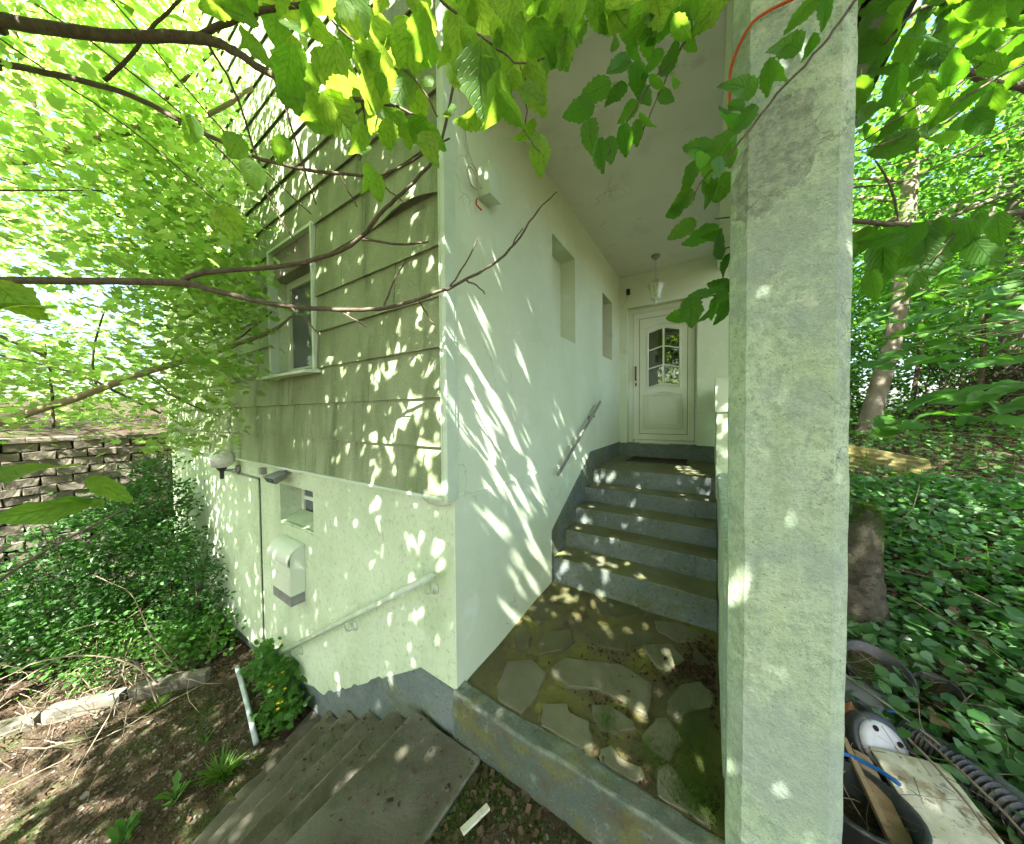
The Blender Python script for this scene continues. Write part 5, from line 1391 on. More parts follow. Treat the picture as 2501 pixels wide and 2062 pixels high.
# handrails
hr1 = thing('handrail', 'pale painted tube handrail sloping along the cellar wall', 'handrail', (-1.1, -0.07, 0))
mobj('rail', tube([(-2.16, -0.085, -0.615), (-1.1, -0.085, 0.056), (-0.085, -0.085, 0.70)], 0.021, 12), M['railpaint'], hr1, True)
mobj('end_cap', lathe([(0.004, 0.0), (0.015, 0.004), (0.0215, 0.02)][::-1], 12, (-0.085, -0.085, 0.69)), M['railpaint'], hr1, True)
for x in (-0.17, -1.05, -1.95):
    z = 0.70 + (x + 0.085) * 0.6337
    p, q = spline([(x, -0.085, z - 0.015, 0.006), (x, -0.075, z - 0.07, 0.006), (x + 0.004, -0.045, z - 0.10, 0.006), (x + 0.004, -0.004, z - 0.085, 0.006)], 4)
    b = mobj('bracket', tube(p, q, 8), M['railpaint'], hr1, True)
    mobj('wall_rosette', lathe([(0.038, -0.001), (0.036, -0.008), (0.010, -0.012)], 14, (x + 0.004, -0.001, z - 0.085), 'y'), M['railpaint'], b, True)
hr2 = thing('handrail', 'grey flat steel handrail on the porch wall beside the entrance steps', 'handrail', (0.05, 1.9, 1.2))
A, B = Vector((0.066, 1.30, 1.06)), Vector((0.066, 2.60, 1.77))
dd = (B - A).normalized(); up = Vector((1, 0, 0)).cross(dd).normalized()
V = []
for e in (A, B):
    for sx, su in ((-0.010, -0.015), (0.010, -0.015), (0.010, 0.015), (-0.010, 0.015)): V.append(tuple(e + Vector((sx, 0, 0)) + up * su))
mobj('rail', bevel((V, [(0, 1, 2, 3), (7, 6, 5, 4), (0, 4, 5, 1), (1, 5, 6, 2), (2, 6, 7, 3), (3, 7, 4, 0)]), 0.003), M['metal'], hr2)
for s in (0.06, 0.80):
    c = A + (B - A) * s
    mobj('bracket', join(tube([tuple(c), tuple(c - up * 0.05), tuple(c - up * 0.06 - Vector((0.066, 0, 0)))], 0.007, 8), boxv((0.0, c.y - 0.03, c.z - 0.085), (0.006, c.y + 0.03, c.z - 0.035))), M['white'] if s < 0.2 else M['metal'], hr2)

# boxes and wires in the porch
eb = thing('terminal_box', 'pale plastic terminal box with looped cables high on the porch wall', 'box', (0, 0.31, 3.08))
mobj('case', bevel([(0, 0.245, 2.985), (0, 0.375, 2.985), (0.085, 0.375, 2.985), (0.085, 0.245, 2.985)] and boxv((0.001, 0.25, 2.985), (0.085, 0.37, 3.175)), 0.008), M['trim'], eb)
mobj('cover', bevel(boxv((0.086, 0.245, 2.98), (0.098, 0.375, 3.18)), 0.003), M['trim'], eb)
p, q = [], []
for a in range(26):
    w = a / 25 * 4.2 * math.pi
    p.append((0.03 + 0.010 * math.sin(w * 0.7), 0.165 + 0.055 * math.cos(w), 3.06 + 0.06 * math.sin(w) - 0.02 * a / 25))
mobj('cable_loop', tube(p, 0.0045, 6), M['cable'], eb, True)
p, q = spline([(0.02, 0.10, 3.35, 0.004), (0.02, 0.14, 3.2, 0.004), (0.03, 0.20, 3.10, 0.004), (0.03, 0.255, 3.03, 0.004)], 5)
mobj('cable', tube(p, q, 6), M['cable'], eb, True)
p, q = spline([(0.02, 0.22, 2.96, 0.005), (0.02, 0.21, 2.92, 0.005), (0.03, 0.25, 2.90, 0.006)], 4)
mobj('wire_end', tube(p, q, 6), M['redcable'], eb, True)
sb = thing('motion_sensor', 'small black motion sensor with hanging wires beside the lantern', 'sensor', (0.14, 3.83, 3.5))
mobj('case', bevel(boxv((0.115, 3.78, 3.48), (0.165, 3.829, 3.56)), 0.006), M['black'], sb)
p, q = spline([(0.13, 3.81, 3.48, 0.004), (0.11, 3.82, 3.40, 0.004), (0.06, 3.825, 3.33, 0.004), (0.03, 3.826, 3.26, 0.004)], 4)
mobj('wire', tube(p, q, 6), M['cable'], sb)
dbp = thing('doorbell', 'small pale doorbell plate left of the front door', 'doorbell', (0.06, 3.83, 2.6))
mobj('plate', bevel(boxv((0.035, 3.815, 2.575), (0.095, 3.829, 2.625)), 0.003), M['trim'], dbp)
mobj('button', lathe([(0.010, -0.001), (0.010, -0.006), (0.006, -0.008)], 10, (0.078, 3.8145, 2.60), 'y'), M['cable'], dbp)
mt = thing('doormat', 'dark brown worn doormat lying on the top step', 'doormat', (0.62, 3.4, 0.96))
mobj('pile', rough_box((0.27, 3.20, 0.960), (0.98, 3.60, 0.974), 0.08, 0.004, 71, 0.004), M['mat'], mt)
mobj('rim', ring(0, 1, 0, 1, 0.1, 0, 1) and join(boxv((0.25, 3.18, 0.9595), (0.27, 3.62, 0.972)), boxv((0.98, 3.18, 0.9595), (1.0, 3.62, 0.972)), boxv((0.27, 3.18, 0.9595), (0.98, 3.20, 0.972)), boxv((0.27, 3.60, 0.9595), (0.98, 3.62, 0.972))), M['black'], mt)
# red cable clipped to the pillar
p, q = spline([(1.62, 0.02, 2.94, 0.0045), (1.58, -0.008, 2.925, 0.0045), (1.482, -0.009, 2.895, 0.0045), (1.396, -0.008, 2.90, 0.0045), (1.345, -0.004, 2.885, 0.0045), (1.302, 0.05, 2.84, 0.0045), (1.298, 0.07, 2.76, 0.0045), (1.297, 0.075, 2.62, 0.0045)], 6)
rc = mobj('red_cable', tube(p, q, 8), M['redcable'], None, True)
tag(rc, 'orange red cable running around the top of the pillar', 'cable')
p, q = spline([(1.74, 0.55, 3.98, 0.008), (1.72, 0.42, 3.70, 0.008), (1.79, 0.42, 3.60, 0.008), (1.86, 0.46, 3.70, 0.008), (1.88, 0.55, 3.92, 0.008)], 6)
cl = mobj('cable_loop', tube(p, q, 8), M['cable'], None, True)
tag(cl, 'pale cable loop hanging from the eave behind the pillar', 'cable')

# ------------------------------------------------------------------ leaf shapes
def ovate(rows=11, wid=0.36, tooth=0.03, fold=0.10, curl=0.12, seed=1, stalk=0.14):
    """one large toothed leaf: base at the origin, tip along +y, length 1"""
    r_ = random.Random(seed)
    V, F, UV = [], [], []
    for i in range(rows + 1):
        s = i / rows
        w = wid * (math.sin(math.pi * s ** 0.78) ** 0.75) * (1.0 - 0.10 * s) if 0 < i < rows else 0.004
        tj = tooth * (1 if i % 2 else -0.6)
        z0 = -curl * s * s + 0.02 * math.sin(5 * s + seed)
        for sd in (-1, 0, 1):
            ww = max(0.003, w + (tj if 0 < i < rows and sd else 0) + (r_.uniform(-0.012, 0.012) if sd and 0 < i < rows else 0))
            V.append((sd * ww, s + (0.015 * sd * (i % 2)), z0 + (fold * ww * (1.2 + 0.4 * math.sin(6 * s + seed * 1.3 + sd)) if sd else 0)))
            UV.append((0.5 + 0.5 * sd * ww / wid, s))
    for i in range(rows):
        a = i * 3
        F += [(a, a + 1, a + 4, a + 3), (a + 1, a + 2, a + 5, a + 4)]
    k = len(V)
    V += [(-0.006, 0, 0), (0.006, 0, 0), (0.004, -stalk, 0.02), (-0.004, -stalk, 0.02)]
    UV += [(0.5, 0)] * 4
    F.append((k, k + 1, k + 2, k + 3))
    return V, F, UV


SMALL = ([(0, 0, 0), (-0.26, 0.35, 0.05), (-0.20, 0.72, 0.02), (0, 1, -0.08), (0.20, 0.72, 0.02), (0.26, 0.35, 0.05), (0, 0.5, -0.02)],
         [(0, 6, 1), (1, 6, 2), (2, 6, 3), (3, 6, 4), (4, 6, 5), (5, 6, 0)])
RHOMB = ([(0, 0, 0), (-0.33, 0.5, 0.07), (0, 1, -0.05), (0.33, 0.5, 0.07)], [(0, 2, 1), (0, 3, 2)])
_mo = [(0, 0), (-0.30, 0.10), (-0.42, 0.30), (-0.24, 0.38), (-0.52, 0.66), (-0.20, 0.62), (0, 1.0), (0.20, 0.62), (0.52, 0.66), (0.24, 0.38), (0.42, 0.30), (0.30, 0.10)]
MAPLE = ([(x, y, 0.10 * abs(x) - 0.05 * y) for x, y in _mo] + [(0, 0.42, 0)], [(i, 12, (i + 1) % 12) for i in range(12)])
ROUND = ([(0, 0.06, 0), (-0.30, 0.0, 0.04), (-0.46, 0.32, 0.06), (-0.30, 0.72, 0.03), (0, 0.92, -0.04), (0.30, 0.72, 0.03), (0.46, 0.32, 0.06), (0.30, 0.0, 0.04), (0, 0.42, -0.02)],
         [(i, 8, (i + 1) % 8) for i in range(8)])
CHIP = ([(-0.5, -0.3, 0), (0.5, -0.36, 0.05), (0.42, 0.34, -0.02), (-0.45, 0.3, 0.06)], [(0, 1, 2), (0, 2, 3)])
BLADE = ([(-0.03, 0, 0), (0.03, 0, 0), (0.028, 0.5, 0.12), (-0.028, 0.5, 0.12), (0, 1, 0.42)], [(0, 1, 2), (0, 2, 3), (3, 2, 4)])
_pb = [(1, 0, 0), (-1, 0, 0), (0, 1, 0), (0, -1, 0), (0, 0, 0.6), (0, 0, -0.6), (0.6, 0.6, 0.3), (-0.6, 0.6, 0.25), (-0.6, -0.6, 0.3), (0.6, -0.6, 0.2)]
PEB = ([tuple(0.5 * q for q in p) for p in _pb], [(0, 6, 4), (6, 2, 4), (2, 7, 4), (7, 1, 4), (1, 8, 4), (8, 3, 4), (3, 9, 4), (9, 0, 4), (0, 6, 5), (6, 2, 5), (2, 7, 5), (7, 1, 5), (1, 8, 5), (8, 3, 5), (3, 9, 5), (9, 0, 5)])
# a few twig-like sticks, length 1 along y
STICK0 = ([(-0.012, 0, 0), (0.012, 0, 0), (0, 0, 0.02), (-0.008, 1, 0.0), (0.008, 1, 0.0), (0, 1, 0.013)], [(0, 1, 4), (0, 4, 3), (1, 2, 5), (1, 5, 4), (2, 0, 3), (2, 3, 5)])

_sv, _sf = [], []
for _i in range(5):
    _y = _i / 4; _w = 0.008 * (1 - 0.6 * _y); _b = 0.10 * math.sin(2.6 * _y) ; _c = 0.05 * math.sin(5 * _y)
    _sv += [(_b - _w, _y, _c), (_b + _w, _y, _c), (_b, _y, _c + 1.6 * _w)]
for _i in range(4):
    for _k in range(3):
        _a, _d = _i * 3 + _k, _i * 3 + (_k + 1) % 3
        _sf += [(_a, _d, _d + 3), (_a, _d + 3, _a + 3)]
STICK = (_sv, _sf)


def up_normals(n, tilt):
    v = rng.normal(0, tilt, (n, 3)); v[:, 2] = 1.0
    return v


def clumps(centre, radii, nclump, nleaf, spread, flat=0.35, keep=None, hollow=0.0):
    """leaf positions gathered in flattened sprays inside an ellipsoid"""
    cs = []
    while len(cs) < nclump:
        v = rng.uniform(-1, 1, 3)
        q = np.dot(v, v)
        if q > 1 or q < hollow: continue
        p = np.array(centre) + v * np.array(radii)
        if keep is not None and not keep(p): continue
        cs.append(p)
    cs = np.array(cs)
    w = rng.integers(0, nclump, nleaf)
    off = rng.normal(0, 1, (nleaf, 3)) * np.array([spread, spread, spread * flat])
    return cs[w] + off, cs


def limbs(trunk_pts, cs, n, r0, kk=5):
    """bent limbs from the trunk to some of the sprays"""
    parts = []
    for c in cs[:n]:
        zt = max(trunk_pts[0][2] + 0.35 * (trunk_pts[-1][2] - trunk_pts[0][2]), min(c[2] - 0.5, trunk_pts[-1][2]))
        b = trunk_pts[0]
        for q in range(len(trunk_pts) - 1):
            if trunk_pts[q][2] <= zt <= trunk_pts[q + 1][2]:
                f_ = (zt - trunk_pts[q][2]) / max(1e-6, trunk_pts[q + 1][2] - trunk_pts[q][2])
                b = tuple(trunk_pts[q][k] + (trunk_pts[q + 1][k] - trunk_pts[q][k]) * f_ for k in range(4))
        rr0 = max(min(b[3] * 0.45, r0), 0.008)
        mid = [(b[k] * 0.5 + c[k] * 0.5) + rng.normal(0, 0.12) for k in range(3)]
        p, r_ = spline([(b[0], b[1], b[2], rr0), (mid[0], mid[1], mid[2] + 0.1, rr0 * 0.55), (c[0], c[1], c[2], 0.004)], kk)
        parts.append(tube(p, r_, 6))
    return join(*parts) if parts else None


def tree(name, label, trunk, cr, nclump, nleaf, spread, tmpl, size, mat, bark, group=None, nl=12, tilt=0.5, keep=None, flat=0.35, crownname='crown'):
    b = trunk[0]
    t_ = thing(name, label, 'tree', (b[0], b[1], b[2]), group)
    p, r_ = spline(trunk, 5, 0.004, rnd)
    mobj('trunk', tube(p, r_, 10), bark, t_, True)
    pos, cs = clumps(cr[0], cr[1], nclump, nleaf, spread, flat, keep)
    lb = limbs(trunk, cs, nl, trunk[0][3] * 0.5)
    if lb: mobj('limbs', lb, bark, t_, True)['kind'] = 'stuff'
    cloud(crownname, tmpl, pos, up_normals(nleaf, tilt), rng.uniform(size[0], size[1], nleaf), mat, t_)
    return t_


# ------------------------------------------------------------------ the shade trees behind the camera
def gap(p):
    """the crown is thin where the sun comes through onto the hazel"""
    t_ = (-0.75 - p[1]) / 0.87
    z_, x_ = p[2] - t_, p[0] - 0.27 * t_
    return not (-0.6 < x_ < 1.15 and 1.95 < z_ < 3.3) or rng.uniform() < 0.10



tree('shade_tree', 'tall leafy tree standing behind the viewer', [(0.9, -6.2, -1.0, 0.16), (0.8, -6.0, 2.0, 0.14), (0.7, -5.4, 5.0, 0.10), (0.6, -4.8, 7.4, 0.04)],
     ((0.55, -3.55, 4.75), (3.5, 2.9, 1.35)), 1500, 19500, 0.36, RHOMB, (0.11, 0.19), M['canopy'], M['barkgrey'], 'shade trees over the garden', 16, 0.7, gap)
tree('shade_tree', 'slimmer shade tree over the left of the garden', [(-4.6, -6.0, -1.2, 0.14), (-4.5, -5.8, 2.0, 0.12), (-4.3, -5.2, 5.0, 0.09), (-4.2, -4.9, 7.0, 0.03)],
     ((-3.6, -4.9, 6.0), (2.6, 2.6, 1.8)), 200, 2600, 0.30, RHOMB, (0.09, 0.15), M['canopy'], M['barkgrey'], 'shade trees over the garden', 14, 0.7)
tree('shade_tree', 'broad shade tree to the right of the garden', [(5.6, -4.4, -0.4, 0.16), (5.5, -4.3, 2.0, 0.14), (5.2, -3.9, 5.0, 0.10), (5.0, -3.6, 7.4, 0.04)],
     ((4.9, -2.9, 6.3), (2.6, 2.8, 1.8)), 420, 12000, 0.34, RHOMB, (0.09, 0.15), M['canopy'], M['barkgrey'], 'shade trees over the garden', 14, 0.7)

tree('shade_tree', 'high crowned tree over the edge of the wood', [(8.6, 0.6, -0.2, 0.18), (8.4, 0.7, 3.0, 0.15), (7.4, 0.8, 6.5, 0.10), (6.6, 0.9, 8.6, 0.04)],
     ((6.2, 1.2, 8.2), (3.6, 3.4, 1.5)), 420, 17000, 0.4, RHOMB, (0.10, 0.16), M['canopy'], M['barkgrey'], 'shade trees over the garden', 14, 0.7)  # crown above the frame, added to keep sun off the wood floor

for k, (x, y, w_) in enumerate([(-2.2, -12.0, 2.8), (3.2, -12.5, 3.0)]):  # unseen trees, added so the door panes have foliage to reflect
    tree('road_tree', ['low crowned tree far behind the viewer on the left', 'low crowned tree far behind the viewer on the right'][k], [(x, y, -0.8, 0.16), (x, y, 1.5, 0.13), (x + 0.1, y, 5.0, 0.05)],
         ((x, y, 2.9), (w_, 1.8, 2.6)), 130, 3600, 0.45, RHOMB, (0.16, 0.26), M['canopy'], M['barkgrey'], 'trees behind the viewer', 10, 0.7)

# ------------------------------------------------------------------ maple on the left
mp = thing('maple_tree', 'sunlit maple with pale branches filling the upper left', 'tree', (-3.7, -3.6, -1.05))
trunkM = [(-3.7, -3.6, -1.1, 0.11), (-3.75, -3.5, 0.4, 0.095), (-3.8, -3.3, 2.0, 0.075), (-3.9, -3.0, 3.6, 0.05), (-4.0, -2.6, 5.2, 0.02)]
p, r_ = spline(trunkM, 6, 0.004, rnd)
mobj('trunk', tube(p, r_, 10), M['barktan'], mp, True)
for nm, pts in BRANCHES:
    if nm == 'M':
        a = pts[0]
        ext = [(-3.76, -3.42, min(2.8, max(0.6, a[2] - 0.5)), a[3] * 1.4), ((a[0] - 3.76) / 2, (a[1] - 3.42) / 2, (a[2] + min(2.8, max(0.6, a[2] - 0.5))) / 2, a[3] * 1.2)]
        p, r_ = spline(ext + pts, 4, 0.003, rnd)
        mobj('branch', tube(p, r_, 8), M['barktan'], mp, True)
    if nm == 'm':
        p, r_ = spline(pts, 4, 0.004, rnd)
        mobj('twig', tube(p, r_, 6), M['bark'], mp, True)
inM = lambda q: q[1] < -0.30 and q[0] < -1.75 and q[1] < -1.35 + 0.47 * (1.25 - q[0])
pos, cs = clumps((-4.3, -1.75, 3.55), (2.7, 1.75, 2.25), 260, 9500, 0.28, 0.22, inM)
pos2, cs2 = clumps((-2.55, -0.62, 2.75), (1.05, 0.36, 1.5), 120, 3300, 0.18, 0.25)
pos4, cs4 = clumps((-4.2, -1.25, 5.2), (2.2, 0.9, 1.6), 120, 4600, 0.26, 0.25)
pos3, cs3 = clumps((-5.4, -1.1, 2.0), (1.1, 0.8, 0.6), 40, 1500, 0.2, 0.3)
pos5, cs5 = clumps((-3.0, -0.75, 4.7), (1.5, 0.40, 1.5), 120, 3600, 0.2, 0.25)
pos6, cs6 = clumps((-2.0, -0.48, 2.6), (0.45, 0.2, 0.85), 40, 800, 0.13, 0.3)
pos = np.concatenate([pos, pos2, pos3, pos4, pos5, pos6])
pos = pos[(pos[:, 1] < -0.16) & (pos[:, 0] < -1.55)]
n = len(pos)
cloud('foliage', MAPLE, pos, up_normals(n, 0.55), rng.uniform(0.045, 0.09, n), M['maple'], mp)
mobj('twigs', limbs(trunkM, cs, 26, 0.014), M['bark'], mp, True)['kind'] = 'stuff'
mm_ = []
for v in range(3):
    me = bpy.data.meshes.new('leaf'); V = [(x, y, z * (0.6 + 0.5 * v)) for x, y, z in MAPLE[0]]
    me.from_pydata(V, [], MAPLE[1]); me.materials.append(M['maple']); me.update(); mm_.append(me)
tips = [b for nm, b in BRANCHES if nm in 'Mm']
for k in range(130):
    b = rnd.choice(tips); i = rnd.randrange(len(b) // 2, len(b)); q = b[i]
    o = bpy.data.objects.new('leaf', rnd.choice(mm_)); link(o); o.parent = mp
    o.location = Vector((q[0] + rnd.gauss(0, 0.13), q[1] + rnd.gauss(0, 0.13), q[2] + rnd.gauss(0, 0.07))) - Vector(mp.location)
    o.rotation_euler = (rnd.gauss(0, 0.5), rnd.gauss(0, 0.5), rnd.uniform(0, 6.28))
    o.scale = [rnd.uniform(0.07, 0.11)] * 3

# ------------------------------------------------------------------ hazel and cherry with the near leaves
def leafset(nm, mat, wid, tooth, curl, n=7):
    out = []
    for v in range(n):
        V, F, UV = ovate(14, wid * [1.0, 0.86, 1.12, 0.78, 0.95, 1.06, 0.9][v % 7], tooth * 1.6, [0.10, 0.30, -0.12, 0.45, 0.18, 0.60, 0.05][v % 7], curl * [0.6, 2.2, -1.2, 1.4, 3.0, 0.3, 1.8][v % 7], v + 1)
        tw = [0.2, -0.5, 0.4, 0.9, -0.8, 0.3, -0.2][v % 7]; bx_ = [0.0, 0.10, -0.08, 0.14, -0.12, 0.05, -0.04][v % 7]
        V = [(x * math.cos(tw * y) - z * math.sin(tw * y) + bx_ * y * y + 0.012 * math.sin(19 * y + v) * (abs(x) > 0.05), y, z * math.cos(tw * y) + x * math.sin(tw * y) + 0.02 * math.sin(14 * y + 2 * v) * abs(x) * 3) for x, y, z in V]
        me = bpy.data.meshes.new('leaf'); me.from_pydata(V, [], F)
        uvl = me.uv_layers.new(name='UVMap')
        idx = np.zeros(len(me.loops), dtype=np.int32); me.loops.foreach_get('vertex_index', idx)
        uvl.data.foreach_set('uv', np.asarray(UV, dtype=np.float32)[idx].ravel())
        me.polygons.foreach_set('use_smooth', [True] * len(me.polygons)); me.materials.append(mat); me.update(); out.append(me)
    return out


HZ = leafset('hazel', M['hazel'], 0.37, 0.016, 0.10)
CH_ = leafset('cherry', M['cherry'], 0.30, 0.012, 0.12)
SP = leafset('sapling', M['herb'], 0.34, 0.014, 0.08)


def place_leaf(parent, meshes, rec):
    o = bpy.data.objects.new('leaf', rnd.choice(meshes)); link(o); o.parent = parent
    o.location = Vector(rec[1:4]) - Vector(parent.location)
    o.rotation_mode = 'QUATERNION'; o.rotation_quaternion = rec[4:8]
    s = rec[8]
    o.scale = (s * rnd.uniform(0.88, 1.12), s, s)
    return o


hz = thing('hazel_tree', 'hazel with large round backlit leaves hanging over the house corner', 'tree', (-1.9, -3.0, -1.0))
HTX, HTY = -1.9, -3.0
p, r_ = spline([(HTX, HTY, -1.1, 0.06), (HTX - 0.05, HTY + 0.1, 0.8, 0.05), (HTX + 0.05, HTY + 0.15, 2.6, 0.042), (HTX + 0.15, HTY + 0.2, 4.2, 0.02)], 6)
mobj('trunk', tube(p, r_, 10), M['bark'], hz, True)
ch = thing('cherry_tree', 'young cherry with toothed leaves reaching across the porch pillar', 'tree', (3.3, -0.9, -0.3))
p, r_ = spline([(3.3, -0.9, -0.35, 0.06), (3.35, -0.9, 1.2, 0.05), (3.3, -0.85, 2.8, 0.04), (3.2, -0.8, 4.0, 0.02)], 6)
mobj('trunk', tube(p, r_, 10), M['bark'], ch, True)
for nm, pts in BRANCHES:
    if nm == 'H' and pts[0][3] > 0.013:
        a = pts[0]; zt = max(0.5, a[2] - 0.4)
        pts = [(HTX, HTY + 0.13, zt, a[3] * 1.3), ((a[0] + HTX) / 2 - 0.1, (a[1] + HTY + 0.13) / 2, (a[2] + zt) / 2 + 0.05, a[3] * 1.15)] + pts
    if nm == 'R':
        a = pts[0]; zt = min(3.6, max(0.8, a[2] - 0.4))
        pts = [(3.32, -0.88, zt, max(a[3] * 1.3, 0.012)), ((a[0] + 3.32) / 2, (a[1] - 0.88) / 2, (a[2] + zt) / 2 + 0.05, a[3] * 1.15)] + pts
    if nm in 'Hh':
        p, r_ = spline(pts, 5, 0.0018, rnd)
        mobj('branch' if nm == 'H' else 'twig', tube(p, r_, 8), M['bark'], hz, True)
    if nm in 'Rr':
        p, r_ = spline(pts, 5, 0.0015, rnd)
        mobj('branch' if nm == 'R' else 'twig', tube(p, r_, 8), M['bark'], ch, True)
for rec in LEAVES:
    if rec[0] == 'H': place_leaf(hz, HZ, rec)
    if rec[0] == 'R': place_leaf(ch, CH_, rec)
bram = thing('leafy_shoot', 'single shoot with large pale leaves at the left edge', 'plant', (-1.0, -1.9, -0.9))
p, r_ = spline([(-1.0, -1.9, -0.95, 0.007), (-0.7, -1.75, 0.2, 0.006), (-0.25, -1.45, 1.1, 0.004), (0.15, -1.2, 1.42, 0.002)], 6)
mobj('stem', tube(p, r_, 6), M['bark'], bram, True)
for rec in LEAVES:
    if rec[0] == 'L':
        o = place_leaf(bram, HZ, rec); o.scale[0] *= 0.62
sap = thing('sapling', 'low sapling with level bright green leaves in front of the wood', 'plant', (3.2, 0.9, 0.1))
SB = Vector((3.25, 0.9, 0.05))
p, r_ = spline([(3.25, 0.9, 0.0, 0.012), (3.3, 1.0, 0.8, 0.010), (3.2, 1.1, 1.6, 0.008), (3.0, 1.2, 2.3, 0.004)], 6)
mobj('stem', tube(p, r_, 8), M['twig'], sap, True)
for i, rec in enumerate([q for q in LEAVES if q[0] == 'S']):
    place_leaf(sap, SP, rec)
    if i % 4 == 0:
        a = Vector(rec[1:4]); zt = min(max(a.z - 0.12, 0.3), 2.2)
        b = Vector((3.22, 1.05, zt))
        m_ = (a + b) / 2 + Vector((0, 0, 0.04))
        p, r_ = spline([(b.x, b.y, b.z, 0.005), (m_.x, m_.y, m_.z, 0.004), (a.x, a.y, a.z, 0.0015)], 5)
        mobj('twig', tube(p, r_, 6), M['twig'], sap, True)

# ------------------------------------------------------------------ the wood on the right
WG = 'trees of the wood behind the house'
def wood(name, label, trunk, cr, nc, nlf, spread, size, bark='barkgrey', nl=14, tilt=0.6, tmpl=SMALL):
    return tree(name, label, trunk, cr, nc, nlf, spread, tmpl, size, M['wood'], M[bark], WG, nl, tilt)
wood('beech_tree', 'pale trunked leaning tree just right of the pillar', [(3.72, 7.40, 1.0, 0.17), (3.92, 7.55, 1.9, 0.14), (4.22, 7.75, 3.2, 0.125), (4.36, 7.9, 4.5, 0.12), (4.45, 8.0, 7.0, 0.10), (4.5, 8.1, 9.5, 0.05)],
     ((4.6, 8.6, 6.2), (2.6, 2.4, 3.4)), 200, 9000, 0.40, (0.09, 0.16))
wood('beech_tree', 'thick trunked tree at the right edge of the wood', [(6.25, 9.2, 1.1, 0.24), (6.3, 9.2, 4.0, 0.20), (6.35, 9.3, 7.0, 0.17), (6.4, 9.4, 10.0, 0.08)],
     ((7.0, 9.6, 6.6), (2.8, 2.4, 3.4)), 200, 9000, 0.40, (0.09, 0.16))
wood('ash_tree', 'slender grey tree between the two thick trunks', [(6.6, 12.4, 1.2, 0.13), (6.9, 12.5, 4.0, 0.11), (7.6, 12.7, 8.0, 0.08), (7.8, 12.8, 10, 0.03)],
     ((6.8, 12.8, 7.0), (3.2, 2.4, 4.0)), 160, 7000, 0.5, (0.12, 0.2))
wood('ash_tree', 'bushy young tree low behind the yellow sheet', [(3.4, 9.8, 1.2, 0.06), (3.3, 9.8, 2.8, 0.05), (3.2, 9.7, 4.2, 0.02)],
     ((3.3, 9.4, 3.4), (1.5, 1.3, 1.9)), 90, 4500, 0.30, (0.07, 0.12))
wood('ash_tree', 'bushy young tree at the far right under the cherry leaves', [(6.6, 7.2, 1.1, 0.05), (6.7, 7.1, 2.4, 0.04), (6.8, 7.0, 4.0, 0.02)],
     ((6.3, 7.0, 3.5), (1.5, 1.2, 1.3)), 80, 3200, 0.28, (0.07, 0.11))
for k, (x, y, w_) in enumerate([(9.5, 16.5, 3.6), (5.2, 17.5, 3.4), (13.5, 14.5, 3.8), (11.0, 21.0, 4.0), (16.5, 19.5, 4.2)]):
    lab = ['far round crowned tree deep in the wood', 'far tree showing beside the pillar', 'far tree at the right rim of the wood', 'farthest pale tree in the wood', 'far broad tree on the rise to the right'][k]
    wood('woodland_tree', lab, [(x, y, 1.2, 0.2), (x + 0.1, y, 5.0, 0.16), (x + 0.2, y, 10.0, 0.06)], ((x, y, 6.4), (w_, 2.5, 4.8)), 170, 5200, 0.6, (0.2, 0.34), tmpl=RHOMB)
for k, (x, y, h, w_) in enumerate([(4.0, 10.6, 2.4, 1.2), (6.4, 11.0, 2.8, 1.5), (9.2, 10.6, 3.0, 1.7), (8.2, 8.2, 2.3, 1.1), (2.6, 11.6, 2.6, 1.1)]):
    lab = ['dark thicket bush behind the leaning trunk', 'dark thicket bush between the trunks', 'dark thicket bush at the right edge of the wood', 'dark thicket bush beside the dead brush', 'dark thicket bush just beyond the pillar'][k]
    t_ = thing('thicket_bush', lab, 'shrub', (x, y, 1.2), 'dark thicket under the trees')
    parts = []
    for q in range(8):
        e = (x + rnd.uniform(-w_, w_) * 0.7, y + rnd.uniform(-0.4, 0.4), 1.2 + h * rnd.uniform(0.5, 0.95))
        p, r_ = spline([(x + rnd.gauss(0, 0.1), y, 1.1, 0.025), ((x + e[0]) / 2, (y + e[1]) / 2, 1.2 + h * 0.4, 0.018), (*e, 0.006)], 4)
        parts.append(tube(p, r_, 5))
    mobj('stems', join(*parts), M['darktwig'], t_, True)['kind'] = 'stuff'
    pos, cs = clumps((x, y, 1.2 + h * 0.5), (w_, 0.9, h * 0.52), 60, 3000, 0.22, 0.5)
    cloud('foliage', SMALL, pos, up_normals(len(pos), 0.7), rng.uniform(0.08, 0.14, len(pos)), M['shrub'], t_)
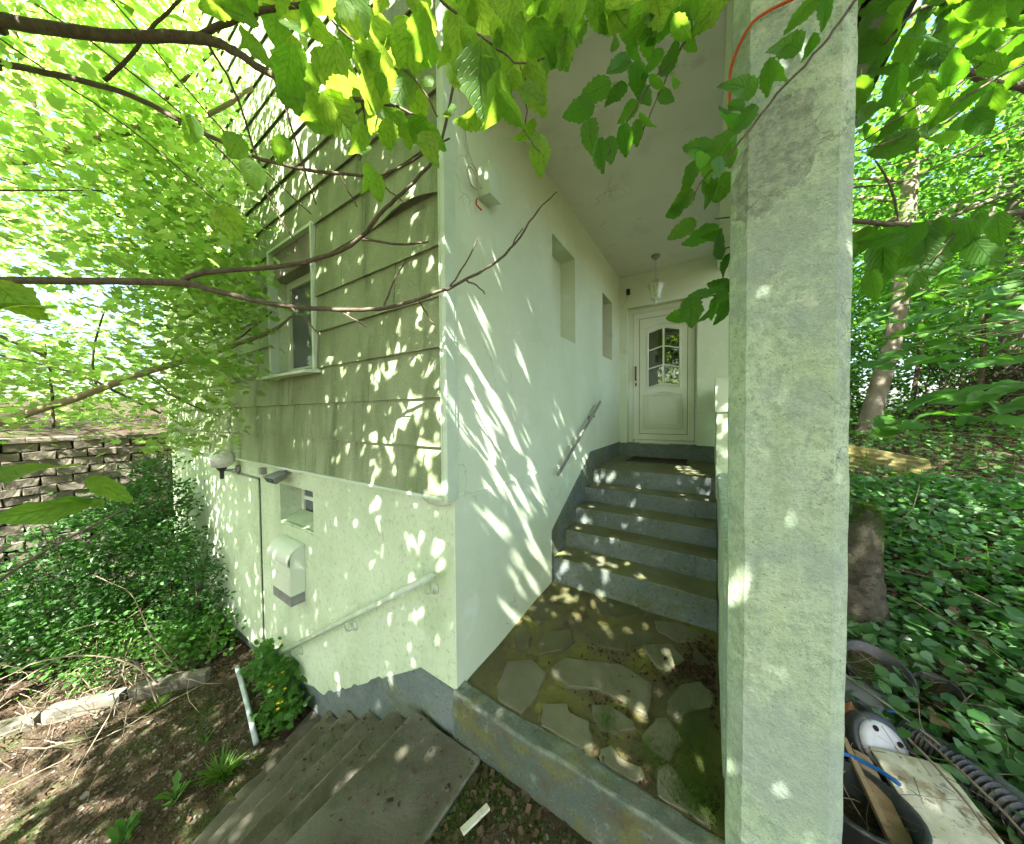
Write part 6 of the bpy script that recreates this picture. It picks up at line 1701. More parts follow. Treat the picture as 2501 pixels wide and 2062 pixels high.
# thin dark stems and dead brush under the trees
for k, (x, y, h, lean) in enumerate([(5.2, 7.9, 3.0, 0.2), (5.7, 8.6, 3.4, -0.1), (5.9, 7.6, 2.6, 0.1), (4.9, 9.4, 3.2, 0.3), (6.7, 8.2, 3.0, -0.2), (3.1, 8.2, 2.6, 0.5), (2.9, 7.4, 2.2, 0.4)]):
    lab = ['thin dark stem right of the leaning trunk', 'thin dark stem in the middle of the brush', 'thin dark stem in front of the dead brush', 'thin dark stem behind the leaning trunk', 'thin dark stem close to the right edge', 'crooked thin stem left of the leaning trunk', 'crooked thin stem right behind the pillar edge'][k]
    s_ = thing('dead_stem', lab, 'tree', (x, y, 1.0), 'thin dark stems under the trees')
    p, r_ = spline([(x, y, 0.8, 0.05), (x + lean * 0.4, y, 1.6, 0.045), (x + lean, y + 0.1, 0.8 + h, 0.02)], 5, 0.01, rnd)
    mobj('trunk', tube(p, r_, 8), M['darktwig'], s_, True)
    parts = []
    for q in range(6):
        i = rnd.randrange(4, len(p)); a = p[i]
        e = (a[0] + rnd.uniform(-0.8, 0.8), a[1] + rnd.uniform(-0.4, 0.4), a[2] + rnd.uniform(-0.1, 0.7))
        pp_, rr2 = spline([(*a, 0.012), ((a[0] + e[0]) / 2, (a[1] + e[1]) / 2, (a[2] + e[2]) / 2 - 0.05, 0.008), (*e, 0.003)], 4)
        parts.append(tube(pp_, rr2, 5))
    mobj('branches', join(*parts), M['darktwig'], s_, True)['kind'] = 'stuff'
n = 4600
pos = np.stack([rng.uniform(4.4, 9.0, n), rng.uniform(7.4, 9.6, n), rng.uniform(1.0, 3.6, n)], -1)
pos[:, 2] = 1.0 + (pos[:, 2] - 1.0) * np.clip((pos[:, 0] - 4.4) / 2.4, 0.15, 1)
o = cloud('dead_brush', STICK, pos, rng.normal(size=(n, 3)), rng.uniform(0.5, 1.7, n), M['darktwig'], tip=np.stack([rng.normal(1, 0.5, n), rng.normal(0, 0.3, n), rng.normal(-0.3, 0.4, n)], -1))
tag(o, 'dark tangle of dead branches under the trees at right', 'brush', kind='stuff')
# low green undergrowth of the wood
n = 9000
x = rng.uniform(1.9, 13, n); y = rng.uniform(6.2, 15, n)
pos = np.stack([x, y, ground_z(x, y) + rng.gamma(1.6, 0.16, n)], -1)
o = cloud('undergrowth', SMALL, pos, up_normals(n, 0.6), rng.uniform(0.06, 0.14, n), M['wood'])
tag(o, 'low green undergrowth on the floor of the wood', 'undergrowth', kind='stuff')

# trees beyond the block wall
for k, (x, y, w_, z0) in enumerate([(-10.5, -3.5, 2.8, 5.0), (-11.5, 1.6, 3.0, 5.2), (-14.0, -8.0, 3.4, 5.6), (-9.2, -7.0, 2.6, 5.0)]):
    lab = ['tree beyond the middle of the block wall', 'tree behind the far end of the house', 'large tree far beyond the left garden', 'tree beyond the left end of the block wall'][k]
    tree('garden_tree', lab, [(x, y, 1.2, 0.16), (x, y, 3.5, 0.13), (x + 0.2, y, 7.0, 0.05)], ((x, y, z0), (w_, w_, 3.4)), 130, 3200, 0.5, RHOMB, (0.12, 0.2), M['maple'], M['barkgrey'], 'trees beyond the block wall', 12, 0.6)

# ------------------------------------------------------------------ ground ivy, stump, sheet on the right slope
def hill_pts(n, x0, x1, y0, y1, keep=None):
    x = rng.uniform(x0, x1, n); y = rng.uniform(y0, y1, n)
    if keep is not None:
        m_ = keep(x, y); x, y = x[m_], y[m_]
    return x, y


junkless = lambda x, y: ~((x < 2.10 + 0.25 * np.sin(5 * y)) & (y < 1.30)) & ~((x - 2.08) ** 2 + (y - 1.72) ** 2 < 0.02)
x1, y1 = hill_pts(16000, 1.66, 4.6, 0.25, 4.4, junkless)
x2, y2 = hill_pts(7000, 1.66, 9.0, 3.8, 7.5, lambda x, y: np.sin(1.9 * x + 0.7) * np.sin(1.4 * y) + 0.25 > rng.uniform(-0.6, 0.6, len(x)))
x = np.concatenate([x1, x2]); y = np.concatenate([y1, y2])
h = rng.gamma(2.0, 0.035, len(x)) + 0.01 + 0.05 * (np.sin(3.1 * x) * np.sin(2.7 * y) > 0.2)
pos = np.stack([x, y, ground_z(x, y) + h], -1)
ivy = cloud('ground_ivy', ROUND, pos, up_normals(len(x), 0.55), rng.uniform(0.022, 0.08, len(x)), M['ivy'])
tag(ivy, 'dense green ground ivy covering the slope right of the pillar', 'ground cover', kind='stuff')
n = 2600
xw, yw = hill_pts(n, 1.8, 6.0, 0.5, 6.5, lambda x, y: (np.sin(2.6 * x + 1.0) * np.sin(2.2 * y + 0.4) > 0.35) & junkless(x, y))
o = cloud('weeds', MAPLE, np.stack([xw, yw, ground_z(xw, yw) + rng.gamma(2.2, 0.07, len(xw))], -1), up_normals(len(xw), 0.6), rng.uniform(0.03, 0.09, len(xw)), M['herb'])
tag(o, 'patches of lighter lobed weeds standing in the ground ivy', 'weeds', kind='stuff')
n = 600
xw, yw = hill_pts(n, 1.7, 5.5, 0.4, 6.5, lambda x, y: (np.sin(1.9 * x + 2.0) * np.sin(3.1 * y) > 0.3))
wv = rng.uniform(0, 6.28, len(xw))
o = cloud('slope_grass', BLADE, np.stack([xw, yw, ground_z(xw, yw)], -1), np.stack([-np.cos(wv), -np.sin(wv), np.full(len(xw), 0.5)], -1), rng.uniform(0.1, 0.3, len(xw)), M['grass'], tip=np.stack([np.cos(wv) * 1.5, np.sin(wv) * 1.5, np.ones(len(xw))], -1))
tag(o, 'thin grass growing through the ground ivy', 'grass', kind='stuff')
n = 2200
xw, yw = hill_pts(n, 1.7, 6.0, 0.4, 6.5, junkless)
o = cloud('dead_leaves', ROUND, np.stack([xw, yw, ground_z(xw, yw) + rng.uniform(0.03, 0.12, len(xw))], -1), up_normals(len(xw), 0.7), rng.uniform(0.02, 0.06, len(xw)), M['litter'])
tag(o, 'dry brown leaves caught in the ground ivy', 'leaf litter', kind='stuff')
im = []
for v in range(3):
    V, F, UV = ovate(8, 0.40, 0.02, 0.1 + 0.1 * v, 0.1, 20 + v, 0.3)
    me = bpy.data.meshes.new('leaf'); me.from_pydata(V, [], F)
    uvl = me.uv_layers.new(name='UVMap'); idx = np.zeros(len(me.loops), dtype=np.int32); me.loops.foreach_get('vertex_index', idx)
    uvl.data.foreach_set('uv', np.asarray(UV, dtype=np.float32)[idx].ravel())
    me.materials.append(M['ivyleaf'] if 'ivyleaf' in M else M['ivy']); me.update(); im.append(me)
k = 0
while k < 230:
    x = rnd.uniform(1.75, 3.2); y = rnd.uniform(0.35, 2.4)
    if not bool(junkless(np.array([x]), np.array([y]))[0]): continue
    o = bpy.data.objects.new('leaf', rnd.choice(im)); link(o); o.parent = ivy
    o.location = (x, y, float(ground_z(x, y)) + rnd.uniform(0.06, 0.17))
    o.rotation_euler = (rnd.gauss(0, 0.45), rnd.gauss(0, 0.45), rnd.uniform(0, 6.28)); o.scale = [rnd.uniform(0.035, 0.085)] * 3
    k += 1
n = 320
x, y = hill_pts(n, 1.65, 7, 0.3, 7.5)
pos = np.stack([x, y, ground_z(x, y) + rng.uniform(0.01, 0.14, len(x))], -1)
o = cloud('fallen_twigs', STICK, pos, rng.normal(size=(len(x), 3)), rng.uniform(0.15, 0.5, len(x)), M['twig'], tip=np.stack([rng.normal(0, 1, len(x)), rng.normal(0, 1, len(x)), rng.normal(0, 0.12, len(x))], -1))
tag(o, 'thin fallen twigs lying in the ivy and leaf litter', 'twigs', kind='stuff')
p, r_ = spline([(2.6, 1.4, 0.15, 0.006), (2.9, 1.2, 0.28, 0.005), (3.3, 1.1, 0.25, 0.003)], 5)

st = thing('tree_stump', 'mossy rotten tree stump just right of the pillar', 'stump', (2.08, 1.72, 0.15))
V, F = [], []
NS = 22
NR = 20
for i in range(NR):
    s_ = i / (NR - 1)
    zz = min(s_ / 0.8, 1.0) * 0.80 + 0.10
    rad = 0.125 + 0.075 * math.exp(-7 * s_) if s_ < 0.8 else 0.125 * (1 - ((s_ - 0.8) / 0.2) ** 1.5) + 0.004
    for k in range(NS):
        w = 2 * math.pi * k / NS
        q = rad * (1 + 0.10 * math.sin(3 * w + 1) + 0.07 * math.sin(5 * w + 2.3 * s_) + 0.05 * math.sin(9 * w + 7 * s_) + rnd.uniform(-0.05, 0.05))
        V.append((2.08 + q * math.cos(w), 1.72 + q * math.sin(w) + 0.05 * s_, zz + (0.07 * math.sin(w + 2.2) + 0.03 * math.sin(4 * w)) * min(1, s_ / 0.7)))
for i in range(NR - 1):
    for k in range(NS):
        F.append((i * NS + k, i * NS + (k + 1) % NS, (i + 1) * NS + (k + 1) % NS, (i + 1) * NS + k))
mobj('trunk', (V, F), surf('rotten_wood', (0.055, 0.048, 0.034), (0.10, 0.088, 0.065), 8, 1.0, 0.1, [((0.04, 0.035, 0.025), 9, 0.52, 0.62, 0.85, (1, 1, 2)), ((0.07, 0.10, 0.02), 6, 0.55, 0.7, 0.6)], ((50, 0.8, 0.015),)), st, True)
n = 9000
w = rng.uniform(0, 6.28, n); q = np.sqrt(rng.uniform(0, 1, n)) * 0.13
side = rng.uniform(0, 1, n) < 0.55
dz = 0.07 * np.sin(w + 2.2) + 0.03 * np.sin(4 * w)
zz = np.where(side, 0.90 - rng.gamma(1.3, 0.10, n), 0.905 - 0.3 * q * q) + dz; q = np.where(side, 0.130 + 0.02 * (0.97 - zz), q); zz = np.maximum(zz, 0.2)
pos = np.stack([2.08 + q * np.cos(w), 1.76 + q * np.sin(w), zz], -1)
nr = np.stack([np.cos(w) * np.where(side, 1, 0.2), np.sin(w) * np.where(side, 1, 0.2), np.full(n, 0.5)], -1) + rng.normal(0, 0.4, (n, 3))
cloud('moss', BLADE, pos, np.cross(nr, rng.normal(size=(n, 3))), rng.uniform(0.012, 0.03, n), M['moss'], st, tip=nr)

ys_ = thing('corrugated_sheet', 'dirty yellow corrugated plastic sheet leaning on the slope', 'sheet', (3.25, 4.75, 0.7))
V, F = [], []
A = Vector((2.78, 5.05, 0.84)); B = Vector((3.55, 4.62, 0.70)); upv = Vector((0.02, 0.20, 0.34))
for i in range(41):
    s = i / 40
    for j in range(25):
        t_ = j / 24
        p_ = A.lerp(B, s) + upv * t_
        p_ += Vector((0.30, 0.52, -0.3)) * (0.011 * math.sin(t_ * 2 * math.pi * 6))
        p_.z -= 0.05 * s * t_ + 0.015 * math.sin(3 * s + 2 * t_)
        V.append(tuple(p_))
for i in range(40):
    for j in range(24): F.append((i * 25 + j, i * 25 + 25 + j, i * 25 + 26 + j, i * 25 + j + 1))
mobj('sheet', (V, F), M['sheet'], ys_, True)
lt = mobj('plastic_strip', ([(3.30, 4.62, 0.80), (3.36, 4.55, 0.74), (3.62, 3.95, 0.68), (3.56, 3.96, 0.73), (3.32, 4.66, 0.79), (3.38, 4.58, 0.735), (3.64, 3.98, 0.675), (3.58, 4.0, 0.725)], boxv((0, 0, 0), (1, 1, 1))[1]), M['sheet'])
tag(lt, 'narrow yellow strip fallen in front of the corrugated sheet', 'strip')

# ------------------------------------------------------------------ rubbish beside the pillar
gz = lambda x, y: float(ground_z(x, y))
dp = thing('drain_pipe', 'dark grey plastic drain pipe lying beside the pillar', 'pipe', (1.85, 0.95, 0.1))
a, b = Vector((1.62, 1.06, 0.20)), Vector((1.965, 0.915, 0.135))
dv = (b - a).normalized()
mobj('tube', tube([tuple(a), tuple(b)], 0.078, 22, False), M['greyplastic'], dp, True)
mobj('socket', tube([tuple(a + dv * 0.02), tuple(a + dv * 0.16)], 0.084, 22, False), M['greyplastic'], dp, True)
mobj('inside', tube([tuple(a), tuple(b - dv * 0.004)], 0.072, 20, True), M['joint'], dp)
def bucket(name, label, c, rad, hgt, tilt, mat, rz=0.0, cat='bucket'):
    t_ = thing(name, label, cat, c)
    prof_ = [(rad * 0.78, 0), (rad * 0.80, 0.01), (rad, hgt), (rad * 1.07, hgt), (rad * 1.07, hgt + 0.012), (rad * 0.97, hgt + 0.012), (rad * 0.76, 0.03), (0.01, 0.025)]
    V, F = lathe(prof_, 28)
    mx = Matrix.Translation(Vector(c)) @ Matrix.Rotation(rz, 4, 'Z') @ Matrix.Rotation(tilt, 4, 'X')
    mobj('shell', ([tuple(mx @ Vector(p_)) for p_ in V], F), mat, t_, True)
    V, F = lathe([(rad * 0.9, hgt * 0.62), (rad * 0.5, hgt * 0.66), (0.02, hgt * 0.63)], 20)
    mobj('soil', ([tuple(mx @ Vector((p_[0], p_[1], p_[2] + rnd.uniform(-0.012, 0.012)))) for p_ in V], F), M['soil'], t_)
    return t_
bucket('bucket', 'tilted black bucket behind the grey drain pipe', (1.99, 1.20, 0.09), 0.135, 0.15, R(28), M['black'], R(20))
bucket('planter', 'small black plant pot in the ivy', (2.26, 1.22, 0.10), 0.085, 0.09, R(35), M['black'], R(-30), 'pot')
bucket('tub', 'large black tub of soil at the foot of the pillar', (1.735, 0.33, -0.09), 0.155, 0.24, R(-6), M['black'], R(0), 'tub')
p, r_ = [], []
for a_ in range(30):
    w = -2.2 + a_ / 29 * 2.6
    p.append((1.735 + 0.185 * math.cos(w + 2.2), 0.35 + 0.185 * math.sin(w + 2.2), 0.165 + 0.01 * math.sin(3 * w)))
bh = mobj('blue_hose', tube(p[8:20], 0.008, 8), M['blue'], None, True)
tag(bh, 'piece of blue hose round the rim of the black tub', 'hose')
p, r_ = spline([(1.94, 0.94, 0.13, 0.009), (1.99, 0.93, 0.15, 0.009), (2.04, 0.95, 0.14, 0.009), (2.10, 0.90, 0.11, 0.009), (2.16, 0.92, 0.10, 0.009)], 5)
bh = mobj('blue_hose', tube(p, r_, 8), M['blue'], None, True)
tag(bh, 'short crooked blue hose at the mouth of the drain pipe', 'hose')
wh = thing('cart_roller', 'pale plastic wheel with bolt holes lying in the rubbish', 'roller', (1.88, 0.70, 0.06))
mx = Matrix.Translation((1.90, 0.70, 0.13)) @ Matrix.Rotation(R(48), 4, 'X') @ Matrix.Rotation(R(24), 4, 'Y')
V, F = lathe([(0.02, -0.03), (0.088, -0.03), (0.092, 0.0), (0.085, 0.02), (0.06, 0.026), (0.045, 0.018), (0.02, 0.02), (0.004, 0.02)], 28)
wd = mobj('disc', ([tuple(mx @ Vector(q)) for q in V], F), M['hub'], wh, True)
for k in range(4):
    w = k * math.pi / 2 + 0.5
    V, F = lathe([(0.011, 0.0245), (0.011, 0.0275), (0.003, 0.0278)], 12, (0.062 * math.cos(w), 0.062 * math.sin(w), 0))
    mobj('bolt_hole', ([tuple(mx @ Vector(q)) for q in V], F), M['joint'], wd)
V, F = lathe([(0.094, -0.05), (0.115, -0.05), (0.118, 0.0), (0.112, 0.012), (0.094, 0.008)], 28)
mobj('tyre', ([tuple(mx @ Vector(q)) for q in V], F), M['black'], wh, True)
def crumple(name, label, cat, cx, cy, cz, sx, sy, amp, mat, seed):
    q = random.Random(seed); n = 14
    V, F = [], []
    for i in range(n):
        for j in range(n):
            u_, v_ = i / (n - 1) - 0.5, j / (n - 1) - 0.5
            V.append((cx + u_ * sx + q.uniform(-0.006, 0.006), cy + v_ * sy + q.uniform(-0.006, 0.006), cz + amp * (math.sin(9 * u_ + seed) * math.sin(11 * v_) + 0.5 * math.sin(23 * u_ + 17 * v_)) + q.uniform(-0.006, 0.006) - 0.25 * (u_ * u_ + v_ * v_) * 0.3))
    for i in range(n - 1):
        for j in range(n - 1): F.append((i * n + j, i * n + n + j, i * n + n + j + 1, i * n + j + 1))
    o = mobj(name, (V, F), mat, None, True)
    sd = o.modifiers.new('thickness', 'SOLIDIFY'); sd.thickness = 0.002
    return tag(o, label, cat)
crumple('plastic_bag', 'crumpled pale plastic bag pressed against the pillar', 'bag', 1.80, 0.70, 0.11, 0.20, 0.16, 0.025, M['hub'], 3)
crumple('plastic_sheet', 'torn orange plastic sheet above the pale bag', 'sheet', 1.80, 0.83, 0.15, 0.16, 0.15, 0.03, M['orange'], 5)
def plank(name, label, a, b, wdt, th, mat, tilt=0.0):
    a, b = Vector(a), Vector(b); dv = (b - a).normalized()
    sv = dv.cross(Vector((0, 0, 1))).normalized(); sv = (sv + Vector((0, 0, tilt))).normalized(); nv = sv.cross(dv)
    V = []
    for e in (a, b):
        for s_, t_ in ((-1, 0), (1, 0), (1, 1), (-1, 1)): V.append(tuple(e + sv * wdt / 2 * s_ + nv * th * t_))
    o = mobj(name, bevel((V, [(3, 2, 1, 0), (4, 5, 6, 7), (0, 1, 5, 4), (1, 2, 6, 5), (2, 3, 7, 6), (3, 0, 4, 7)]), 0.003), mat)
    return tag(o, label, 'plank')
plank('painted_board', 'wide board with peeling cream paint on top of the rubbish', (1.955, 0.67, 0.135), (2.06, 0.16, 0.055), 0.23, 0.022, M['board'], -0.04)
plank('wooden_plank', 'dark weathered plank beside the cream board', (1.80, 0.60, 0.115), (1.845, 0.12, 0.045), 0.055, 0.03, M['rawwood'], 0.2)
plank('wooden_plank', 'narrow orange brown lath next to the black tub', (1.755, 0.62, 0.150), (1.80, 0.14, 0.10), 0.022, 0.02, M['rawwood'], 0.1)
plank('wooden_plank', 'short dark plank behind the bucket', (1.66, 1.42, 0.26), (1.93, 1.33, 0.20), 0.07, 0.03, M['rawwood'], 0.3)
plank('wooden_plank', 'rotting plank half hidden in the ivy', (2.14, 1.0, 0.13), (2.52, 0.95, 0.10), 0.07, 0.03, M['rawwood'], 0.3)
# corrugated hose bundle
cp = thing('corrugated_pipe', 'black corrugated pipe at the lower right among the ivy', 'pipe', (2.2, 0.6, 0.05))
p, r_ = spline([(2.02, 0.86, 0.12, 0.05), (2.14, 0.72, 0.13, 0.05), (2.28, 0.50, 0.11, 0.05), (2.42, 0.20, 0.07, 0.05), (2.5, -0.1, 0.02, 0.05)], 26)
r_ = [0.052 + (0.006 if i % 2 else -0.004) for i in range(len(p))]
mobj('tube', tube(p, r_, 16), M['black'], cp, False)
p, r_ = spline([(2.12, 0.90, 0.10, 0.03), (2.24, 0.74, 0.12, 0.03), (2.40, 0.50, 0.10, 0.03), (2.56, 0.2, 0.05, 0.03)], 8)
gp = mobj('grey_hose', tube(p, r_, 12), M['greyplastic'], None, True)
tag(gp, 'smooth grey hose lying behind the corrugated pipe', 'hose')
for k, (a, b, lab) in enumerate([((1.98, 0.80, 0.17), (2.09, 0.30, 0.16), 'long thin dry stick across the cream board'), ((2.03, 0.86, 0.16), (2.17, 0.36, 0.19), 'pale forked stick right of the cream board'), ((1.72, 1.05, 0.26), (2.12, 0.74, 0.17), 'dry stem lying over the bucket and drain pipe')]):
    p, r_ = spline([(*a, 0.006), ((a[0] + b[0]) / 2 + 0.015, (a[1] + b[1]) / 2, (a[2] + b[2]) / 2 + 0.01, 0.005), (*b, 0.003)], 6, 0.002, rnd)
    tag(mobj('dry_stick', tube(p, r_, 6), M['twig'], None, True), lab, 'stick', 'dry sticks on the rubbish')

# ------------------------------------------------------------------ garden on the left
def shrub(label, x, y, h, rx, ry, nlf, size, mat, tmpl=SMALL, name='shrub', tilt=0.7, nst=9, bark='darktwig', group='shrubs along the block wall'):
    z0 = gz(x, y)
    t_ = thing(name, label, 'shrub', (x, y, z0), group)
    parts = []
    for k in range(nst):
        e = (x + rnd.uniform(-rx, rx) * 0.8, y + rnd.uniform(-ry, ry) * 0.8, z0 + h * rnd.uniform(0.5, 0.95))
        p_, q_ = spline([(x + rnd.gauss(0, 0.05), y + rnd.gauss(0, 0.05), z0 - 0.03, 0.010), ((x + e[0]) / 2 + rnd.gauss(0, 0.06), (y + e[1]) / 2, z0 + h * 0.35, 0.008), (*e, 0.003)], 5)
        parts.append(tube(p_, q_, 6))
    mobj('stems', join(*parts), M[bark], t_, True)['kind'] = 'stuff'
    pos, cs = clumps((x, y, z0 + h * 0.58), (rx * 1.1, ry, h * 0.50), 60, int(nlf * 0.8), 0.10, 0.6)
    pos[:, 2] = np.maximum(pos[:, 2], z0 + 0.03)
    pos = pos[pos[:, 1] < -0.03]
    cloud('foliage', tmpl, pos, up_normals(len(pos), tilt), rng.uniform(size[0], size[1], len(pos)), mat, t_)
    return t_
shrub('tall dark shrub against the wall left of the globe lamp', -4.95, -0.42, 2.05, 0.55, 0.35, 5200, (0.04, 0.075), M['shrub'])
shrub('dense dark shrub in front of the block wall', -5.7, -0.9, 1.65, 0.75, 0.6, 6500, (0.04, 0.075), M['shrub'])
shrub('low spreading shrub in the middle of the bed', -4.9, -1.15, 1.05, 0.7, 0.55, 5200, (0.035, 0.07), M['shrub'])
shrub('broad shrub at the left edge of the picture', -5.5, -1.75, 1.10, 0.8, 0.6, 5500, (0.04, 0.075), M['shrub'])
shrub('leafy shrub touching the cellar door', -4.05, -0.34, 1.25, 0.38, 0.28, 3000, (0.035, 0.06), M['shrub'])
shrub('low fresh green herbs by the cellar door', -3.55, -0.38, 0.42, 0.42, 0.26, 1800, (0.03, 0.055), M['herb'], ROUND, 'herb_patch', 0.6, 8, 'twig', None)
shrub('low ferny plants in front of the shrubs', -4.15, -0.95, 0.50, 0.55, 0.35, 2200, (0.03, 0.06), M['herb'], SMALL, 'herb_patch', 0.7, 8, 'twig', None)
# celandine with yellow flowers
for k, (x, y, h, lab) in enumerate([(-2.24, -0.17, 0.52, 'tall celandine with yellow flowers below the handrail end'), (-1.98, -0.15, 0.40, 'celandine growing at the foot of the garden steps'), (-1.84, -0.22, 0.22, 'small celandine beside the lowest garden step')]):
    z0 = gz(x, y)
    t_ = thing('celandine_plant', lab, 'plant', (x, y, z0), 'celandine plants by the wall')
    parts = []; heads = []
    for q in range(10):
        e = (x + rnd.uniform(-0.16, 0.16), min(y + rnd.uniform(-0.10, 0.10), -0.05), z0 + h * rnd.uniform(0.55, 1.0)); heads.append(e)
        p_, q_ = spline([(x, y, z0 - 0.02, 0.004), ((x + e[0]) / 2 + 0.02, (y + e[1]) / 2, z0 + h * 0.4, 0.003), (*e, 0.0018)], 4)
        parts.append(tube(p_, q_, 5))
    mobj('stems', join(*parts), M['grass'], t_, True)['kind'] = 'stuff'
    pos, cs = clumps((x, y, z0 + h * 0.55), (0.17, 0.11, h * 0.5), 40, 300, 0.045, 0.5)
    pos = pos[pos[:, 1] < -0.02]
    cloud('leaves', MAPLE, pos, up_normals(len(pos), 0.6), rng.uniform(0.035, 0.075, len(pos)), M['herb'], t_)
    for e in heads[:5]:
        V, F = [], []
        for q in range(4):
            w = q * math.pi / 2 + k
            c_, s_ = math.cos(w), math.sin(w)
            b_ = len(V)
            V += [(e[0], e[1], e[2] + 0.005), (e[0] + 0.008 * c_ - 0.006 * s_, e[1] + 0.008 * s_ + 0.006 * c_, e[2] + 0.010), (e[0] + 0.016 * c_, e[1] + 0.016 * s_, e[2] + 0.008), (e[0] + 0.008 * c_ + 0.006 * s_, e[1] + 0.008 * s_ - 0.006 * c_, e[2] + 0.010)]
            F.append((b_, b_ + 1, b_ + 2, b_ + 3))
        mobj('flower', (V, F), M['yellow'], t_)
# grass tuft and dandelion leaves
def tuft(name, label, x, y, n, L, mat, wid=1.0, lean=0.6):
    z0 = gz(x, y)
    w = rng.uniform(0, 6.28, n)
    tip = np.stack([np.cos(w) * lean, np.sin(w) * lean, rng.uniform(0.5, 1.2, n)], -1)
    nr = np.stack([-np.cos(w), -np.sin(w), np.full(n, 0.6)], -1)
    tm = ([(p_[0] * wid, p_[1], -p_[2] * 0.9) for p_ in BLADE[0]], BLADE[1]) if wid < 2 else ([(0, 0, 0), (-0.05, 0.3, 0.03), (-0.12, 0.45, 0.03), (-0.07, 0.55, 0.02), (-0.15, 0.78, 0.0), (0, 1, -0.12), (0.15, 0.78, 0.0), (0.07, 0.55, 0.02), (0.12, 0.45, 0.03), (0.05, 0.3, 0.03), (0, 0.5, 0.0)], [(i, 10, (i + 1) % 10) for i in range(10)])
    o = cloud(name, tm, np.stack([x + rng.normal(0, 0.02, n), y + rng.normal(0, 0.02, n), np.full(n, z0 - 0.01)], -1), nr, rng.uniform(L * 0.5, L, n), mat, tip=tip)
    if 'kind' in o: del o['kind']
    return tag(o, label, 'plant')
tuft('grass_tuft', 'bright green grass tuft near the foot of the garden steps', -1.72, -0.62, 130, 0.20, M['grass'])
tuft('dandelion', 'flat dandelion rosette left of the grass tuft', -1.80, -0.85, 12, 0.17, M['herb'], 5.0, 2.6)
tuft('dandelion', 'dandelion rosette at the bottom of the garden', -1.78, -1.08, 12, 0.18, M['herb'], 5.0, 2.6)
tuft('dandelion', 'small dandelion on the open soil', -2.15, -0.62, 9, 0.09, M['herb'], 5.0, 2.6)
tuft('grass_tuft', 'thin grass by the edging stone', -3.0, -0.75, 70, 0.16, M['grass'])
tuft('weed_seedling', 'weed growing in the joint of the garden steps', -0.86, -0.06, 14, 0.12, M['herb'], 5.0, 0.9)

# pale pipe, edging stones, brushwood
pi = mobj('pale_pipe', tube([(-2.86, -0.22, -0.975), (-2.3, -0.31, -0.97), (-1.76, -0.41, -0.965)], 0.019, 12), M['pipe'], None, True)
tag(pi, 'pale blue grey pipe lying on the soil by the steps', 'pipe')
for k, (a, b, lab) in enumerate([((-3.0, -0.40), (-3.36, -0.86), 'concrete edging stone nearest the cellar door'), ((-3.38, -0.90), (-3.70, -1.30), 'middle concrete edging stone in the bed'), ((-3.72, -1.34), (-3.98, -1.78), 'concrete edging stone at the left picture edge')]):
    A = Vector((*a, 0)); B = Vector((*b, 0)); L_ = (B - A).length; dv = (B - A).normalized(); nv = Vector((-dv.y, dv.x, 0))
    V, F = rough_box((0, -0.05, 0), (L_, 0.05, 0.16), 0.08, 0.008, 200 + k, 0.015)
    z0 = gz(*a) - 0.06
    tag(mobj('edging_stone', ([tuple(A + dv * x + nv * y + Vector((0, 0, z0 + z))) for x, y, z in V], F), M['concrete']), lab, 'edging stone', 'edging stones of the bed')
n = 190
x = rng.normal(-3.75, 0.5, n); y = np.minimum(rng.normal(-1.0, 0.35, n), -0.2)
pos = np.stack([x, y, ground_z(x, y) + rng.gamma(2, 0.09, n)], -1)
o = cloud('brushwood', STICK, pos, rng.normal(size=(n, 3)), rng.uniform(0.2, 0.6, n), M['twig'], tip=np.stack([rng.normal(0.7, 0.6, n), rng.normal(0.3, 0.5, n), rng.normal(0, 0.28, n)], -1))
tag(o, 'dry tan brushwood heap in front of the dark shrubs', 'brushwood', kind='stuff')
for k, pts in enumerate([[(-3.2, -0.7, -0.95), (-3.25, -0.95, -0.55), (-3.45, -1.3, -0.42), (-3.7, -1.7, -0.6)], [(-3.0, -0.75, -1.0), (-3.1, -0.8, -0.75), (-3.0, -0.92, -0.45), (-2.9, -1.1, -0.35)], [(-3.3, -0.55, -0.98), (-3.5, -0.7, -0.6), (-3.75, -0.8, -0.2), (-4.1, -1.0, 0.0)]]):
    p_, q_ = spline([(*a, 0.008 - 0.0015 * i) for i, a in enumerate(pts)], 6, 0.004, rnd)
    tag(mobj('dry_cane', tube(p_, q_, 6), M['twig'], None, True), ['long arching dry cane over the edging stones', 'curved dry cane standing by the soil path', 'dry cane leaning into the dark shrubs'][k], 'cane', 'dry canes of the brushwood')

# ------------------------------------------------------------------ litter, pebbles, moss
def scatter_ground(n, x0, x1, y0, y1, h=0.006, keep=None):
    x = rng.uniform(x0, x1, n); y = rng.uniform(y0, y1, n)
    if keep is not None:
        m_ = keep(x, y); x, y = x[m_], y[m_]
    return np.stack([x, y, ground_z(x, y) + h], -1)


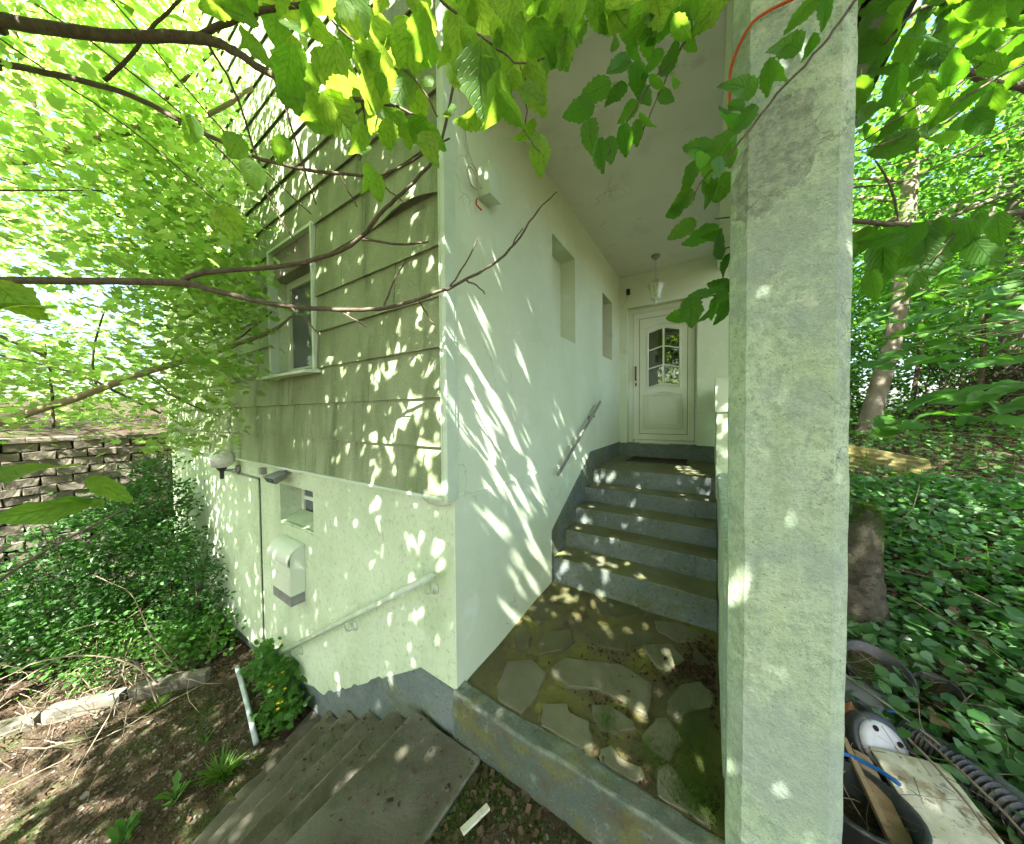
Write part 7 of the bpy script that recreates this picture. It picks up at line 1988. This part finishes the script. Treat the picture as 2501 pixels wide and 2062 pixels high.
offsteps = lambda x, y: ~((x > -1.80 + 0.36 * np.clip(-y, 0, 1.9)) & (x < 0.21))
pA = scatter_ground(9500, -6.4, -1.3, -3.2, -0.02, 0.010, offsteps)
pB = scatter_ground(3400, 0.19, 1.7, -1.5, -0.03, 0.010)
pC = scatter_ground(9000, 1.6, 8.0, 0.0, 9.0, 0.015)
pos = np.concatenate([pA, pB, pC]); n = len(pos)
o = cloud('leaf_litter', CHIP, pos, up_normals(n, 0.35), rng.gamma(3, 0.0055, n) + 0.005, M['litter'])
tag(o, 'brown leaf litter strewn over the soil', 'leaf litter', kind='stuff')
pA = scatter_ground(2600, -3.6, -1.4, -1.9, -0.02, 0.0, offsteps); pB = scatter_ground(1100, 0.20, 1.7, -1.3, -0.03, 0.0)
pos = np.concatenate([pA, pB]); n = len(pos)
o = cloud('pebbles', PEB, pos, up_normals(n, 0.3), rng.gamma(2.5, 0.0045, n) + 0.005, M['peb'])
tag(o, 'small stones lying on the garden soil', 'pebbles', kind='stuff')
# debris on paving, kerb and steps
n = 7000
x = 1.29 - rng.gamma(1.6, 0.17, n); y = rng.uniform(0.05, 1.25, n)
m_ = (x > 0.02) & (rng.uniform(0, 1, n) < np.where(x > 0.6, 1, 0.5)); x, y = x[m_], y[m_]
pos = np.stack([x, y, 0.010 + 0.036 * y], -1)
x_ = 1.29 - rng.gamma(1.5, 0.16, 5200); y_ = 0.08 + 1.15 * rng.beta(1.0, 1.5, 5200)
m_ = (x_ > 0.35) & (np.sin(9 * x_ + 3 * y_) + np.sin(7 * y_ - 4 * x_) > rng.uniform(-0.6, 1.6, 5200)); x_, y_ = x_[m_], y_[m_]
o = cloud('soil_crumbs', CHIP, np.stack([x_, y_, 0.001 + 0.036 * y_ + rng.uniform(0, 0.008, len(x_))], -1), up_normals(len(x_), 0.5), rng.gamma(3, 0.004, len(x_)) + 0.004, M['crumb'])
tag(o, 'dark brown crumbs of soil gathered in the paving joints', 'soil crumbs', kind='stuff')
o = cloud('needle_litter', STICK, pos, up_normals(len(x), 0.3), rng.uniform(0.012, 0.04, len(x)), M['crumb'], tip=np.stack([rng.normal(size=len(x)), rng.normal(size=len(x)), rng.normal(0, 0.1, len(x))], -1))
tag(o, 'fine brown plant debris lying on the paving', 'leaf litter', kind='stuff')
def step_top(x, y):
    z_ = np.full(len(x), -0.25)
    for i in range(1, 6):
        z_ = np.where(x < -0.31 - 0.285 * (i - 1) - 0.075 * i * y, -0.25 - 0.15 * i, z_)
    return z_


n = 900
xw = rng.uniform(-1.6, 0.20, n); yw = -rng.beta(1.0, 1.3, n) * 1.6 - 0.03
ok = (xw > -1.70 - 0.375 * yw)
xw, yw = xw[ok], yw[ok]
o = cloud('step_litter', CHIP, np.stack([xw, yw, step_top(xw, yw) + 0.006], -1), up_normals(len(xw), 0.25), rng.gamma(2.5, 0.004, len(xw)) + 0.004, M['litter'])
tag(o, 'small dead leaves and crumbs on the garden steps', 'leaf litter', kind='stuff')
n = 5200
ks = rng.integers(1, 6, n); yw = -rng.beta(0.9, 1.6, n) * 1.2 - 0.03
xw = -0.31 - 0.285 * (ks - 1) - 0.075 * ks * yw - rng.gamma(1.2, 0.018, n)
ok = np.sin(9 * yw + 2.1 * ks) + np.sin(23 * yw + ks) > 0.35
xw, yw, ks = xw[ok], yw[ok], ks[ok]
tipm = rng.normal(0, 0.6, (len(xw), 3)); tipm[:, 2] = 1
o = cloud('step_moss', BLADE, np.stack([xw, yw, -0.25 - 0.15 * ks + 0.001], -1), rng.normal(size=(len(xw), 3)), rng.uniform(0.006, 0.02, len(xw)), M['moss'], tip=tipm)
tag(o, 'moss growing in the inner corners of the garden steps', 'moss', kind='stuff')
n = 1500
xw = rng.uniform(1.62, 2.4, n); yw = rng.uniform(0.1, 1.4, n)
o = cloud('rubbish_litter', CHIP, np.stack([xw, yw, ground_z(xw, yw) + 0.02 + rng.uniform(0, 0.03, n)], -1), up_normals(n, 0.5), rng.gamma(3, 0.008, n) + 0.006, M['litter'])
tag(o, 'dead leaves between the rubbish beside the pillar', 'leaf litter', kind='stuff')
n = 160
xw = rng.uniform(1.64, 2.35, n); yw = rng.uniform(0.15, 1.35, n)
o = cloud('rubbish_twigs', STICK, np.stack([xw, yw, ground_z(xw, yw) + rng.uniform(0.05, 0.18, n)], -1), rng.normal(size=(n, 3)), rng.uniform(0.08, 0.35, n), M['twig'], tip=np.stack([rng.normal(0.5, 0.7, n), rng.normal(-0.5, 0.7, n), rng.normal(0, 0.15, n)], -1))
tag(o, 'dry twigs strewn over the rubbish beside the pillar', 'twigs', kind='stuff')
pos = []
for (cx, cy, cz, rx, ry, m2) in [(1.19, 0.36, 0.02, 0.06, 0.16, 3600), (1.22, 0.14, 0.012, 0.05, 0.06, 1800), (0.80, 0.26, 0.015, 0.03, 0.05, 700), (1.02, 0.22, 0.01, 0.03, 0.05, 700), (0.33, -0.22, -0.268, 0.09, 0.14, 3600), (0.6, -0.12, -0.265, 0.22, 0.05, 2200), (0.75, -0.32, -0.265, 0.2, 0.12, 1500), (0.27, -0.5, -0.262, 0.04, 0.2, 1500), (0.95, -0.10, -0.265, 0.15, 0.03, 1000), (-0.72, -0.5, -0.552, 0.06, 0.1, 300), (-1.0, -0.35, -0.702, 0.05, 0.1, 300), (-2.3, -0.5, -1.0, 0.35, 0.25, 3600), (-2.2, -1.1, -1.02, 0.5, 0.3, 4200), (-2.9, -0.8, -1.02, 0.3, 0.25, 2500)]:
    q = rng.normal(0, 1, (m2, 2)) * np.array([rx, ry]) + np.array([cx, cy])
    zz = np.where(q[:, 1] > 0.07, 0.010 + 0.036 * q[:, 1], np.where(cx > 0.3, ground_z(q[:, 0], q[:, 1]), cz)) + 0.002
    if cx < -1.5: zz = ground_z(q[:, 0], q[:, 1]) + 0.002
    ok = ~((q[:, 1] > -0.03) & (q[:, 1] < 0.075)) & (q[:, 0] < 1.30)
    pos.append(np.stack([q[:, 0], q[:, 1], zz], -1)[ok])
pos = np.concatenate(pos); n = len(pos)
tip = rng.normal(0, 0.6, (n, 3)); tip[:, 2] = 1
o = cloud('moss', BLADE, pos, rng.normal(size=(n, 3)), rng.uniform(0.008, 0.026, n), M['moss'], tip=tip)
tag(o, 'green moss cushions on the paving joints and soil', 'moss', kind='stuff')
for (a, b, lab) in [((0.33, -0.32, -0.245), (0.38, -0.19, -0.235), 'pale broken wood chip on the moss beside the slab')]:
    plank('wood_chip', lab, a, b, 0.032, 0.012, M['board'], 0.2)
